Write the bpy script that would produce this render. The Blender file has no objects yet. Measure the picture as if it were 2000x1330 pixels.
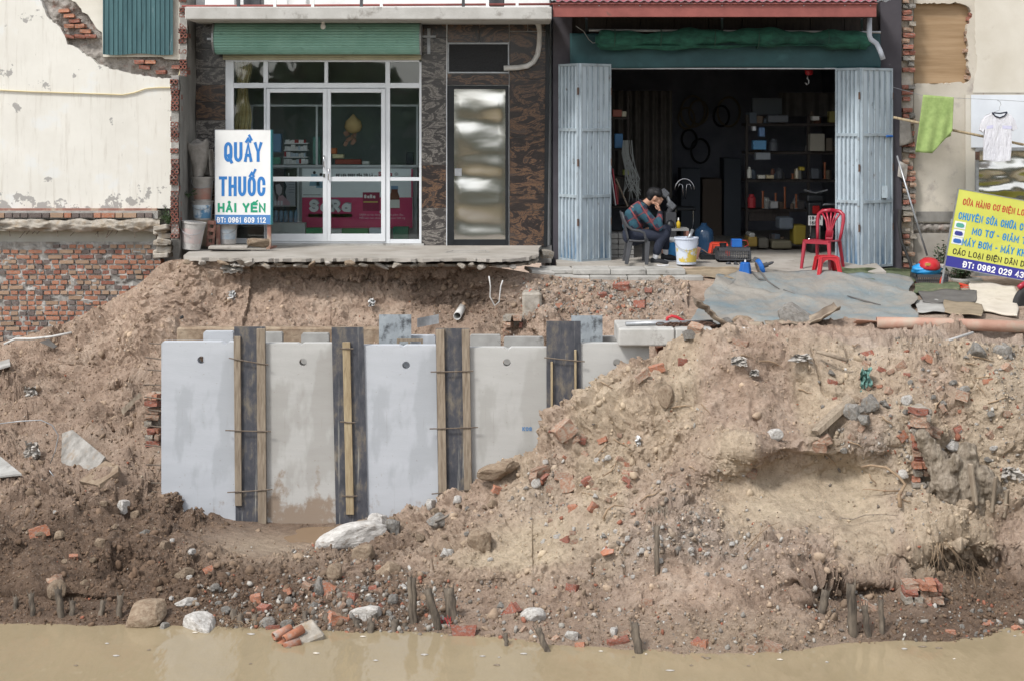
import bpy, bmesh, math, random
import numpy as np
from mathutils import Vector, Matrix, Euler

# ------------------------------------------------------------------ camera, sky, sun, exposure
scene = bpy.context.scene
COL = scene.collection
FPX, DCAM, HCAM, YHOR = 3312.0, 24.0, 1.81, 230.0      # lens in photo pixels, distance, eye height above the pharmacy pavement
cam = bpy.data.cameras.new('camera'); camo = bpy.data.objects.new('camera', cam); COL.objects.link(camo)
camo.location = (0, -DCAM, HCAM); camo.rotation_euler = (math.pi/2, 0, 0)
cam.sensor_width = 36; cam.lens = FPX/2000*36; cam.shift_y = -(665-YHOR)/2000
cam.clip_start = .1; cam.clip_end = 1500
scene.camera = camo
SUN_EL, SUN_AZ = math.radians(50), math.radians(222)     # azimuth clockwise from +Y
world = bpy.data.worlds.new('World'); scene.world = world; world.use_nodes = True
nt = world.node_tree; bg = nt.nodes['Background']
sky = nt.nodes.new('ShaderNodeTexSky'); sky.sky_type = 'NISHITA'; sky.sun_disc = False
sky.sun_elevation = SUN_EL; sky.sun_rotation = SUN_AZ; sky.air_density = 1.0; sky.dust_density = 1.2; sky.ozone_density = 1.0
hs = nt.nodes.new('ShaderNodeHueSaturation'); hs.inputs['Saturation'].default_value = .22      # overcast: milky white sky
nt.links.new(sky.outputs[0], hs.inputs['Color']); nt.links.new(hs.outputs[0], bg.inputs[0]); bg.inputs[1].default_value = .135
sl = bpy.data.lights.new('sun', 'SUN'); sl.energy = 1.5; sl.angle = math.radians(10); sl.color = (1, .97, .93)
so = bpy.data.objects.new('sun', sl); COL.objects.link(so); so.location = (-6, -14, 14)
sd = Vector((math.sin(SUN_AZ)*math.cos(SUN_EL), math.cos(SUN_AZ)*math.cos(SUN_EL), math.sin(SUN_EL)))
so.rotation_euler = (-sd).to_track_quat('-Z', 'Y').to_euler()
scene.view_settings.view_transform = 'Standard'; scene.view_settings.look = 'None'
scene.view_settings.exposure = .97; scene.view_settings.gamma = 1.0
scene.render.engine = 'CYCLES'; scene.cycles.max_bounces = 8; scene.cycles.transparent_max_bounces = 12

# ------------------------------------------------------------------ helpers
RNG = random.Random(7)
def U(a, b): return RNG.uniform(a, b)
def wx(px, Y): return (px-1000)/FPX*(DCAM+Y)
def wz(py, Y): return HCAM-(py-YHOR)/FPX*(DCAM+Y)
def W(px, py, Y): return Vector((wx(px, Y), Y, wz(py, Y)))
def zpy(z, Y): return YHOR+(HCAM-z)*FPX/(DCAM+Y)
SAT = .70
def C(h, sat=None):
    r = [int(h[i:i+2], 16)/255 for i in (0, 2, 4)]; l = .3*r[0]+.59*r[1]+.11*r[2]; s = SAT if sat is None else sat
    r = [min(max(l+(c-l)*s, 0), 1) for c in r]
    return tuple((c/12.92 if c <= .04045 else ((c+.055)/1.055)**2.4) for c in r)

class MB:
    """collects faces; build() links them as ONE mesh object"""
    def __init__(s): s.v = []; s.f = []; s.m = []; s.cur = 0
    def add(s, vs, fs):
        o = len(s.v); s.v += [tuple(p) for p in vs]
        for f in fs: s.f.append([o+i for i in f]); s.m.append(s.cur)
        return s
    def box(s, x0, x1, y0, y1, z0, z1):
        return s.add([(x0,y0,z0),(x1,y0,z0),(x1,y1,z0),(x0,y1,z0),(x0,y0,z1),(x1,y0,z1),(x1,y1,z1),(x0,y1,z1)],
                     [(3,2,1,0),(4,5,6,7),(0,1,5,4),(1,2,6,5),(2,3,7,6),(3,0,4,7)])
    def obox(s, c, size, rot=None):
        m = Euler(rot).to_matrix() if rot is not None and not isinstance(rot, Matrix) else rot
        c = Vector(c); vs = []
        for dz in (-.5,.5):
            for dx, dy in ((-.5,-.5),(.5,-.5),(.5,.5),(-.5,.5)):
                p = Vector((dx*size[0], dy*size[1], dz*size[2])); vs.append(c+(m@p if m else p))
        return s.add(vs, [(3,2,1,0),(4,5,6,7),(0,1,5,4),(1,2,6,5),(2,3,7,6),(3,0,4,7)])
    def bar(s, p, q, w, h, up=(0,0,1), w2=None, h2=None):
        p, q = Vector(p), Vector(q); d = (q-p).normalized(); a = d.cross(Vector(up))
        if a.length < 1e-4: a = d.cross(Vector((0,1,0)))
        a.normalize(); b = a.cross(d); w2 = w if w2 is None else w2; h2 = h if h2 is None else h2
        vs = []
        for c, ww, hh in ((p,w,h),(q,w2,h2)):
            for i, j in ((-.5,-.5),(.5,-.5),(.5,.5),(-.5,.5)): vs.append(c+a*i*ww+b*j*hh)
        return s.add(vs, [(3,2,1,0),(4,5,6,7),(0,1,5,4),(1,2,6,5),(2,3,7,6),(3,0,4,7)])
    def tube(s, path, r, n=8, cap=True, closed=False):
        P = [Vector(p) for p in path]; k = len(P); vs = []; fs = []
        rr = r if isinstance(r, (list, tuple)) else [r]*k
        prev = None
        for i, p in enumerate(P):
            a, b = P[max(i-1,0)], P[min(i+1,k-1)]
            if closed: a, b = P[i-1], P[(i+1) % k]
            t = (b-a).normalized()
            if prev is None:
                u = t.cross(Vector((0,0,1)));
                if u.length < 1e-3: u = t.cross(Vector((0,1,0)))
            else: u = prev-t*prev.dot(t)
            u.normalize(); prev = u; w = t.cross(u)
            for j in range(n):
                g = 2*math.pi*j/n; vs.append(p+(u*math.cos(g)+w*math.sin(g))*rr[i])
        for i in range(k if closed else k-1):
            for j in range(n): fs.append((i*n+j, i*n+(j+1) % n, ((i+1) % k)*n+(j+1) % n, ((i+1) % k)*n+j))
        if cap and not closed: fs.append(tuple(range(n-1,-1,-1))); fs.append(tuple((k-1)*n+j for j in range(n)))
        return s.add(vs, fs)
    def lathe(s, prof, n=20, c=(0,0,0), M=None):
        vs = []; fs = []; k = len(prof); c = Vector(c)
        for r, z in prof:
            for j in range(n):
                g = 2*math.pi*j/n; p = Vector((r*math.cos(g), r*math.sin(g), z)); vs.append(c+(M@p if M else p))
        for i in range(k-1):
            for j in range(n): fs.append((i*n+j, i*n+(j+1) % n, (i+1)*n+(j+1) % n, (i+1)*n+j))
        fs.append(tuple(range(n-1,-1,-1))); fs.append(tuple((k-1)*n+j for j in range(n)))
        return s.add(vs, fs)
    def prism(s, pts, y0, y1):
        """polygon in XZ extruded from y0 (front) to y1 (back)"""
        n = len(pts); a = sum(pts[i][0]*pts[(i+1) % n][1]-pts[(i+1) % n][0]*pts[i][1] for i in range(n))
        if a < 0: pts = pts[::-1]
        vs = [(x,y0,z) for x,z in pts]+[(x,y1,z) for x,z in pts]
        return s.add(vs, [tuple(range(n)), tuple(range(2*n-1,n-1,-1))]+[(i, n+i, n+(i+1) % n, (i+1) % n) for i in range(n)])
    def grid(s, fn, nu, nv, thick=None):
        vs = [fn(i/(nu-1), j/(nv-1)) for j in range(nv) for i in range(nu)]
        return s.add(vs, [(j*nu+i, j*nu+i+1, (j+1)*nu+i+1, (j+1)*nu+i) for j in range(nv-1) for i in range(nu-1)])
    def xf(s, M):
        s.v = [tuple(M@Vector(p)) for p in s.v]; return s
    def mesh(s, name, off=(0,0,0)):
        me = bpy.data.meshes.new(name); o = Vector(off)
        me.from_pydata([tuple(Vector(p)-o) for p in s.v], [], s.f)
        me.polygons.foreach_set('material_index', s.m); me.update(); return me
    def build(s, name, mat, parent=None, world=True, smooth=False, bevel=0, base=None, solid=0, sub=0, segs=1):
        off = Vector((0,0,0))
        if base is not None: off = Vector(base)
        elif parent is not None and world: off = parent_loc(parent)
        me = s.mesh(name, off); o = bpy.data.objects.new(name, me); COL.objects.link(o)
        for m in (mat if isinstance(mat, (list, tuple)) else [mat]): me.materials.append(m)
        if parent is not None: o.parent = parent
        if base is not None: o.location = off-(parent_loc(parent) if parent is not None else Vector((0,0,0)))
        if smooth: me.polygons.foreach_set('use_smooth', [True]*len(me.polygons))
        if solid: d = o.modifiers.new('s', 'SOLIDIFY'); d.thickness = solid; d.offset = 0
        if bevel: b = o.modifiers.new('b', 'BEVEL'); b.width = bevel; b.segments = segs; b.limit_method = 'ANGLE'; b.angle_limit = .6
        if sub: d = o.modifiers.new('u', 'SUBSURF'); d.levels = sub; d.render_levels = sub
        return o
def parent_loc(p):
    v = Vector((0,0,0))
    while p is not None: v += p.location; p = p.parent
    return v
def tag(o, label, cat, group=None):
    o['label'] = label; o['category'] = cat
    if group: o['group'] = group
    return o
def struct(o, kind='structure'): o['kind'] = kind; return o
def thing(name, label, cat, loc=(0,0,0), rotz=0, group=None, rot=None):
    o = bpy.data.objects.new(name, None); COL.objects.link(o); o.empty_display_size = .1
    o.location = loc; o.rotation_euler = rot if rot is not None else (0,0,rotz)
    return tag(o, label, cat, group)
def copy_tree(o, parent=None):
    c = o.copy(); COL.objects.link(c); c.parent = parent
    for ch in list(o.children): copy_tree(ch, c)
    return c
def inst(src, name, parent, loc, rot=(0,0,0), scale=(1,1,1), mat=None):
    """another piece sharing the mesh of src"""
    o = bpy.data.objects.new(name, src if isinstance(src, bpy.types.Mesh) else src.data); COL.objects.link(o)
    o.parent = parent; o.location = Vector(loc)-(parent_loc(parent) if parent is not None else Vector((0,0,0)))
    o.rotation_euler = rot; o.scale = scale
    if mat is not None:
        o.material_slots[0].link = 'OBJECT'; o.material_slots[0].material = mat
    return o

# ------------------------------------------------------------------ procedural materials
def newmat(name):
    m = bpy.data.materials.new(name); m.use_nodes = True
    return m, m.node_tree, m.node_tree.nodes['Principled BSDF']
def nd(t, typ, **kw):
    n = t.nodes.new(typ)
    for k, v in kw.items():
        if k.startswith('i_'): n.inputs[k[2:].replace('_', ' ')].default_value = v
        else: setattr(n, k, v)
    return n
def coords(t, stretch=(1,1,1), kind='Object'):
    tc = nd(t, 'ShaderNodeTexCoord'); mp = nd(t, 'ShaderNodeMapping'); mp.inputs['Scale'].default_value = stretch
    t.links.new(tc.outputs[kind], mp.inputs[0]); return mp.outputs[0]
def noise(t, vec, scale, detail=6, rough=.6, dist=0):
    n = nd(t, 'ShaderNodeTexNoise'); n.inputs['Scale'].default_value = scale; n.inputs['Detail'].default_value = detail
    n.inputs['Roughness'].default_value = rough; n.inputs['Distortion'].default_value = dist
    t.links.new(vec, n.inputs['Vector']); return n.outputs['Fac']
def ramp(t, fac, stops):
    r = nd(t, 'ShaderNodeValToRGB'); e = r.color_ramp.elements
    while len(e) < len(stops): e.new(.5)
    for el, (p, c) in zip(e, stops): el.position = p; el.color = (*c, 1) if len(c) == 3 else c
    t.links.new(fac, r.inputs[0]); return r.outputs[0]
def mixc(t, fac, a, b, mode='MIX'):
    m = nd(t, 'ShaderNodeMix', data_type='RGBA', blend_type=mode)
    for sock, v in ((m.inputs[0], fac), (m.inputs[6], a), (m.inputs[7], b)):
        if isinstance(v, (int, float)): sock.default_value = v
        elif isinstance(v, tuple): sock.default_value = (*v, 1) if len(v) == 3 else v
        else: t.links.new(v, sock)
    return m.outputs[2]
def bump(t, b, h, strength=.3, dist=.01):
    n = nd(t, 'ShaderNodeBump'); n.inputs['Strength'].default_value = strength; n.inputs['Distance'].default_value = dist
    t.links.new(h, n.inputs['Height']); t.links.new(n.outputs[0], b.inputs['Normal'])
BW = [(.0, (0,0,0)), (1, (1,1,1))]
def pm(name, c1, c2=None, scale=4, rough=.8, bs=.25, bscale=30, bdist=.01, metal=0, stretch=(1,1,1), spots=None, spots2=None, rand=0, spec=.3, contrast=(.35,.65), dist=0, clear=0, sub=0):
    """mottled surface: c1/c2 by noise, spots = (colour, scale, lo, hi) for stains or wear, rand = shade spread between pieces"""
    m, t, b = newmat(name); v = coords(t, stretch)
    if rand:
        oi = nd(t, 'ShaderNodeObjectInfo'); va = nd(t, 'ShaderNodeVectorMath', operation='MULTIPLY_ADD')
        va.inputs[1].default_value = (1,1,1); t.links.new(v, va.inputs[0])
        k = nd(t, 'ShaderNodeVectorMath', operation='SCALE'); k.inputs[0].default_value = (37,61,23); t.links.new(oi.outputs['Random'], k.inputs['Scale'])
        t.links.new(k.outputs[0], va.inputs[2]); v = va.outputs[0]
    c2 = c2 or tuple(x*.75 for x in c1)
    col = ramp(t, noise(t, v, scale, dist=dist), [(contrast[0], c2), (contrast[1], c1)])
    for sp in (spots, spots2):
        if sp:
            f = ramp(t, noise(t, v, sp[1], 8, .65), [(sp[2], (0,0,0)), (sp[3], (1,1,1))]); col = mixc(t, f, col, sp[0])
    if rand:
        mr = nd(t, 'ShaderNodeMapRange'); mr.inputs['To Min'].default_value = 1-rand; mr.inputs['To Max'].default_value = 1+rand*.6
        t.links.new(oi.outputs['Random'], mr.inputs['Value'])
        h2 = nd(t, 'ShaderNodeHueSaturation'); t.links.new(mr.outputs[0], h2.inputs['Value']); t.links.new(col, h2.inputs['Color']); col = h2.outputs[0]
    t.links.new(col, b.inputs['Base Color'])
    b.inputs['Roughness'].default_value = rough; b.inputs['Metallic'].default_value = metal; b.inputs['Specular IOR Level'].default_value = spec
    if clear: b.inputs['Coat Weight'].default_value = clear; b.inputs['Coat Roughness'].default_value = .08
    if bs: bump(t, b, noise(t, v, bscale, 8, .65), bs, bdist)
    return m
M = {}
M['cream'] = pm('cream_plaster', C('EFEBDD'), C('E3DDC9'), 1.3, .9, .25, 60, .004, spots=(C('A9A49A'), 3.0, .63, .655), spots2=(C('B9AE96'), 9, .66, .74))
M['cream2'] = pm('cream_plaster_upper', C('D6D1C2'), C('C6BFAC'), 2, .9, .2, 50, .004)
M['rough_mortar'] = pm('rough_mortar', C('ABA298'), C('8A8178'), 6, .95, 1, 14, .05, spots=(C('8A5542'), 5, .55, .7))
M['mortar'] = pm('grey_mortar', C('A6A29B'), C('8A867F'), 7, .95, .8, 30, .015, spots=(C('A09C95'), 3, .55, .7))
M['cement'] = pm('cement_render', C('8E8A83'), C('67635D'), 3, .92, .5, 30, .01, stretch=(1,1,.4), spots=(C('4C4843'), 6, .58, .75))
def brickmat(name, a, b_, c): return pm(name, C(a, .88), C(b_, .88), 9, .9, .5, 60, .006, rand=.18, spots=(C(c), 7, .50, .66))
M['brickO'] = brickmat('orange_brick', 'B27557', '985E44', '9A8E84')
M['brickR'] = brickmat('red_brick', 'A05F4B', '824A3A', '8E857C')
M['brickT'] = brickmat('tan_brick', 'AC8C74', '94765C', '8E8272')
M['brickD'] = brickmat('dark_brick', '76665F', '5E5452', '8A8078')
M['brickDusty'] = pm('dusty_brick', C('A17A64', .9), C('876550', .9), 7, .95, .5, 60, .006, rand=.25, spots=(C('A08E79'), 5, .44, .60))
M['hollow'] = brickmat('hollow_brick', '8E5647', '6E4038', '8C7A70')
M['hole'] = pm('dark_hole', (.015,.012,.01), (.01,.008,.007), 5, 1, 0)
def panelmat(name, c1, c2, patch, mud=.45, thr=.50):
    m, t, b = newmat(name); v = coords(t, (.6,1,2.5)); col = ramp(t, noise(t, v, 1.5), [(.35, C(c2)), (.65, C(c1))])
    col = mixc(t, ramp(t, noise(t, coords(t, (1.6,1,.7)), .9, 5, .55), [(thr, (0,0,0)), (thr+.04, (.45,.45,.45))]), col, C(patch))
    col = mixc(t, ramp(t, noise(t, coords(t, (14,1,.5)), 2.4, 6, .7), [(.62, (0,0,0)), (.74, (.6,.6,.6))]), col, C('857E74'))
    col = mixc(t, ramp(t, noise(t, coords(t), 26, 4, .7), [(.665, (0,0,0)), (.70, (.9,.9,.9))]), col, C('85705A'))
    sx = nd(t, 'ShaderNodeSeparateXYZ'); t.links.new(coords(t), sx.inputs[0]); mr = nd(t, 'ShaderNodeMapRange'); mr.inputs['From Min'].default_value = 1.2; mr.inputs['From Max'].default_value = .1; mr.inputs['To Max'].default_value = mud
    t.links.new(sx.outputs[2], mr.inputs['Value']); ad = nd(t, 'ShaderNodeMath', operation='ADD'); t.links.new(mr.outputs[0], ad.inputs[0]); t.links.new(noise(t, coords(t, (1,1,.8)), 3.2, 9, .68), ad.inputs[1])
    col = mixc(t, ramp(t, ad.outputs[0], [(.70, (0,0,0)), (.80, (.85,.85,.85))]), col, C('84705C', .95))
    t.links.new(col, b.inputs['Base Color']); b.inputs['Roughness'].default_value = .82; bump(t, b, noise(t, v, 30, 8), .35, .004); return m
M['conc'] = panelmat('pale_concrete', 'B4B9C0', 'A9AEB5', '92979C', .22)
M['concMud'] = panelmat('muddy_concrete', 'B4B3AE', 'A5A39E', '8F8A81', .42, .48)
M['concOld'] = pm('old_concrete', C('ACAAA4'), C('8C8983'), 2.2, .85, .5, 18, .008, spots=(C('6C6862'), 7, .6, .7))
M['slabwhite'] = pm('white_slab_concrete', C('B9B7B1'), C('A5A29B'), 2.5, .85, .5, 16, .008, spots=(C('827C73'), 6, .56, .70))
M['pave'] = pm('pavement_concrete', C('ABA398'), C('948B7E'), 1.8, .92, .5, 25, .006, spots=(C('7F776C'), 3, .58, .72))
M['ply'] = None
M['whitepaint'] = pm('white_aluminium', C('D2D6DA'), C('C8CCD0'), 3, .35, .04, 30, spec=.5)
M['white'] = pm('white_paint', C('E4E4E2'), C('D2D2CF'), 3, .6, .1)
M['black'] = pm('black_paint', C('23262A'), C('1A1D20'), 4, .4, .1)
M['darkgrey'] = pm('dark_grey_plastic', C('4B4C50'), C('3E3F43'), 4, .5, .08)
M['purple'] = pm('dark_purple_grey_paint', C('4A454C'), C('3D3940'), 2.5, .8, .3, 30, .006, spots=(C('6A646A'), 5, .68, .72))
M['darkwood'] = pm('dark_wood', C('3A302A'), C('2A221E'), 5, .7, .3, 30, stretch=(6,1,1))
M['timber'] = pm('raw_timber', C('A08E76'), C('7F6C56'), 6, .85, .4, 40, .004, stretch=(7,3,.8), spots=(C('6B5746'), 3, .58, .75), rand=.15)
M['timberY'] = pm('yellow_timber', C('B09A72'), C('927A54'), 6, .85, .4, 40, .004, stretch=(7,3,.8), spots=(C('6B5746'), 4, .62, .75))
M['bamboo'] = pm('old_bamboo', C('776856'), C('463C32'), 7, .8, .4, 40, .005, stretch=(3,3,.6), rand=.25)
M['rust'] = pm('rusty_steel', C('6E4A38'), C('4A362C'), 20, .8, .3, 60, .002)
M['steelbar'] = pm('rebar_steel', C('7A6A58'), C('5D4C3E'), 20, .7, .2, 80, .002)
M['galv'] = pm('galvanised_steel', C('A9ACB0'), C('909396'), 12, .4, .1, 40, .002, metal=.6)
M['chrome'] = pm('chrome', (.7,.7,.72), (.6,.6,.62), 5, .15, 0, metal=1)
M['redframe'] = pm('red_oxide_paint', C('A04B42'), C('8C3F38'), 4, .55, .15, spots=(C('7A4A40'), 6, .62, .7))
M['pinksign'] = pm('pink_red_sheet', C('C05A66'), C('B44B58'), 2, .45, .05)
M['tealtarp'] = pm('teal_tarpaulin', C('24555A'), C('1D474D'), 2.5, .55, .3, 8, .02, spots=(C('356A70'), 2, .6, .8))
M['net'] = pm('green_shade_net', C('1F6A52'), C('164A3C'), 18, .85, .8, 90, .01, stretch=(.4,1,1), spots=(C('123A34'), 3, .55, .7))
M['shutter'] = pm('sea_green_shutter', C('88B8AA', .9), C('78A899', .9), 3, .5, .08, spots=(C('5B8577'), 5, .62, .75))
M['shutcream'] = pm('cream_shutter', C('BDB48E'), C('A59C78'), 3, .55, .1)
M['corr'] = pm('weathered_teal_sheet', C('3E6C72'), C('325C63'), 3, .6, .2, 30, .003, stretch=(3,1,.4), spots=(C('7E9296'), 5, .66, .72), spots2=(C('2A4348'), 4, .62, .75))
M['gate'] = pm('pale_blue_gate_paint', C('9DB4C4'), C('8CA3B4'), 2.5, .55, .15, 40, .003, stretch=(1,1,.5), spots=(C('75838E'), 6, .64, .72))
M['gateframe'] = pm('worn_blue_gate_frame', C('9FB0BA'), C('87969F'), 5, .55, .2, 40, .003, spots=(C('6E6B66'), 8, .6, .7))
M['red'] = pm('red_plastic', C('C2262E', .92), C('B01F28', .92), 3, .32, .03, spec=.5)
M['dred'] = pm('wine_red_plastic', C('A51F33', .92), C('93192C', .92), 3, .32, .03, spec=.5)
M['orange'] = pm('orange_red_plastic', C('D6442C', .92), C('BE3822', .92), 3, .4, .03)
M['blue'] = pm('blue_plastic', C('2467B8', .92), C('1B529C', .92), 3, .4, .05)
M['cyanbag'] = pm('cyan_plastic_bag', C('2E9BD8', .92), C('1E7FBE', .92), 6, .3, .5, 14, .02, spec=.5)
M['bluejug'] = pm('blue_water_jug', C('24507C'), C('1B3F66'), 3, .2, .02, spec=.5)
M['cream_cloth'] = pm('cream_curtain', C('D9C58A'), C('B69A55'), 3, .9, .2, 20, .01, stretch=(1,1,2), spots=(C('A06A2C'), 2.2, .55, .68))
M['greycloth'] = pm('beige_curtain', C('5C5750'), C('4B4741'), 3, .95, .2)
M['towel'] = pm('green_towel', C('93A964', .9), C('7F9654', .9), 14, .95, .9, 120, .006)
M['tshirt'] = pm('white_cotton', C('DADAE0'), C('CCCCD6'), 3, .9, 1, 5, .05, stretch=(2.5,1,.7))
M['navy'] = pm('navy_cloth', C('2A3145'), C('22283A'), 8, .9, .3, 60, .004)
M['cloth_dark'] = pm('dark_ribbed_cloth', C('1E2230'), C('171A26'), 8, .9, .3)
M['skin'] = pm('skin', C('B98263'), C('AA7356'), 6, .55, .05, sub=.1)
M['hair'] = pm('black_hair', C('17161A'), C('0E0D10'), 20, .55, .6, 60, .01, stretch=(1,1,.3))
M['sock'] = pm('white_sock', C('D8D8DA'), C('C4C4C8'), 10, .9, .3)
M['shoe'] = pm('black_shoe_fabric', C('26272C'), C('1C1D21'), 10, .7, .2)
M['bucketwhite'] = pm('bluish_white_bucket', C('C9D2E2'), C('B9C3D5'), 4, .4, .08)
M['bucketdirty'] = pm('dirty_white_bucket', C('BDB9B4'), C('9F9A94'), 5, .6, .3, 25, .005, spots=(C('8A8078'), 5, .55, .7))
M['bucketgrey'] = pm('grey_bucket', C('A9A39B'), C('8D877F'), 5, .6, .3, 25, .005)
M['sack'] = pm('grey_sack_cloth', C('9C958C'), C('7F786F'), 7, .95, .7, 25, .02)
M['pvc'] = pm('white_pvc', C('C9C7C2'), C('ADA9A2'), 6, .5, .15, spots=(C('857C70'), 6, .6, .75))
M['greypvc'] = pm('grey_pvc', C('A9B0BC'), C('98A0AC'), 5, .45, .05)
M['orangepvc'] = pm('orange_pvc', C('BE8A72'), C('AD7A62'), 4, .55, .15, spots=(C('AA957E'), 4, .5, .68))
M['redpvc'] = pm('dusty_red_pvc', C('A36A58'), C('8C5747'), 5, .7, .3, spots=(C('AC9479'), 5, .5, .65))
M['bark'] = pm('dusty_fibreboard', C('8F7C66'), C('6C5A48'), 6, .95, .7, 20, .02, spots=(C('A9947A'), 4, .5, .65))
M['tarp'] = None
M['plywood'] = pm('brown_plywood', C('A9865C'), C('977349'), 3, .7, .2, 30, .003, stretch=(.35,1,5), spots=(C('8A6A44'), 1.2, .55, .75))
M['oldwall'] = pm('weathered_cream_plaster', C('C3B9A7'), C('AFA491'), 1.5, .93, .4, 35, .006, spots=(C('9B9087'), 3.2, .56, .70), spots2=(C('A08272'), 7, .66, .74))
M['palewall'] = pm('pale_cream_plaster', C('CCC5B5'), C('C0B7A4'), 1.5, .93, .3, 35, .004, spots=(C('B7AC99'), 4, .64, .74))
M['whitesheet'] = pm('bluish_white_sheet', C('D3DAE2'), C('C5CCD5'), 2, .5, .05)
M['greysteel'] = pm('grey_blue_steel', C('7C8894'), C('6C7783'), 2, .5, .1)
M['stoneW'] = pm('white_rubble', C('CFCAC2'), C('A9A299'), 8, .92, .8, 25, .02, spots=(C('8A7A68'), 5, .55, .68), rand=.1)
M['stoneG'] = pm('grey_rubble', C('9A958D'), C('77726A'), 8, .92, .8, 25, .02, spots=(C('8A7660'), 5, .54, .68), rand=.2)
M['stoneB'] = pm('earthy_stone', C('A38C70'), C('84694F'), 8, .95, .8, 25, .02, rand=.2)
M['mortarchunk'] = pm('dusty_mortar_chunk', C('AFA596'), C('8E8475'), 7, .95, .8, 25, .02, spots=(C('9A8468'), 5, .5, .65))
M['leaf'] = pm('green_leaf', C('4C6B35'), C('34502A'), 12, .55, .1, rand=.25)
M['leafdark'] = pm('dark_green_leaf', C('3A5230'), C('26381F'), 12, .5, .1)
M['root'] = pm('pale_root', C('A98A66'), C('86694B'), 12, .85, .4, 50, .004)
M['wood_dead'] = pm('dead_stump_wood', C('A3927D'), C('74644F'), 7, .95, 1, 16, .03, stretch=(3,3,.7), spots=(C('A3937C'), 4, .55, .65))
M['rag'] = pm('dirty_white_rag', C('BDB6AC'), C('948B80'), 10, .95, .6, 30, .015)
M['tealrag'] = pm('teal_net_rag', C('6FA79A'), C('4E7F76'), 18, .95, .8, 60, .02)
M['paper'] = pm('white_paper', C('DFDFDD'), C('D0D0CE'), 4, .8, .05)
M['carpetgreen'] = pm('green_grass_mat', C('6E7A52'), C('55633F'), 12, .98, 1, 90, .02, spots=(C('8F8164'), 3, .52, .68))
M['sackmat'] = pm('tan_sack_mat', C('9F8A6C'), C('857257'), 5, .95, .6, 60, .01, spots=(C('6E604C'), 2.5, .55, .7))
M['rubbermat'] = pm('dark_rubber_mat', C('6A6661'), C('575350'), 4, .85, .3, 30)
M['rubber'] = pm('black_rubber', C('2A2A2B'), C('3A3938'), 6, .8, .3)
M['beigeboard'] = pm('dusty_white_board', C('CFC3B0'), C('BBAE9A'), 3, .9, .3, 20, .01, spots=(C('A6947A'), 3, .54, .68))
M['yellow'] = pm('yellow_label', C('D9B62A', .92), C('C29E1E', .92), 5, .5, .05)
M['copper'] = pm('copper_wire', C('A4532A'), C('8A4220'), 10, .45, .1, metal=.3)
def flat(name, h, rough=.5, spec=.3): return pm(name, C(h, .9), tuple(x*.92 for x in C(h, .9)), 3, rough, 0, spec=spec)
def creamwall(name):
    m, t, b = newmat(name); v = coords(t); base = ramp(t, noise(t, v, 1.2, 6), [(.35, C('CCC8BC')), (.65, C('D8D5CA'))])
    sx = nd(t, 'ShaderNodeSeparateXYZ'); t.links.new(v, sx.inputs[0]); mr = nd(t, 'ShaderNodeMapRange'); mr.inputs['From Min'].default_value = 2.35; mr.inputs['From Max'].default_value = 1.75; mr.inputs['To Max'].default_value = .2
    t.links.new(sx.outputs[2], mr.inputs['Value']); ad = nd(t, 'ShaderNodeMath', operation='ADD'); t.links.new(noise(t, v, 3.2, 9, .66), ad.inputs[0]); t.links.new(mr.outputs[0], ad.inputs[1])
    st = ramp(t, noise(t, coords(t, (7,7,.55)), 2.2, 7, .7), [(.53, (0,0,0)), (.75, (.6,.6,.6))]); base = mixc(t, st, base, C('A79B88'))
    sc = ramp(t, noise(t, coords(t, (12,12,1.2)), 3.2, 5, .7), [(.665, (0,0,0)), (.70, (.75,.75,.75))]); base = mixc(t, sc, base, C('7E7568'))
    wash = ramp(t, noise(t, v, 2.4, 5), [(.58, (0,0,0)), (.66, (.5,.5,.5))]); base = mixc(t, wash, base, C('CED2D2'))
    base = mixc(t, ramp(t, ad.outputs[0], [(.635, (0,0,0)), (.645, (1,1,1))]), base, C('9B9892'))
    t.links.new(base, b.inputs['Base Color']); b.inputs['Roughness'].default_value = .92; bump(t, b, ad.outputs[0], .25, .01); return m
M['cream'] = creamwall('cream_plaster_worn')
def glass_mat(name, tint=(.9,.95,.95), ior=1.5):
    m = bpy.data.materials.new(name); m.use_nodes = True; t = m.node_tree; t.nodes.clear()
    out = nd(t, 'ShaderNodeOutputMaterial'); tr = nd(t, 'ShaderNodeBsdfTransparent'); gl = nd(t, 'ShaderNodeBsdfGlossy'); mx = nd(t, 'ShaderNodeMixShader'); fr = nd(t, 'ShaderNodeFresnel')
    tr.inputs[0].default_value = (*tint, 1); gl.inputs['Roughness'].default_value = .02; fr.inputs[0].default_value = ior
    k = nd(t, 'ShaderNodeMath', operation='MULTIPLY_ADD'); k.inputs[1].default_value = 1.5; k.inputs[2].default_value = .0; t.links.new(fr.outputs[0], k.inputs[0])
    t.links.new(k.outputs[0], mx.inputs[0]); t.links.new(tr.outputs[0], mx.inputs[1]); t.links.new(gl.outputs[0], mx.inputs[2]); t.links.new(mx.outputs[0], out.inputs[0])
    v = coords(t); b = nd(t, 'ShaderNodeBump'); b.inputs['Strength'].default_value = .05; b.inputs['Distance'].default_value = .02
    t.links.new(noise(t, v, 1.5, 2), b.inputs['Height']); t.links.new(b.outputs[0], gl.inputs['Normal'])
    return m
M['glass'] = glass_mat('window_glass', (.93,.96,.96))
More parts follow.
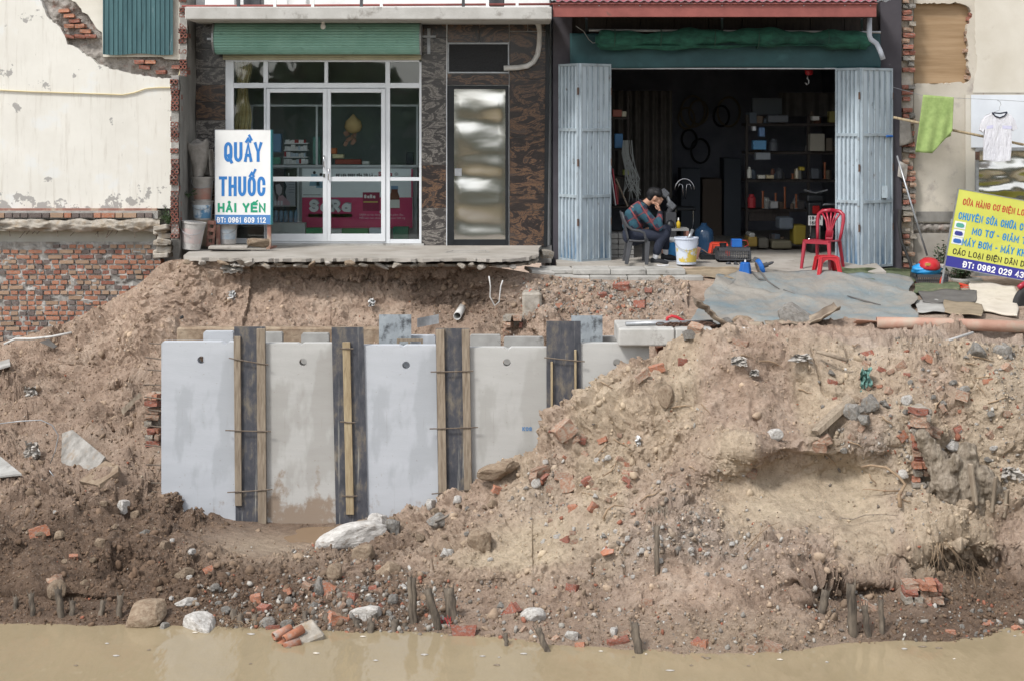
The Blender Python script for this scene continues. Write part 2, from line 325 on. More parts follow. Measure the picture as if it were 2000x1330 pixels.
def marble(name, base, vein, light, sc):
    m, t, b = newmat(name); tc = nd(t, 'ShaderNodeTexCoord'); oi = nd(t, 'ShaderNodeObjectInfo')
    va = nd(t, 'ShaderNodeVectorMath', operation='MULTIPLY_ADD'); va.inputs[1].default_value = (1,1,1)
    k = nd(t, 'ShaderNodeVectorMath', operation='SCALE'); k.inputs[0].default_value = (13,7,17); t.links.new(oi.outputs['Random'], k.inputs['Scale'])
    t.links.new(tc.outputs['Object'], va.inputs[0]); t.links.new(k.outputs[0], va.inputs[2])
    mp = nd(t, 'ShaderNodeMapping'); mp.inputs['Rotation'].default_value = (0,.6,0); mp.inputs['Scale'].default_value = (1,1,2.2); t.links.new(va.outputs[0], mp.inputs[0])
    n1 = noise(t, mp.outputs[0], sc, 10, .72, 2.4)
    col = ramp(t, n1, [(.30, base), (.44, tuple(x*.7 for x in base)), (.50, base), (.54, vein), (.58, base), (.66, light), (.74, base)])
    t.links.new(col, b.inputs['Base Color']); b.inputs['Roughness'].default_value = .22; b.inputs['Specular IOR Level'].default_value = .45
    return m
M['marbleB'] = marble('brown_marble', C('3B3230'), C('7D5638'), C('5C4A40'), 2.4)
M['marbleG'] = marble('grey_marble', C('4A4543'), C('8E867C'), C('6E665F'), 3.0)
def steel_sheet(name, strength=.55, tint=(.62,.60,.56)):
    m, t, b = newmat(name); v = coords(t, (1,1,2.2))
    b.inputs['Base Color'].default_value = (*tint, 1); b.inputs['Metallic'].default_value = 1; b.inputs['Roughness'].default_value = .17
    bump(t, b, noise(t, v, 1.6, 2, .5, .6), .10, .03); return m
M['inox'] = steel_sheet('polished_steel_sheet')
def plywood_form(name):
    m, t, b = newmat(name); v = coords(t, (1,1,.5)); oi = nd(t, 'ShaderNodeObjectInfo')
    c = ramp(t, noise(t, v, 5, 9, .7), [(.38, C('35383F', 1)), (.5, C('47484E', 1)), (.6, C('6E6456')), (.72, C('85796A'))])
    v2 = coords(t, (9,1,.25)); s = ramp(t, noise(t, v2, 3, 6, .7), [(.57, (0,0,0)), (.68, (.9,.9,.9))])
    c = mixc(t, s, c, C('9A988F')); t.links.new(c, b.inputs['Base Color']); b.inputs['Roughness'].default_value = .6
    bump(t, b, noise(t, v, 40, 6), .3, .004); return m
M['form'] = plywood_form('stained_film_plywood')
def tarpmat(name):
    m, t, b = newmat(name); v = coords(t)
    blue = ramp(t, noise(t, v, 1.4, 8, .65), [(.35, C('587482', .9)), (.6, C('6A8894', .9))])
    dust = ramp(t, noise(t, v, 1.1, 9, .7, .4), [(.28, (0,0,0)), (.56, (.95,.95,.95))])
    col = mixc(t, dust, blue, C('938A7D'))
    sx = nd(t, 'ShaderNodeSeparateXYZ'); t.links.new(v, sx.inputs[0]); mr = nd(t, 'ShaderNodeMapRange'); mr.inputs['From Min'].default_value = 3.2; mr.inputs['From Max'].default_value = 5.2
    t.links.new(sx.outputs[0], mr.inputs['Value']); mm = nd(t, 'ShaderNodeMath', operation='MULTIPLY'); mm.inputs[1].default_value = .8; t.links.new(mr.outputs[0], mm.inputs[0])
    col = mixc(t, mm.outputs[0], col, C('978B7B'))
    t.links.new(col, b.inputs['Base Color']); b.inputs['Roughness'].default_value = .6; bump(t, b, noise(t, v, 5, 8, .7, .8), .7, .05); return m
M['tarp'] = tarpmat('dusty_blue_tarpaulin')
def earthmat(name):
    """dry sand to wet mud by the vertex attribute 'wet' (damp ground, darker cave and cliff recesses), speckled with grit"""
    m, t, b = newmat(name); v = coords(t)
    at = nd(t, 'ShaderNodeAttribute', attribute_name='wet'); ar = nd(t, 'ShaderNodeAttribute', attribute_name='rub'); ay = nd(t, 'ShaderNodeAttribute', attribute_name='sand')
    dry = ramp(t, noise(t, v, 2.2, 9, .68), [(.3, C('957E6C', .93)), (.5, C('B09885', .93)), (.7, C('C1AC99', .93))])
    grey = ramp(t, noise(t, v, 3.2, 9, .7), [(.35, C('928980')), (.65, C('B4A99D'))])
    sand = ramp(t, noise(t, v, 3, 9, .6), [(.35, C('B5A28A', .93)), (.65, C('C8B69C', .93))])
    wet = ramp(t, noise(t, v, 4, 9, .7), [(.3, C('4C3C31', .93)), (.55, C('6E5948', .93)), (.72, C('866E5A', .93))])
    col = mixc(t, ar.outputs['Fac'], dry, grey); col = mixc(t, ay.outputs['Fac'], col, sand); col = mixc(t, at.outputs['Fac'], col, wet)
    col = mixc(t, 1.0, col, ramp(t, noise(t, v, 11, 12, .78), [(.32, (.62,.60,.57)), (.5, (.98,.98,.98)), (.68, (1.22,1.22,1.22))]), 'MULTIPLY')
    n2 = noise(t, v, 45, 4, .7)
    col = mixc(t, ramp(t, n2, [(.60, (0,0,0)), (.68, (.55,.55,.55))]), col, C('C2B6A4')); col = mixc(t, ramp(t, noise(t, v, 30, 4, .7), [(.62, (0,0,0)), (.70, (.5,.5,.5))]), col, C('6B5644'))
    t.links.new(col, b.inputs['Base Color'])
    rr = nd(t, 'ShaderNodeMapRange'); rr.inputs['To Min'].default_value = .97; rr.inputs['To Max'].default_value = .6; t.links.new(at.outputs['Fac'], rr.inputs['Value']); t.links.new(rr.outputs[0], b.inputs['Roughness'])
    b.inputs['Specular IOR Level'].default_value = .25
    bump(t, b, noise(t, v, 24, 12, .8), 1.0, .045); return m
M['earth'] = earthmat('loose_earth')
def vcolmat(name, rough=.95):
    m, t, b = newmat(name); a = nd(t, 'ShaderNodeAttribute', attribute_name='Col'); v = coords(t)
    n = ramp(t, noise(t, v, 30, 6, .7), [(.3, (.7,.68,.64)), (.7, (1.1,1.1,1.1))])
    t.links.new(mixc(t, 1.0, a.outputs['Color'], n, 'MULTIPLY'), b.inputs['Base Color']); b.inputs['Roughness'].default_value = rough; b.inputs['Specular IOR Level'].default_value = .2
    bump(t, b, noise(t, v, 60, 6, .7), .5, .01); return m
M['grit'] = vcolmat('mixed_grit')
def watermat(name, col, bs, bsc):
    m, t, b = newmat(name); v = coords(t, (1,.35,1))
    c = ramp(t, noise(t, v, .9, 5, .6, .6), [(.3, tuple(x*.86 for x in col)), (.7, col)]); t.links.new(c, b.inputs['Base Color'])
    b.inputs['Roughness'].default_value = .035; b.inputs['IOR'].default_value = 1.33; bump(t, b, noise(t, v, bsc, 3, .5), bs, .02); return m
M['water'] = watermat('muddy_canal_water', C('9A8A6C', .9), .45, 6.0)
M['pool'] = watermat('brown_puddle', C('8A6C4C'), .03, 3)

# ------------------------------------------------------------------ stroke lettering (flat print on signs)
import unicodedata
def arc(cx, cy, rx, ry, a0, a1, n=9):
    return [(cx+rx*math.cos(math.radians(a0+(a1-a0)*i/n)), cy+ry*math.sin(math.radians(a0+(a1-a0)*i/n))) for i in range(n+1)]
R_ = .3
def glyphs():
    g = {}
    loop = arc(.5,1-R_,.5,R_,0,180)+arc(.5,R_,.5,R_,180,360)
    g['O'] = [loop+[loop[0]]]; g['0'] = g['O']; g['Q'] = [loop+[loop[0]], [(.55,.28),(1.08,-.1)]]
    g['C'] = [[(1,.66)]+arc(.5,1-R_,.5,R_,0,180)+arc(.5,R_,.5,R_,180,360)+[(1,.34)]]
    g['G'] = [[(1,.68)]+arc(.5,1-R_,.5,R_,0,180)+arc(.5,R_,.5,R_,180,360)+[(1,.48),(.55,.48)]]
    g['U'] = [[(0,1)]+arc(.5,R_,.5,R_,180,360)+[(1,1)]]
    g['A'] = [[(0,0),(.5,1),(1,0)], [(.2,.3),(.8,.3)]]
    g['Y'] = [[(0,1),(.5,.45),(1,1)], [(.5,.5),(.5,0)]]; g['V'] = [[(0,1),(.5,0),(1,1)]]
    g['T'] = [[(0,1),(1,1)], [(.5,1),(.5,0)]]; g['H'] = [[(0,0),(0,1)], [(1,0),(1,1)], [(0,.5),(1,.5)]]
    g['I'] = [[(.5,0),(.5,1)]]; g['E'] = [[(1,1),(0,1),(0,0),(1,0)], [(0,.52),(.85,.52)]]; g['F'] = [[(1,1),(0,1),(0,0)], [(0,.52),(.85,.52)]]
    g['L'] = [[(0,1),(0,0),(1,0)]]; g['N'] = [[(0,0),(0,1),(1,0),(1,1)]]; g['M'] = [[(0,0),(0,1),(.5,.25),(1,1),(1,0)]]
    g['K'] = [[(0,0),(0,1)], [(1,1),(.04,.45)], [(.3,.6),(1,0)]]
    d = [(0,0),(0,1),(.45,1)]+arc(.45,.5,.55,.5,90,-90)+[(0,0)]; g['D'] = [d]; g['\u0110'] = [d, [(-.22,.52),(.45,.52)]]
    g['B'] = [[(0,0),(0,1),(.5,1)]+arc(.55,.76,.4,.24,90,-90)+[(0,.52)], [(.5,.52)]+arc(.55,.26,.45,.26,90,-90)+[(0,0)]]
    g['P'] = [[(0,0),(0,1),(.5,1)]+arc(.5,.74,.5,.26,90,-90)+[(0,.48)]]; g['R'] = g['P']+[[(.45,.48),(1,0)]]
    g['S'] = [arc(.5,.75,.5,.25,10,270)+arc(.5,.25,.5,.25,90,-170)]
    g['a'] = [arc(.5,.26,.5,.26,0,360), [(1,.55),(1,0)], arc(.55,.42,.42,.2,0,150)]
    g['1'] = [[(.15,.8),(.55,1),(.55,0)]]; g['2'] = [arc(.5,.72,.5,.28,170,-30)+[(0,0),(1,0)]]
    g['3'] = [arc(.45,.76,.5,.24,150,-90), arc(.45,.26,.55,.26,90,-150)]
    g['4'] = [[(.75,0),(.75,1),(0,.28),(1.05,.28)]]; g['5'] = [[(.95,1),(.1,1),(.05,.55)]+arc(.48,.32,.52,.32,100,-150)]
    g['6'] = [arc(.5,.3,.5,.3,0,360), [(0,.3),(.05,.62)]+arc(.55,.68,.48,.32,160,40)]
    g['8'] = [arc(.5,.77,.42,.23,0,360), arc(.5,.27,.5,.27,0,360)]; g['9'] = [arc(.5,.7,.5,.3,0,360), [(1,.7),(.95,.38)]+arc(.45,.32,.48,.32,-20,-140)]
    g['-'] = [[(.15,.45),(.85,.45)]]; g[':'] = [[(.5,.08),(.5,.22)], [(.5,.62),(.5,.76)]]; g['.'] = [[(.5,0),(.5,.06)]]; g[' '] = []
    return g
GLY = glyphs()
MARK = {'\u0302': [[(.15,1.12),(.5,1.3),(.85,1.12)]], '\u0301': [[(.35,1.12),(.72,1.36)]], '\u0300': [[(.28,1.36),(.65,1.12)]],
        '\u0309': [arc(.5,1.26,.16,.1,170,-60,6)+[(.5,1.1)]], '\u0303': [[(.1,1.14),(.35,1.26),(.62,1.14),(.9,1.27)]], '\u0323': [[(.5,-.26),(.5,-.12)]],
        '\u031b': [[(1,.86),(1.28,.92),(1.3,1.14)]], '\u0306': [arc(.5,1.32,.35,.2,200,340,6)]}
NARROW = {'I': .42, ':': .45, '.': .4, ' ': .5, '-': .7, '1': .75, 'M': 1.3, '\u0110': 1.0}
LAYER = [0]
def stroke_text(mb, s, x0, z0, h, width, th, y, slant=0):
    """letters of cap height h from (x0,z0), fitted to the width, stroke th, printed on plane y (towards -y)"""
    s = unicodedata.normalize('NFD', s); seq = []
    for ch in s:
        if unicodedata.combining(ch): seq[-1][1].append(ch)
        else: seq.append((ch, []))
    gap = .17; tot = sum(NARROW.get(c, 1)+gap for c, _ in seq)-gap; u = width/tot; x = x0
    for c, marks in seq:
        w = NARROW.get(c, 1)*u; polys = [(p, 1) for p in GLY.get(c, [])]
        above = [m for m in marks if m in '\u0302\u0306']
        for m in marks:
            for p in MARK.get(m, []):
                if above and m not in above and m not in '\u0323\u031b': p = [(q[0]+.45, q[1]+.12) for q in p]
                polys.append((p, .75))
        for p, k in polys:
            pts = [Vector((x+th/2+a*max(w-th, .001)+slant*b*h, 0, z0+th/2+b*(h-th))) for a, b in p]
            q = [pts[0]]
            for r in pts[1:]:
                if (r-q[-1]).length > 1e-5: q.append(r)
            pts = q; n = len(pts)
            if n < 2: continue
            closed = (pts[0]-pts[-1]).length < 1e-4; vs = []; hw = th*k/2
            if closed: pts = pts[:-1]; n -= 1
            LAYER[0] = (LAYER[0]+1) % 12; yy = y-.0002*LAYER[0]
            for i in range(n):
                a = pts[i-1] if (i > 0 or closed) else None; b = pts[(i+1) % n] if (i < n-1 or closed) else None
                d1 = (pts[i]-a).normalized() if a is not None else (b-pts[i]).normalized(); d2 = (b-pts[i]).normalized() if b is not None else d1
                n1 = Vector((-d1.z, 0, d1.x)); n2 = Vector((-d2.z, 0, d2.x)); mt = n1+n2
                if mt.length < 1e-3: mt = n1
                mt.normalize(); L = hw/max(mt.dot(n1), .45); e = Vector((0,0,0))
                if not closed and i == 0: e = -d2*hw
                if not closed and i == n-1: e = d1*hw
                for sg in (1, -1):
                    r = pts[i]+mt*L*sg+e; vs.append((r.x, yy, r.z))
            m2 = n if closed else n-1
            mb.add(vs, [(2*i+1, 2*((i+1) % n)+1, 2*((i+1) % n), 2*i) for i in range(m2)])
        x += w+gap*u
    return mb
def font_text(s, size, mat, name, parent, loc, rot=(math.pi/2,0,0), sx=1, bold=.0):
    c = bpy.data.curves.new(name, 'FONT'); c.body = s; c.size = size; c.offset = bold; c.resolution_u = 3
    o = bpy.data.objects.new('tmp', c); COL.objects.link(o); dg = bpy.context.evaluated_depsgraph_get()
    me = bpy.data.meshes.new_from_object(o.evaluated_get(dg)); bpy.data.objects.remove(o); bpy.data.curves.remove(c)
    me.name = name; me.materials.clear(); me.materials.append(mat)
    t = bpy.data.objects.new(name, me); COL.objects.link(t); t.parent = parent; t.location = Vector(loc)-parent_loc(parent); t.rotation_euler = rot; t.scale = (sx,1,1); return t

# ------------------------------------------------------------------ numpy noise
def _hash(ix, iy, iz, seed):
    h = (ix.astype(np.int64)*73856093) ^ (iy.astype(np.int64)*19349663) ^ (iz.astype(np.int64)*83492791) ^ (seed*2654435761)
    h = (h ^ (h >> 13))*1274126177 & 0xffffffff; h = (h ^ (h >> 16))*2246822519 & 0xffffffff
    return ((h ^ (h >> 15)) & 0xffffff)/float(0xffffff)
def vnoise(P, sc, seed=0):
    Q = P*sc; I = np.floor(Q); T = Q-I; T = T*T*T*(T*(T*6-15)+10); I = I.astype(np.int64); out = 0
    for dx in (0,1):
        wx_ = T[:,0] if dx else 1-T[:,0]
        for dy in (0,1):
            wy_ = T[:,1] if dy else 1-T[:,1]
            for dz in (0,1):
                out = out+wx_*wy_*(T[:,2] if dz else 1-T[:,2])*_hash(I[:,0]+dx, I[:,1]+dy, I[:,2]+dz, seed)
    return out*2-1
def fbm(P, sc, octs=4, seed=0, gain=.5):
    a = 1; s = 0
    for o in range(octs): s = s+a*vnoise(P, sc*2.03**o, seed+o*7); a *= gain
    return s
from mathutils import noise as mno
def fb(p, sc, octs, seed): return mno.fractal(Vector((p[0]*sc+seed*7.1, p[1]*sc+seed*3.3, p[2]*sc+seed)), 1.0, 2.0, octs)*1.3
def worley(P, sc, seed=0):
    """distance to the nearest scattered point and that point's own random number"""
    Q = P*sc; I = np.floor(Q).astype(np.int64); best = np.full(len(P), 9.); rid = np.zeros(len(P))
    for dx in (-1,0,1):
        for dy in (-1,0,1):
            for dz in (-1,0,1):
                a, b, c = I[:,0]+dx, I[:,1]+dy, I[:,2]+dz
                d = np.sqrt((a+_hash(a,b,c,seed)-Q[:,0])**2+(b+_hash(a,b,c,seed+1)-Q[:,1])**2+(c+_hash(a,b,c,seed+2)-Q[:,2])**2)
                m = d < best; best[m] = d[m]; rid[m] = _hash(a,b,c,seed+3)[m]
    return best, rid

# ------------------------------------------------------------------ the earth: cliff under the pavement, pit, mound and canal bank in one surface
ZW = -2.90
def zr(z, Y): return (zpy(z, Y), Y)
CLF = lambda e: [(e, -2.08), (e+20, -1.92), (e+55, -2.0), (e+100, -2.25), (665, -2.75), zr(-2.3,-3.6), zr(-2.65,-4.7)]
CLR = lambda e: [(e, -1.62), (e+16, -1.8), (e+42, -2.05), (e+76, -2.4), (662, -2.85), zr(-2.3,-3.6), zr(-2.65,-4.7)]
TOP = [(536,-1.0), (560,-1.75), (585,-2.3), (608,-3.0)]
TOPR = [(538,-.05), (565,-1.4), (585,-2.2), (608,-3.0)]
COLS = [
 (-420, [(690,-.6),(705,-1.0),(735,-1.6),(775,-2.3),(820,-3.0),(865,-3.7),(905,-4.4),(950,-5.1),(985,-5.7),(1040,-6.5),(1095,-7.2),(1160,-7.75),(1211,-8.1)]),
 (0,   [(668,-.6),(690,-1.0),(728,-1.6),(775,-2.3),(825,-3.0),(870,-3.7),(912,-4.4),(950,-5.1),(985,-5.7),(1045,-6.5),(1100,-7.25),(1165,-7.7),(1213,-8.13)]),
 (120, [(635,-.6),(655,-1.0),(705,-1.6),(765,-2.3),(820,-3.0),(870,-3.7),(915,-4.4),(950,-5.1),(982,-5.7),(1042,-6.5),(1100,-7.25),(1165,-7.7),(1215,-8.16)]),
 (215, [(588,-.6),(603,-1.0),(655,-1.6),(725,-2.3),(795,-3.0),(855,-3.7),(905,-4.4),(946,-5.1),(978,-5.7),(1040,-6.5),(1100,-7.25),(1165,-7.75),(1217,-8.2)]),
 (285, [(548,-.75),(562,-1.0),(600,-1.5),(665,-2.1),(745,-2.7),(830,-3.5),(900,-4.3),(950,-5.0),(982,-5.6),(1040,-6.5),(1102,-7.25),(1168,-7.75),(1218,-8.2)]),
 (312, [(508,-1.2),(518,-1.45),(560,-1.8),(620,-2.1),(705,-2.6),(800,-3.4),(890,-4.3),(966,-5.05),(992,-5.6),(1042,-6.5),(1102,-7.25),(1170,-7.8),(1219,-8.2)]),
 (350, [(506,-1.75),(520,-1.85),(560,-1.95),(610,-2.15),(665,-2.55),zr(-2.2,-3.6),zr(-2.6,-4.7),(997,-5.15),(1012,-5.6),(1048,-6.4),(1105,-7.25),(1170,-7.8),(1220,-8.24)]),
 (450, CLF(507)+[(1022,-5.15),(1032,-5.6),(1064,-6.4),(1108,-7.2),(1172,-7.8),(1222,-8.28)]),
 (560, CLF(510)+[(1032,-5.15),(1052,-5.6),(1080,-6.3),(1108,-7.1),(1175,-7.85),(1225,-8.32)]),
 (660, CLF(512)+[(1034,-5.15),(1054,-5.6),(1085,-6.3),(1108,-7.1),(1175,-7.9),(1228,-8.37)]),
 (740, CLF(513)+[(1022,-5.15),(1045,-5.6),(1078,-6.3),(1110,-7.1),(1175,-7.9),(1230,-8.4)]),
 (800, CLF(515)+[(1000,-5.15),(1032,-5.7),(1072,-6.4),(1112,-7.2),(1178,-7.95),(1233,-8.45)]),
 (880, CLF(518)+[(968,-5.15),(1002,-5.8),(1050,-6.5),(1102,-7.3),(1178,-8.0),(1238,-8.52)]),
 (960, CLF(520)+[(928,-5.15),(972,-5.8),(1035,-6.5),(1098,-7.3),(1180,-8.05),(1246,-8.65)]),
 (1060, CLR(536)+[(868,-5.15),(935,-5.8),(1010,-6.5),(1092,-7.3),(1180,-8.05),(1254,-8.77)]),
 (1130, CLR(543)+[(790,-5.15),(880,-5.8),(980,-6.5),(1085,-7.3),(1180,-8.1),(1258,-8.83)]),
 (1200, CLR(547)[:4]+[(655,-2.9),zr(-2.0,-3.6),zr(-2.2,-4.7),(716,-5.15),(828,-5.8),(950,-6.5),(1075,-7.3),(1180,-8.15),(1262,-8.88)]),
 (1270, [(549,-1.62),(566,-1.8),(596,-2.1),(624,-2.6),(648,-3.2),zr(-.95,-3.9),zr(-.95,-4.7),(684,-5.2),(782,-5.8),(920,-6.5),(1060,-7.3),(1180,-8.2),(1264,-8.91)]),
 (1350, [(545,-1.4),(560,-1.7),(590,-2.3),(615,-3.0),(640,-4.0),(655,-4.5),(660,-4.9),(668,-5.3),(757,-5.9),(895,-6.6),(1050,-7.4),(1180,-8.25),(1268,-8.97)]),
 (1450, TOP+[(632,-4.0),(645,-4.5),(652,-4.9),(672,-5.4),(748,-5.95),(880,-6.7),(1040,-7.5),(1180,-8.3),(1274,-9.06)]),
 (1560, TOP+[(630,-4.0),(640,-4.5),(648,-5.0),(690,-5.6),(780,-6.1),(890,-6.75),(1040,-7.5),(1180,-8.3),(1268,-8.97)]),
 (1680, TOP+[(630,-4.0),(640,-4.5),(650,-5.0),(702,-5.7),(780,-6.2),(880,-6.7),(1040,-7.35),(1160,-8.0),(1250,-8.71)]),
 (1790, TOPR+[(632,-4.0),(642,-4.5),(652,-5.0),(704,-5.75),(790,-6.3),(900,-6.75),(1030,-7.25),(1145,-7.75),(1248,-8.69)]),
 (1900, TOPR+[(632,-4.0),(640,-4.5),(652,-5.0),(704,-5.75),(790,-6.3),(900,-6.7),(1035,-7.15),(1145,-7.6),(1246,-8.65)]),
 (2020, TOPR+[(632,-4.0),(640,-4.5),(652,-5.0),(704,-5.75),(790,-6.3),(900,-6.7),(1035,-7.15),(1145,-7.6),(1240,-8.56)]),
 (2450, TOPR+[(632,-4.0),(640,-4.5),(652,-5.0),(704,-5.75),(790,-6.3),(900,-6.7),(1035,-7.15),(1145,-7.6),(1235,-8.49)]),
]
NR = 14
cp = np.array([c[0] for c in COLS], float)
ctl = np.zeros((len(COLS), NR, 3))
for i, (px, rows) in enumerate(COLS):
    last = rows[-1]; rows = rows+[zr(-3.6, last[1]-1.4)]
    for j, (py, Y) in enumerate(rows): ctl[i, j] = W(px, py, Y)
us = np.concatenate([np.linspace(-420,-30,40,endpoint=False), np.linspace(-30,2030,1150,endpoint=False), np.linspace(2030,2450,40)])
seg = [18,28,36,36,34,14,14,34,54,62,64,60,22]
vs_ = np.concatenate([np.linspace(j,j+1,seg[j],endpoint=False) for j in range(NR-1)]+[[NR-1]])
tmp = np.zeros((len(us), NR, 3))
for j in range(NR):
    for k in range(3): tmp[:, j, k] = np.interp(us, cp, ctl[:, j, k])
G = np.zeros((len(us), len(vs_), 3))
fi = np.floor(vs_).astype(int).clip(0, NR-2); ft = (vs_-fi)[None, :, None]
p0 = tmp[:, (fi-1).clip(0), :]; p1 = tmp[:, fi, :]; p2 = tmp[:, fi+1, :]; p3 = tmp[:, (fi+2).clip(0, NR-1), :]
G = .5*(2*p1+(p2-p0)*ft+(2*p0-5*p1+4*p2-p3)*ft**2+(3*p1-p0-3*p2+p3)*ft**3)      # Catmull-Rom down each column
def smooth_axis(A, ax, r):
    k = np.exp(-.5*(np.arange(-3*r, 3*r+1)/r)**2); k /= k.sum(); B = np.zeros_like(A)
    pad = [(0,0)]*3; pad[ax] = (3*r, 3*r); P_ = np.pad(A, pad, mode='edge')
    for i, w in enumerate(k):
        sl_ = [slice(None)]*3; sl_[ax] = slice(i, i+A.shape[ax]); B += w*P_[tuple(sl_)]
    return B
G = smooth_axis(G, 0, 10); G = smooth_axis(G, 1, 4)
NU, NV = len(us), len(vs_)
def proj(A):
    d = DCAM+A[..., 1]; return 1000+A[..., 0]*FPX/d, YHOR+(HCAM-A[..., 2])*FPX/d
PX, PY = proj(G)
def blob(px, py, rx, ry, p=2): return np.exp(-.5*(((PX-px)/rx)**2+((PY-py)/ry)**2)**(p/2))
frontmask = (vs_ > 6.6)[None, :]*np.ones((NU, 1)); leftmask = np.maximum(frontmask, (PX < 312))
# carve holes and hollows, raise ledges: (px, py, rx, ry, metres into the bank)
for px, py, rx, ry, d, *pw in [(18,782,36,18,.45,3),(250,765,34,9,.4,3),(1600,1185,34,26,.5,6),(60,890,60,40,-.12),(150,690,60,30,-.15),(230,640,40,30,-.12),(100,720,50,14,.12),(215,800,70,25,-.15),
    (1400,960,60,50,.16),(1500,985,120,45,.34),(1640,950,110,40,.42),(1700,1010,70,60,.30),(1560,868,190,16,-.12),(1310,880,55,35,.16),(1250,800,50,45,-.12),(1180,1010,60,50,-.08),
    (1290,985,40,10,-.14),(1285,1003,28,6,.4,6),(1690,1190,66,34,.7,4),(1590,1150,44,16,.5,6),(1740,1135,70,12,-.14),(1530,1130,60,30,-.12),(1900,1120,130,28,.40),(1900,1060,120,24,-.18),
    (1860,940,50,22,.15),(1830,830,18,60,-.10),(1945,760,70,40,-.10),(1880,690,60,20,-.10),(1600,720,90,22,-.06),(1480,760,60,22,.08),(1560,690,50,10,.05),
    (1010,1170,60,26,.16),(960,1120,70,14,-.10),(1130,1140,120,20,.10),(1400,1200,120,30,-.10),(880,1180,60,30,.22),(60,1185,120,14,.25),(200,1190,90,12,.18),(340,1150,80,30,-.1),
    (700,1150,100,20,.10),(120,1010,80,20,-.08),(330,1040,60,20,-.06)]:
    G[..., 1] += leftmask*d*blob(px, py, rx, ry, *pw)
for px, py, rx, ry, d in [(640,545,120,22,.22),(820,560,80,20,.15),(900,600,60,25,.3),(430,560,60,40,-.12),(700,610,150,25,.12),(1050,580,60,30,-.16),(1180,590,120,20,.08),(780,590,40,20,-.10)]:
    G[..., 1] += (1-frontmask)*(PX > 318)*d*blob(px, py, rx, ry)
PX, PY = proj(G)
P_ = G.reshape(-1, 3)
def normals(A):
    du = np.gradient(A, axis=0); dv = np.gradient(A, axis=1); n = np.cross(dv, du); n /= np.linalg.norm(n, axis=2, keepdims=True)+1e-9; return n
N_ = normals(G); 
if N_[NU//2, int(NV*.8), 1] > 0: N_ = -N_
sm = np.ones((NU, NV))                      # 1 = rough and lumpy, 0 = smooth washed sand
for px, py, rx, ry, a in [(1530,980,130,60,.75),(1670,940,90,40,.9),(1690,1040,60,70,.7),(510,1068,70,24,.98),(640,1050,80,18,.9),(1060,1040,90,40,.55),(1000,1090,110,18,.5),(650,600,170,30,.5),(1400,880,60,30,.3),(420,1050,50,16,.7),(590,1036,150,22,.95),(480,1018,60,12,.8)]:
    sm *= 1-a*np.exp(-.5*(((PX-px)/rx)**2+((PY-py)/ry)**2)**2)
flat_top = np.clip((vs_[None, :]-4.6)/1.2, 0, 1); flat_top = np.where(PX > 1345, np.maximum(flat_top, .05), 1); sm *= flat_top
smf = sm.reshape(-1); VR_ = np.tile(vs_, NU)
w1, r1 = worley(P_+.05*np.stack([vnoise(P_, 9, 91), vnoise(P_, 9, 92), vnoise(P_, 9, 93)], 1), 5.5, 3)
w2, r2 = worley(P_+.02*np.stack([vnoise(P_, 20, 94), vnoise(P_, 20, 95), vnoise(P_, 20, 96)], 1), 13, 5)
w3, r3 = worley(P_, 30, 9)
LM = np.clip(.75+.8*vnoise(P_, 1.1, 201), .25, 1.4)          # lumpy patches between finer ones
disp = (.10+.07*(P_[:, 0] > .2)*(P_[:, 1] < -5.3))*fbm(P_, 1.3, 3, 1)*(.4+.6*smf)+.045*fbm(P_, 4, 4, 20)*smf
def st(w, a, b): x = np.clip((b-w)/(b-a), 0, 1); return x*x*(3-2*x)
disp += smf*LM*(.075*st(w1, .40, .60)*np.clip(r1-.45, 0, 1)*2+.042*st(w2, .36, .60)*np.clip(r2-.35, 0, 1)*1.8+.020*st(w3, .3, .62)*np.clip(r3-.25, 0, 1)*1.5)
disp += smf*.035*(.5-np.abs(fbm(P_, 3.1, 3, 140)))
w0, r0 = worley(P_+.12*np.stack([vnoise(P_, 3, 81), vnoise(P_, 3, 82), vnoise(P_, 3, 83)], 1), 2.1, 13)
leftw = np.where(P_[:, 0] < -3.4, 1.0, .45)*np.where(VR_ < 4.5, np.where(P_[:, 0] < -3.6, 1, 2.2), 1); disp += smf*leftw*.13*st(w0, .35, .62)*np.clip(r0-.35, 0, 1)*1.7
disp += smf*.16*fbm(P_, .9, 2, 160)*(P_[:, 0] < -3.4)
disp += (.25+.75*smf)*(.010*fbm(P_, 17, 2, 40))
ridg = np.abs(vnoise(P_*np.array([1,1,.35]), 3.2, 61)); disp -= smf*.05*np.clip(.12-ridg, 0, 1)/.12*(vnoise(P_, .9, 62) > .1)     # gullies and cracks
edge = np.clip((vs_-.0)/1.0, 0, 1)[None, :]*np.ones((NU, 1)); disp = disp.reshape(NU, NV)*edge*np.clip(.22+(G[..., 2]-ZW)/.45, .22, 1)*np.where((PX > 1345) & (vs_[None, :] < 5.0), .3, 1)
G = G+N_*disp[..., None]
PX, PY = proj(G); N_ = normals(G)
if N_[NU//2, int(NV*.8), 1] > 0: N_ = -N_
def sig(x): return 1/(1+np.exp(-x))
nz = fbm(G.reshape(-1,3), 1.1, 4, 77).reshape(NU, NV)
wet = sig((PY-958-.0*PX)/22+nz*1.6)*sig((690-PX)/50+nz*1.5)*.95
wet = np.maximum(wet, sig((G[..., 2]*-1-2.66)/.05+nz*1.4)*frontmask*(.38+.55*sig((PX-1720)/28+nz*2.2)+.5*sig((790-PX)/30+nz*2.2)).clip(0, .95))
wet = np.maximum(wet, .32*sig((700-PY)/-30)*(PX < 320)+.25*blob(1900,1130,110,40)+.0)  # left pile slightly damp; right undercut takes a darker tone
wet = np.maximum(wet, .55*np.exp(-.5*(((PX-1660)/90)**2+((PY-1180)/45)**2)))  # darker tone inside the cave
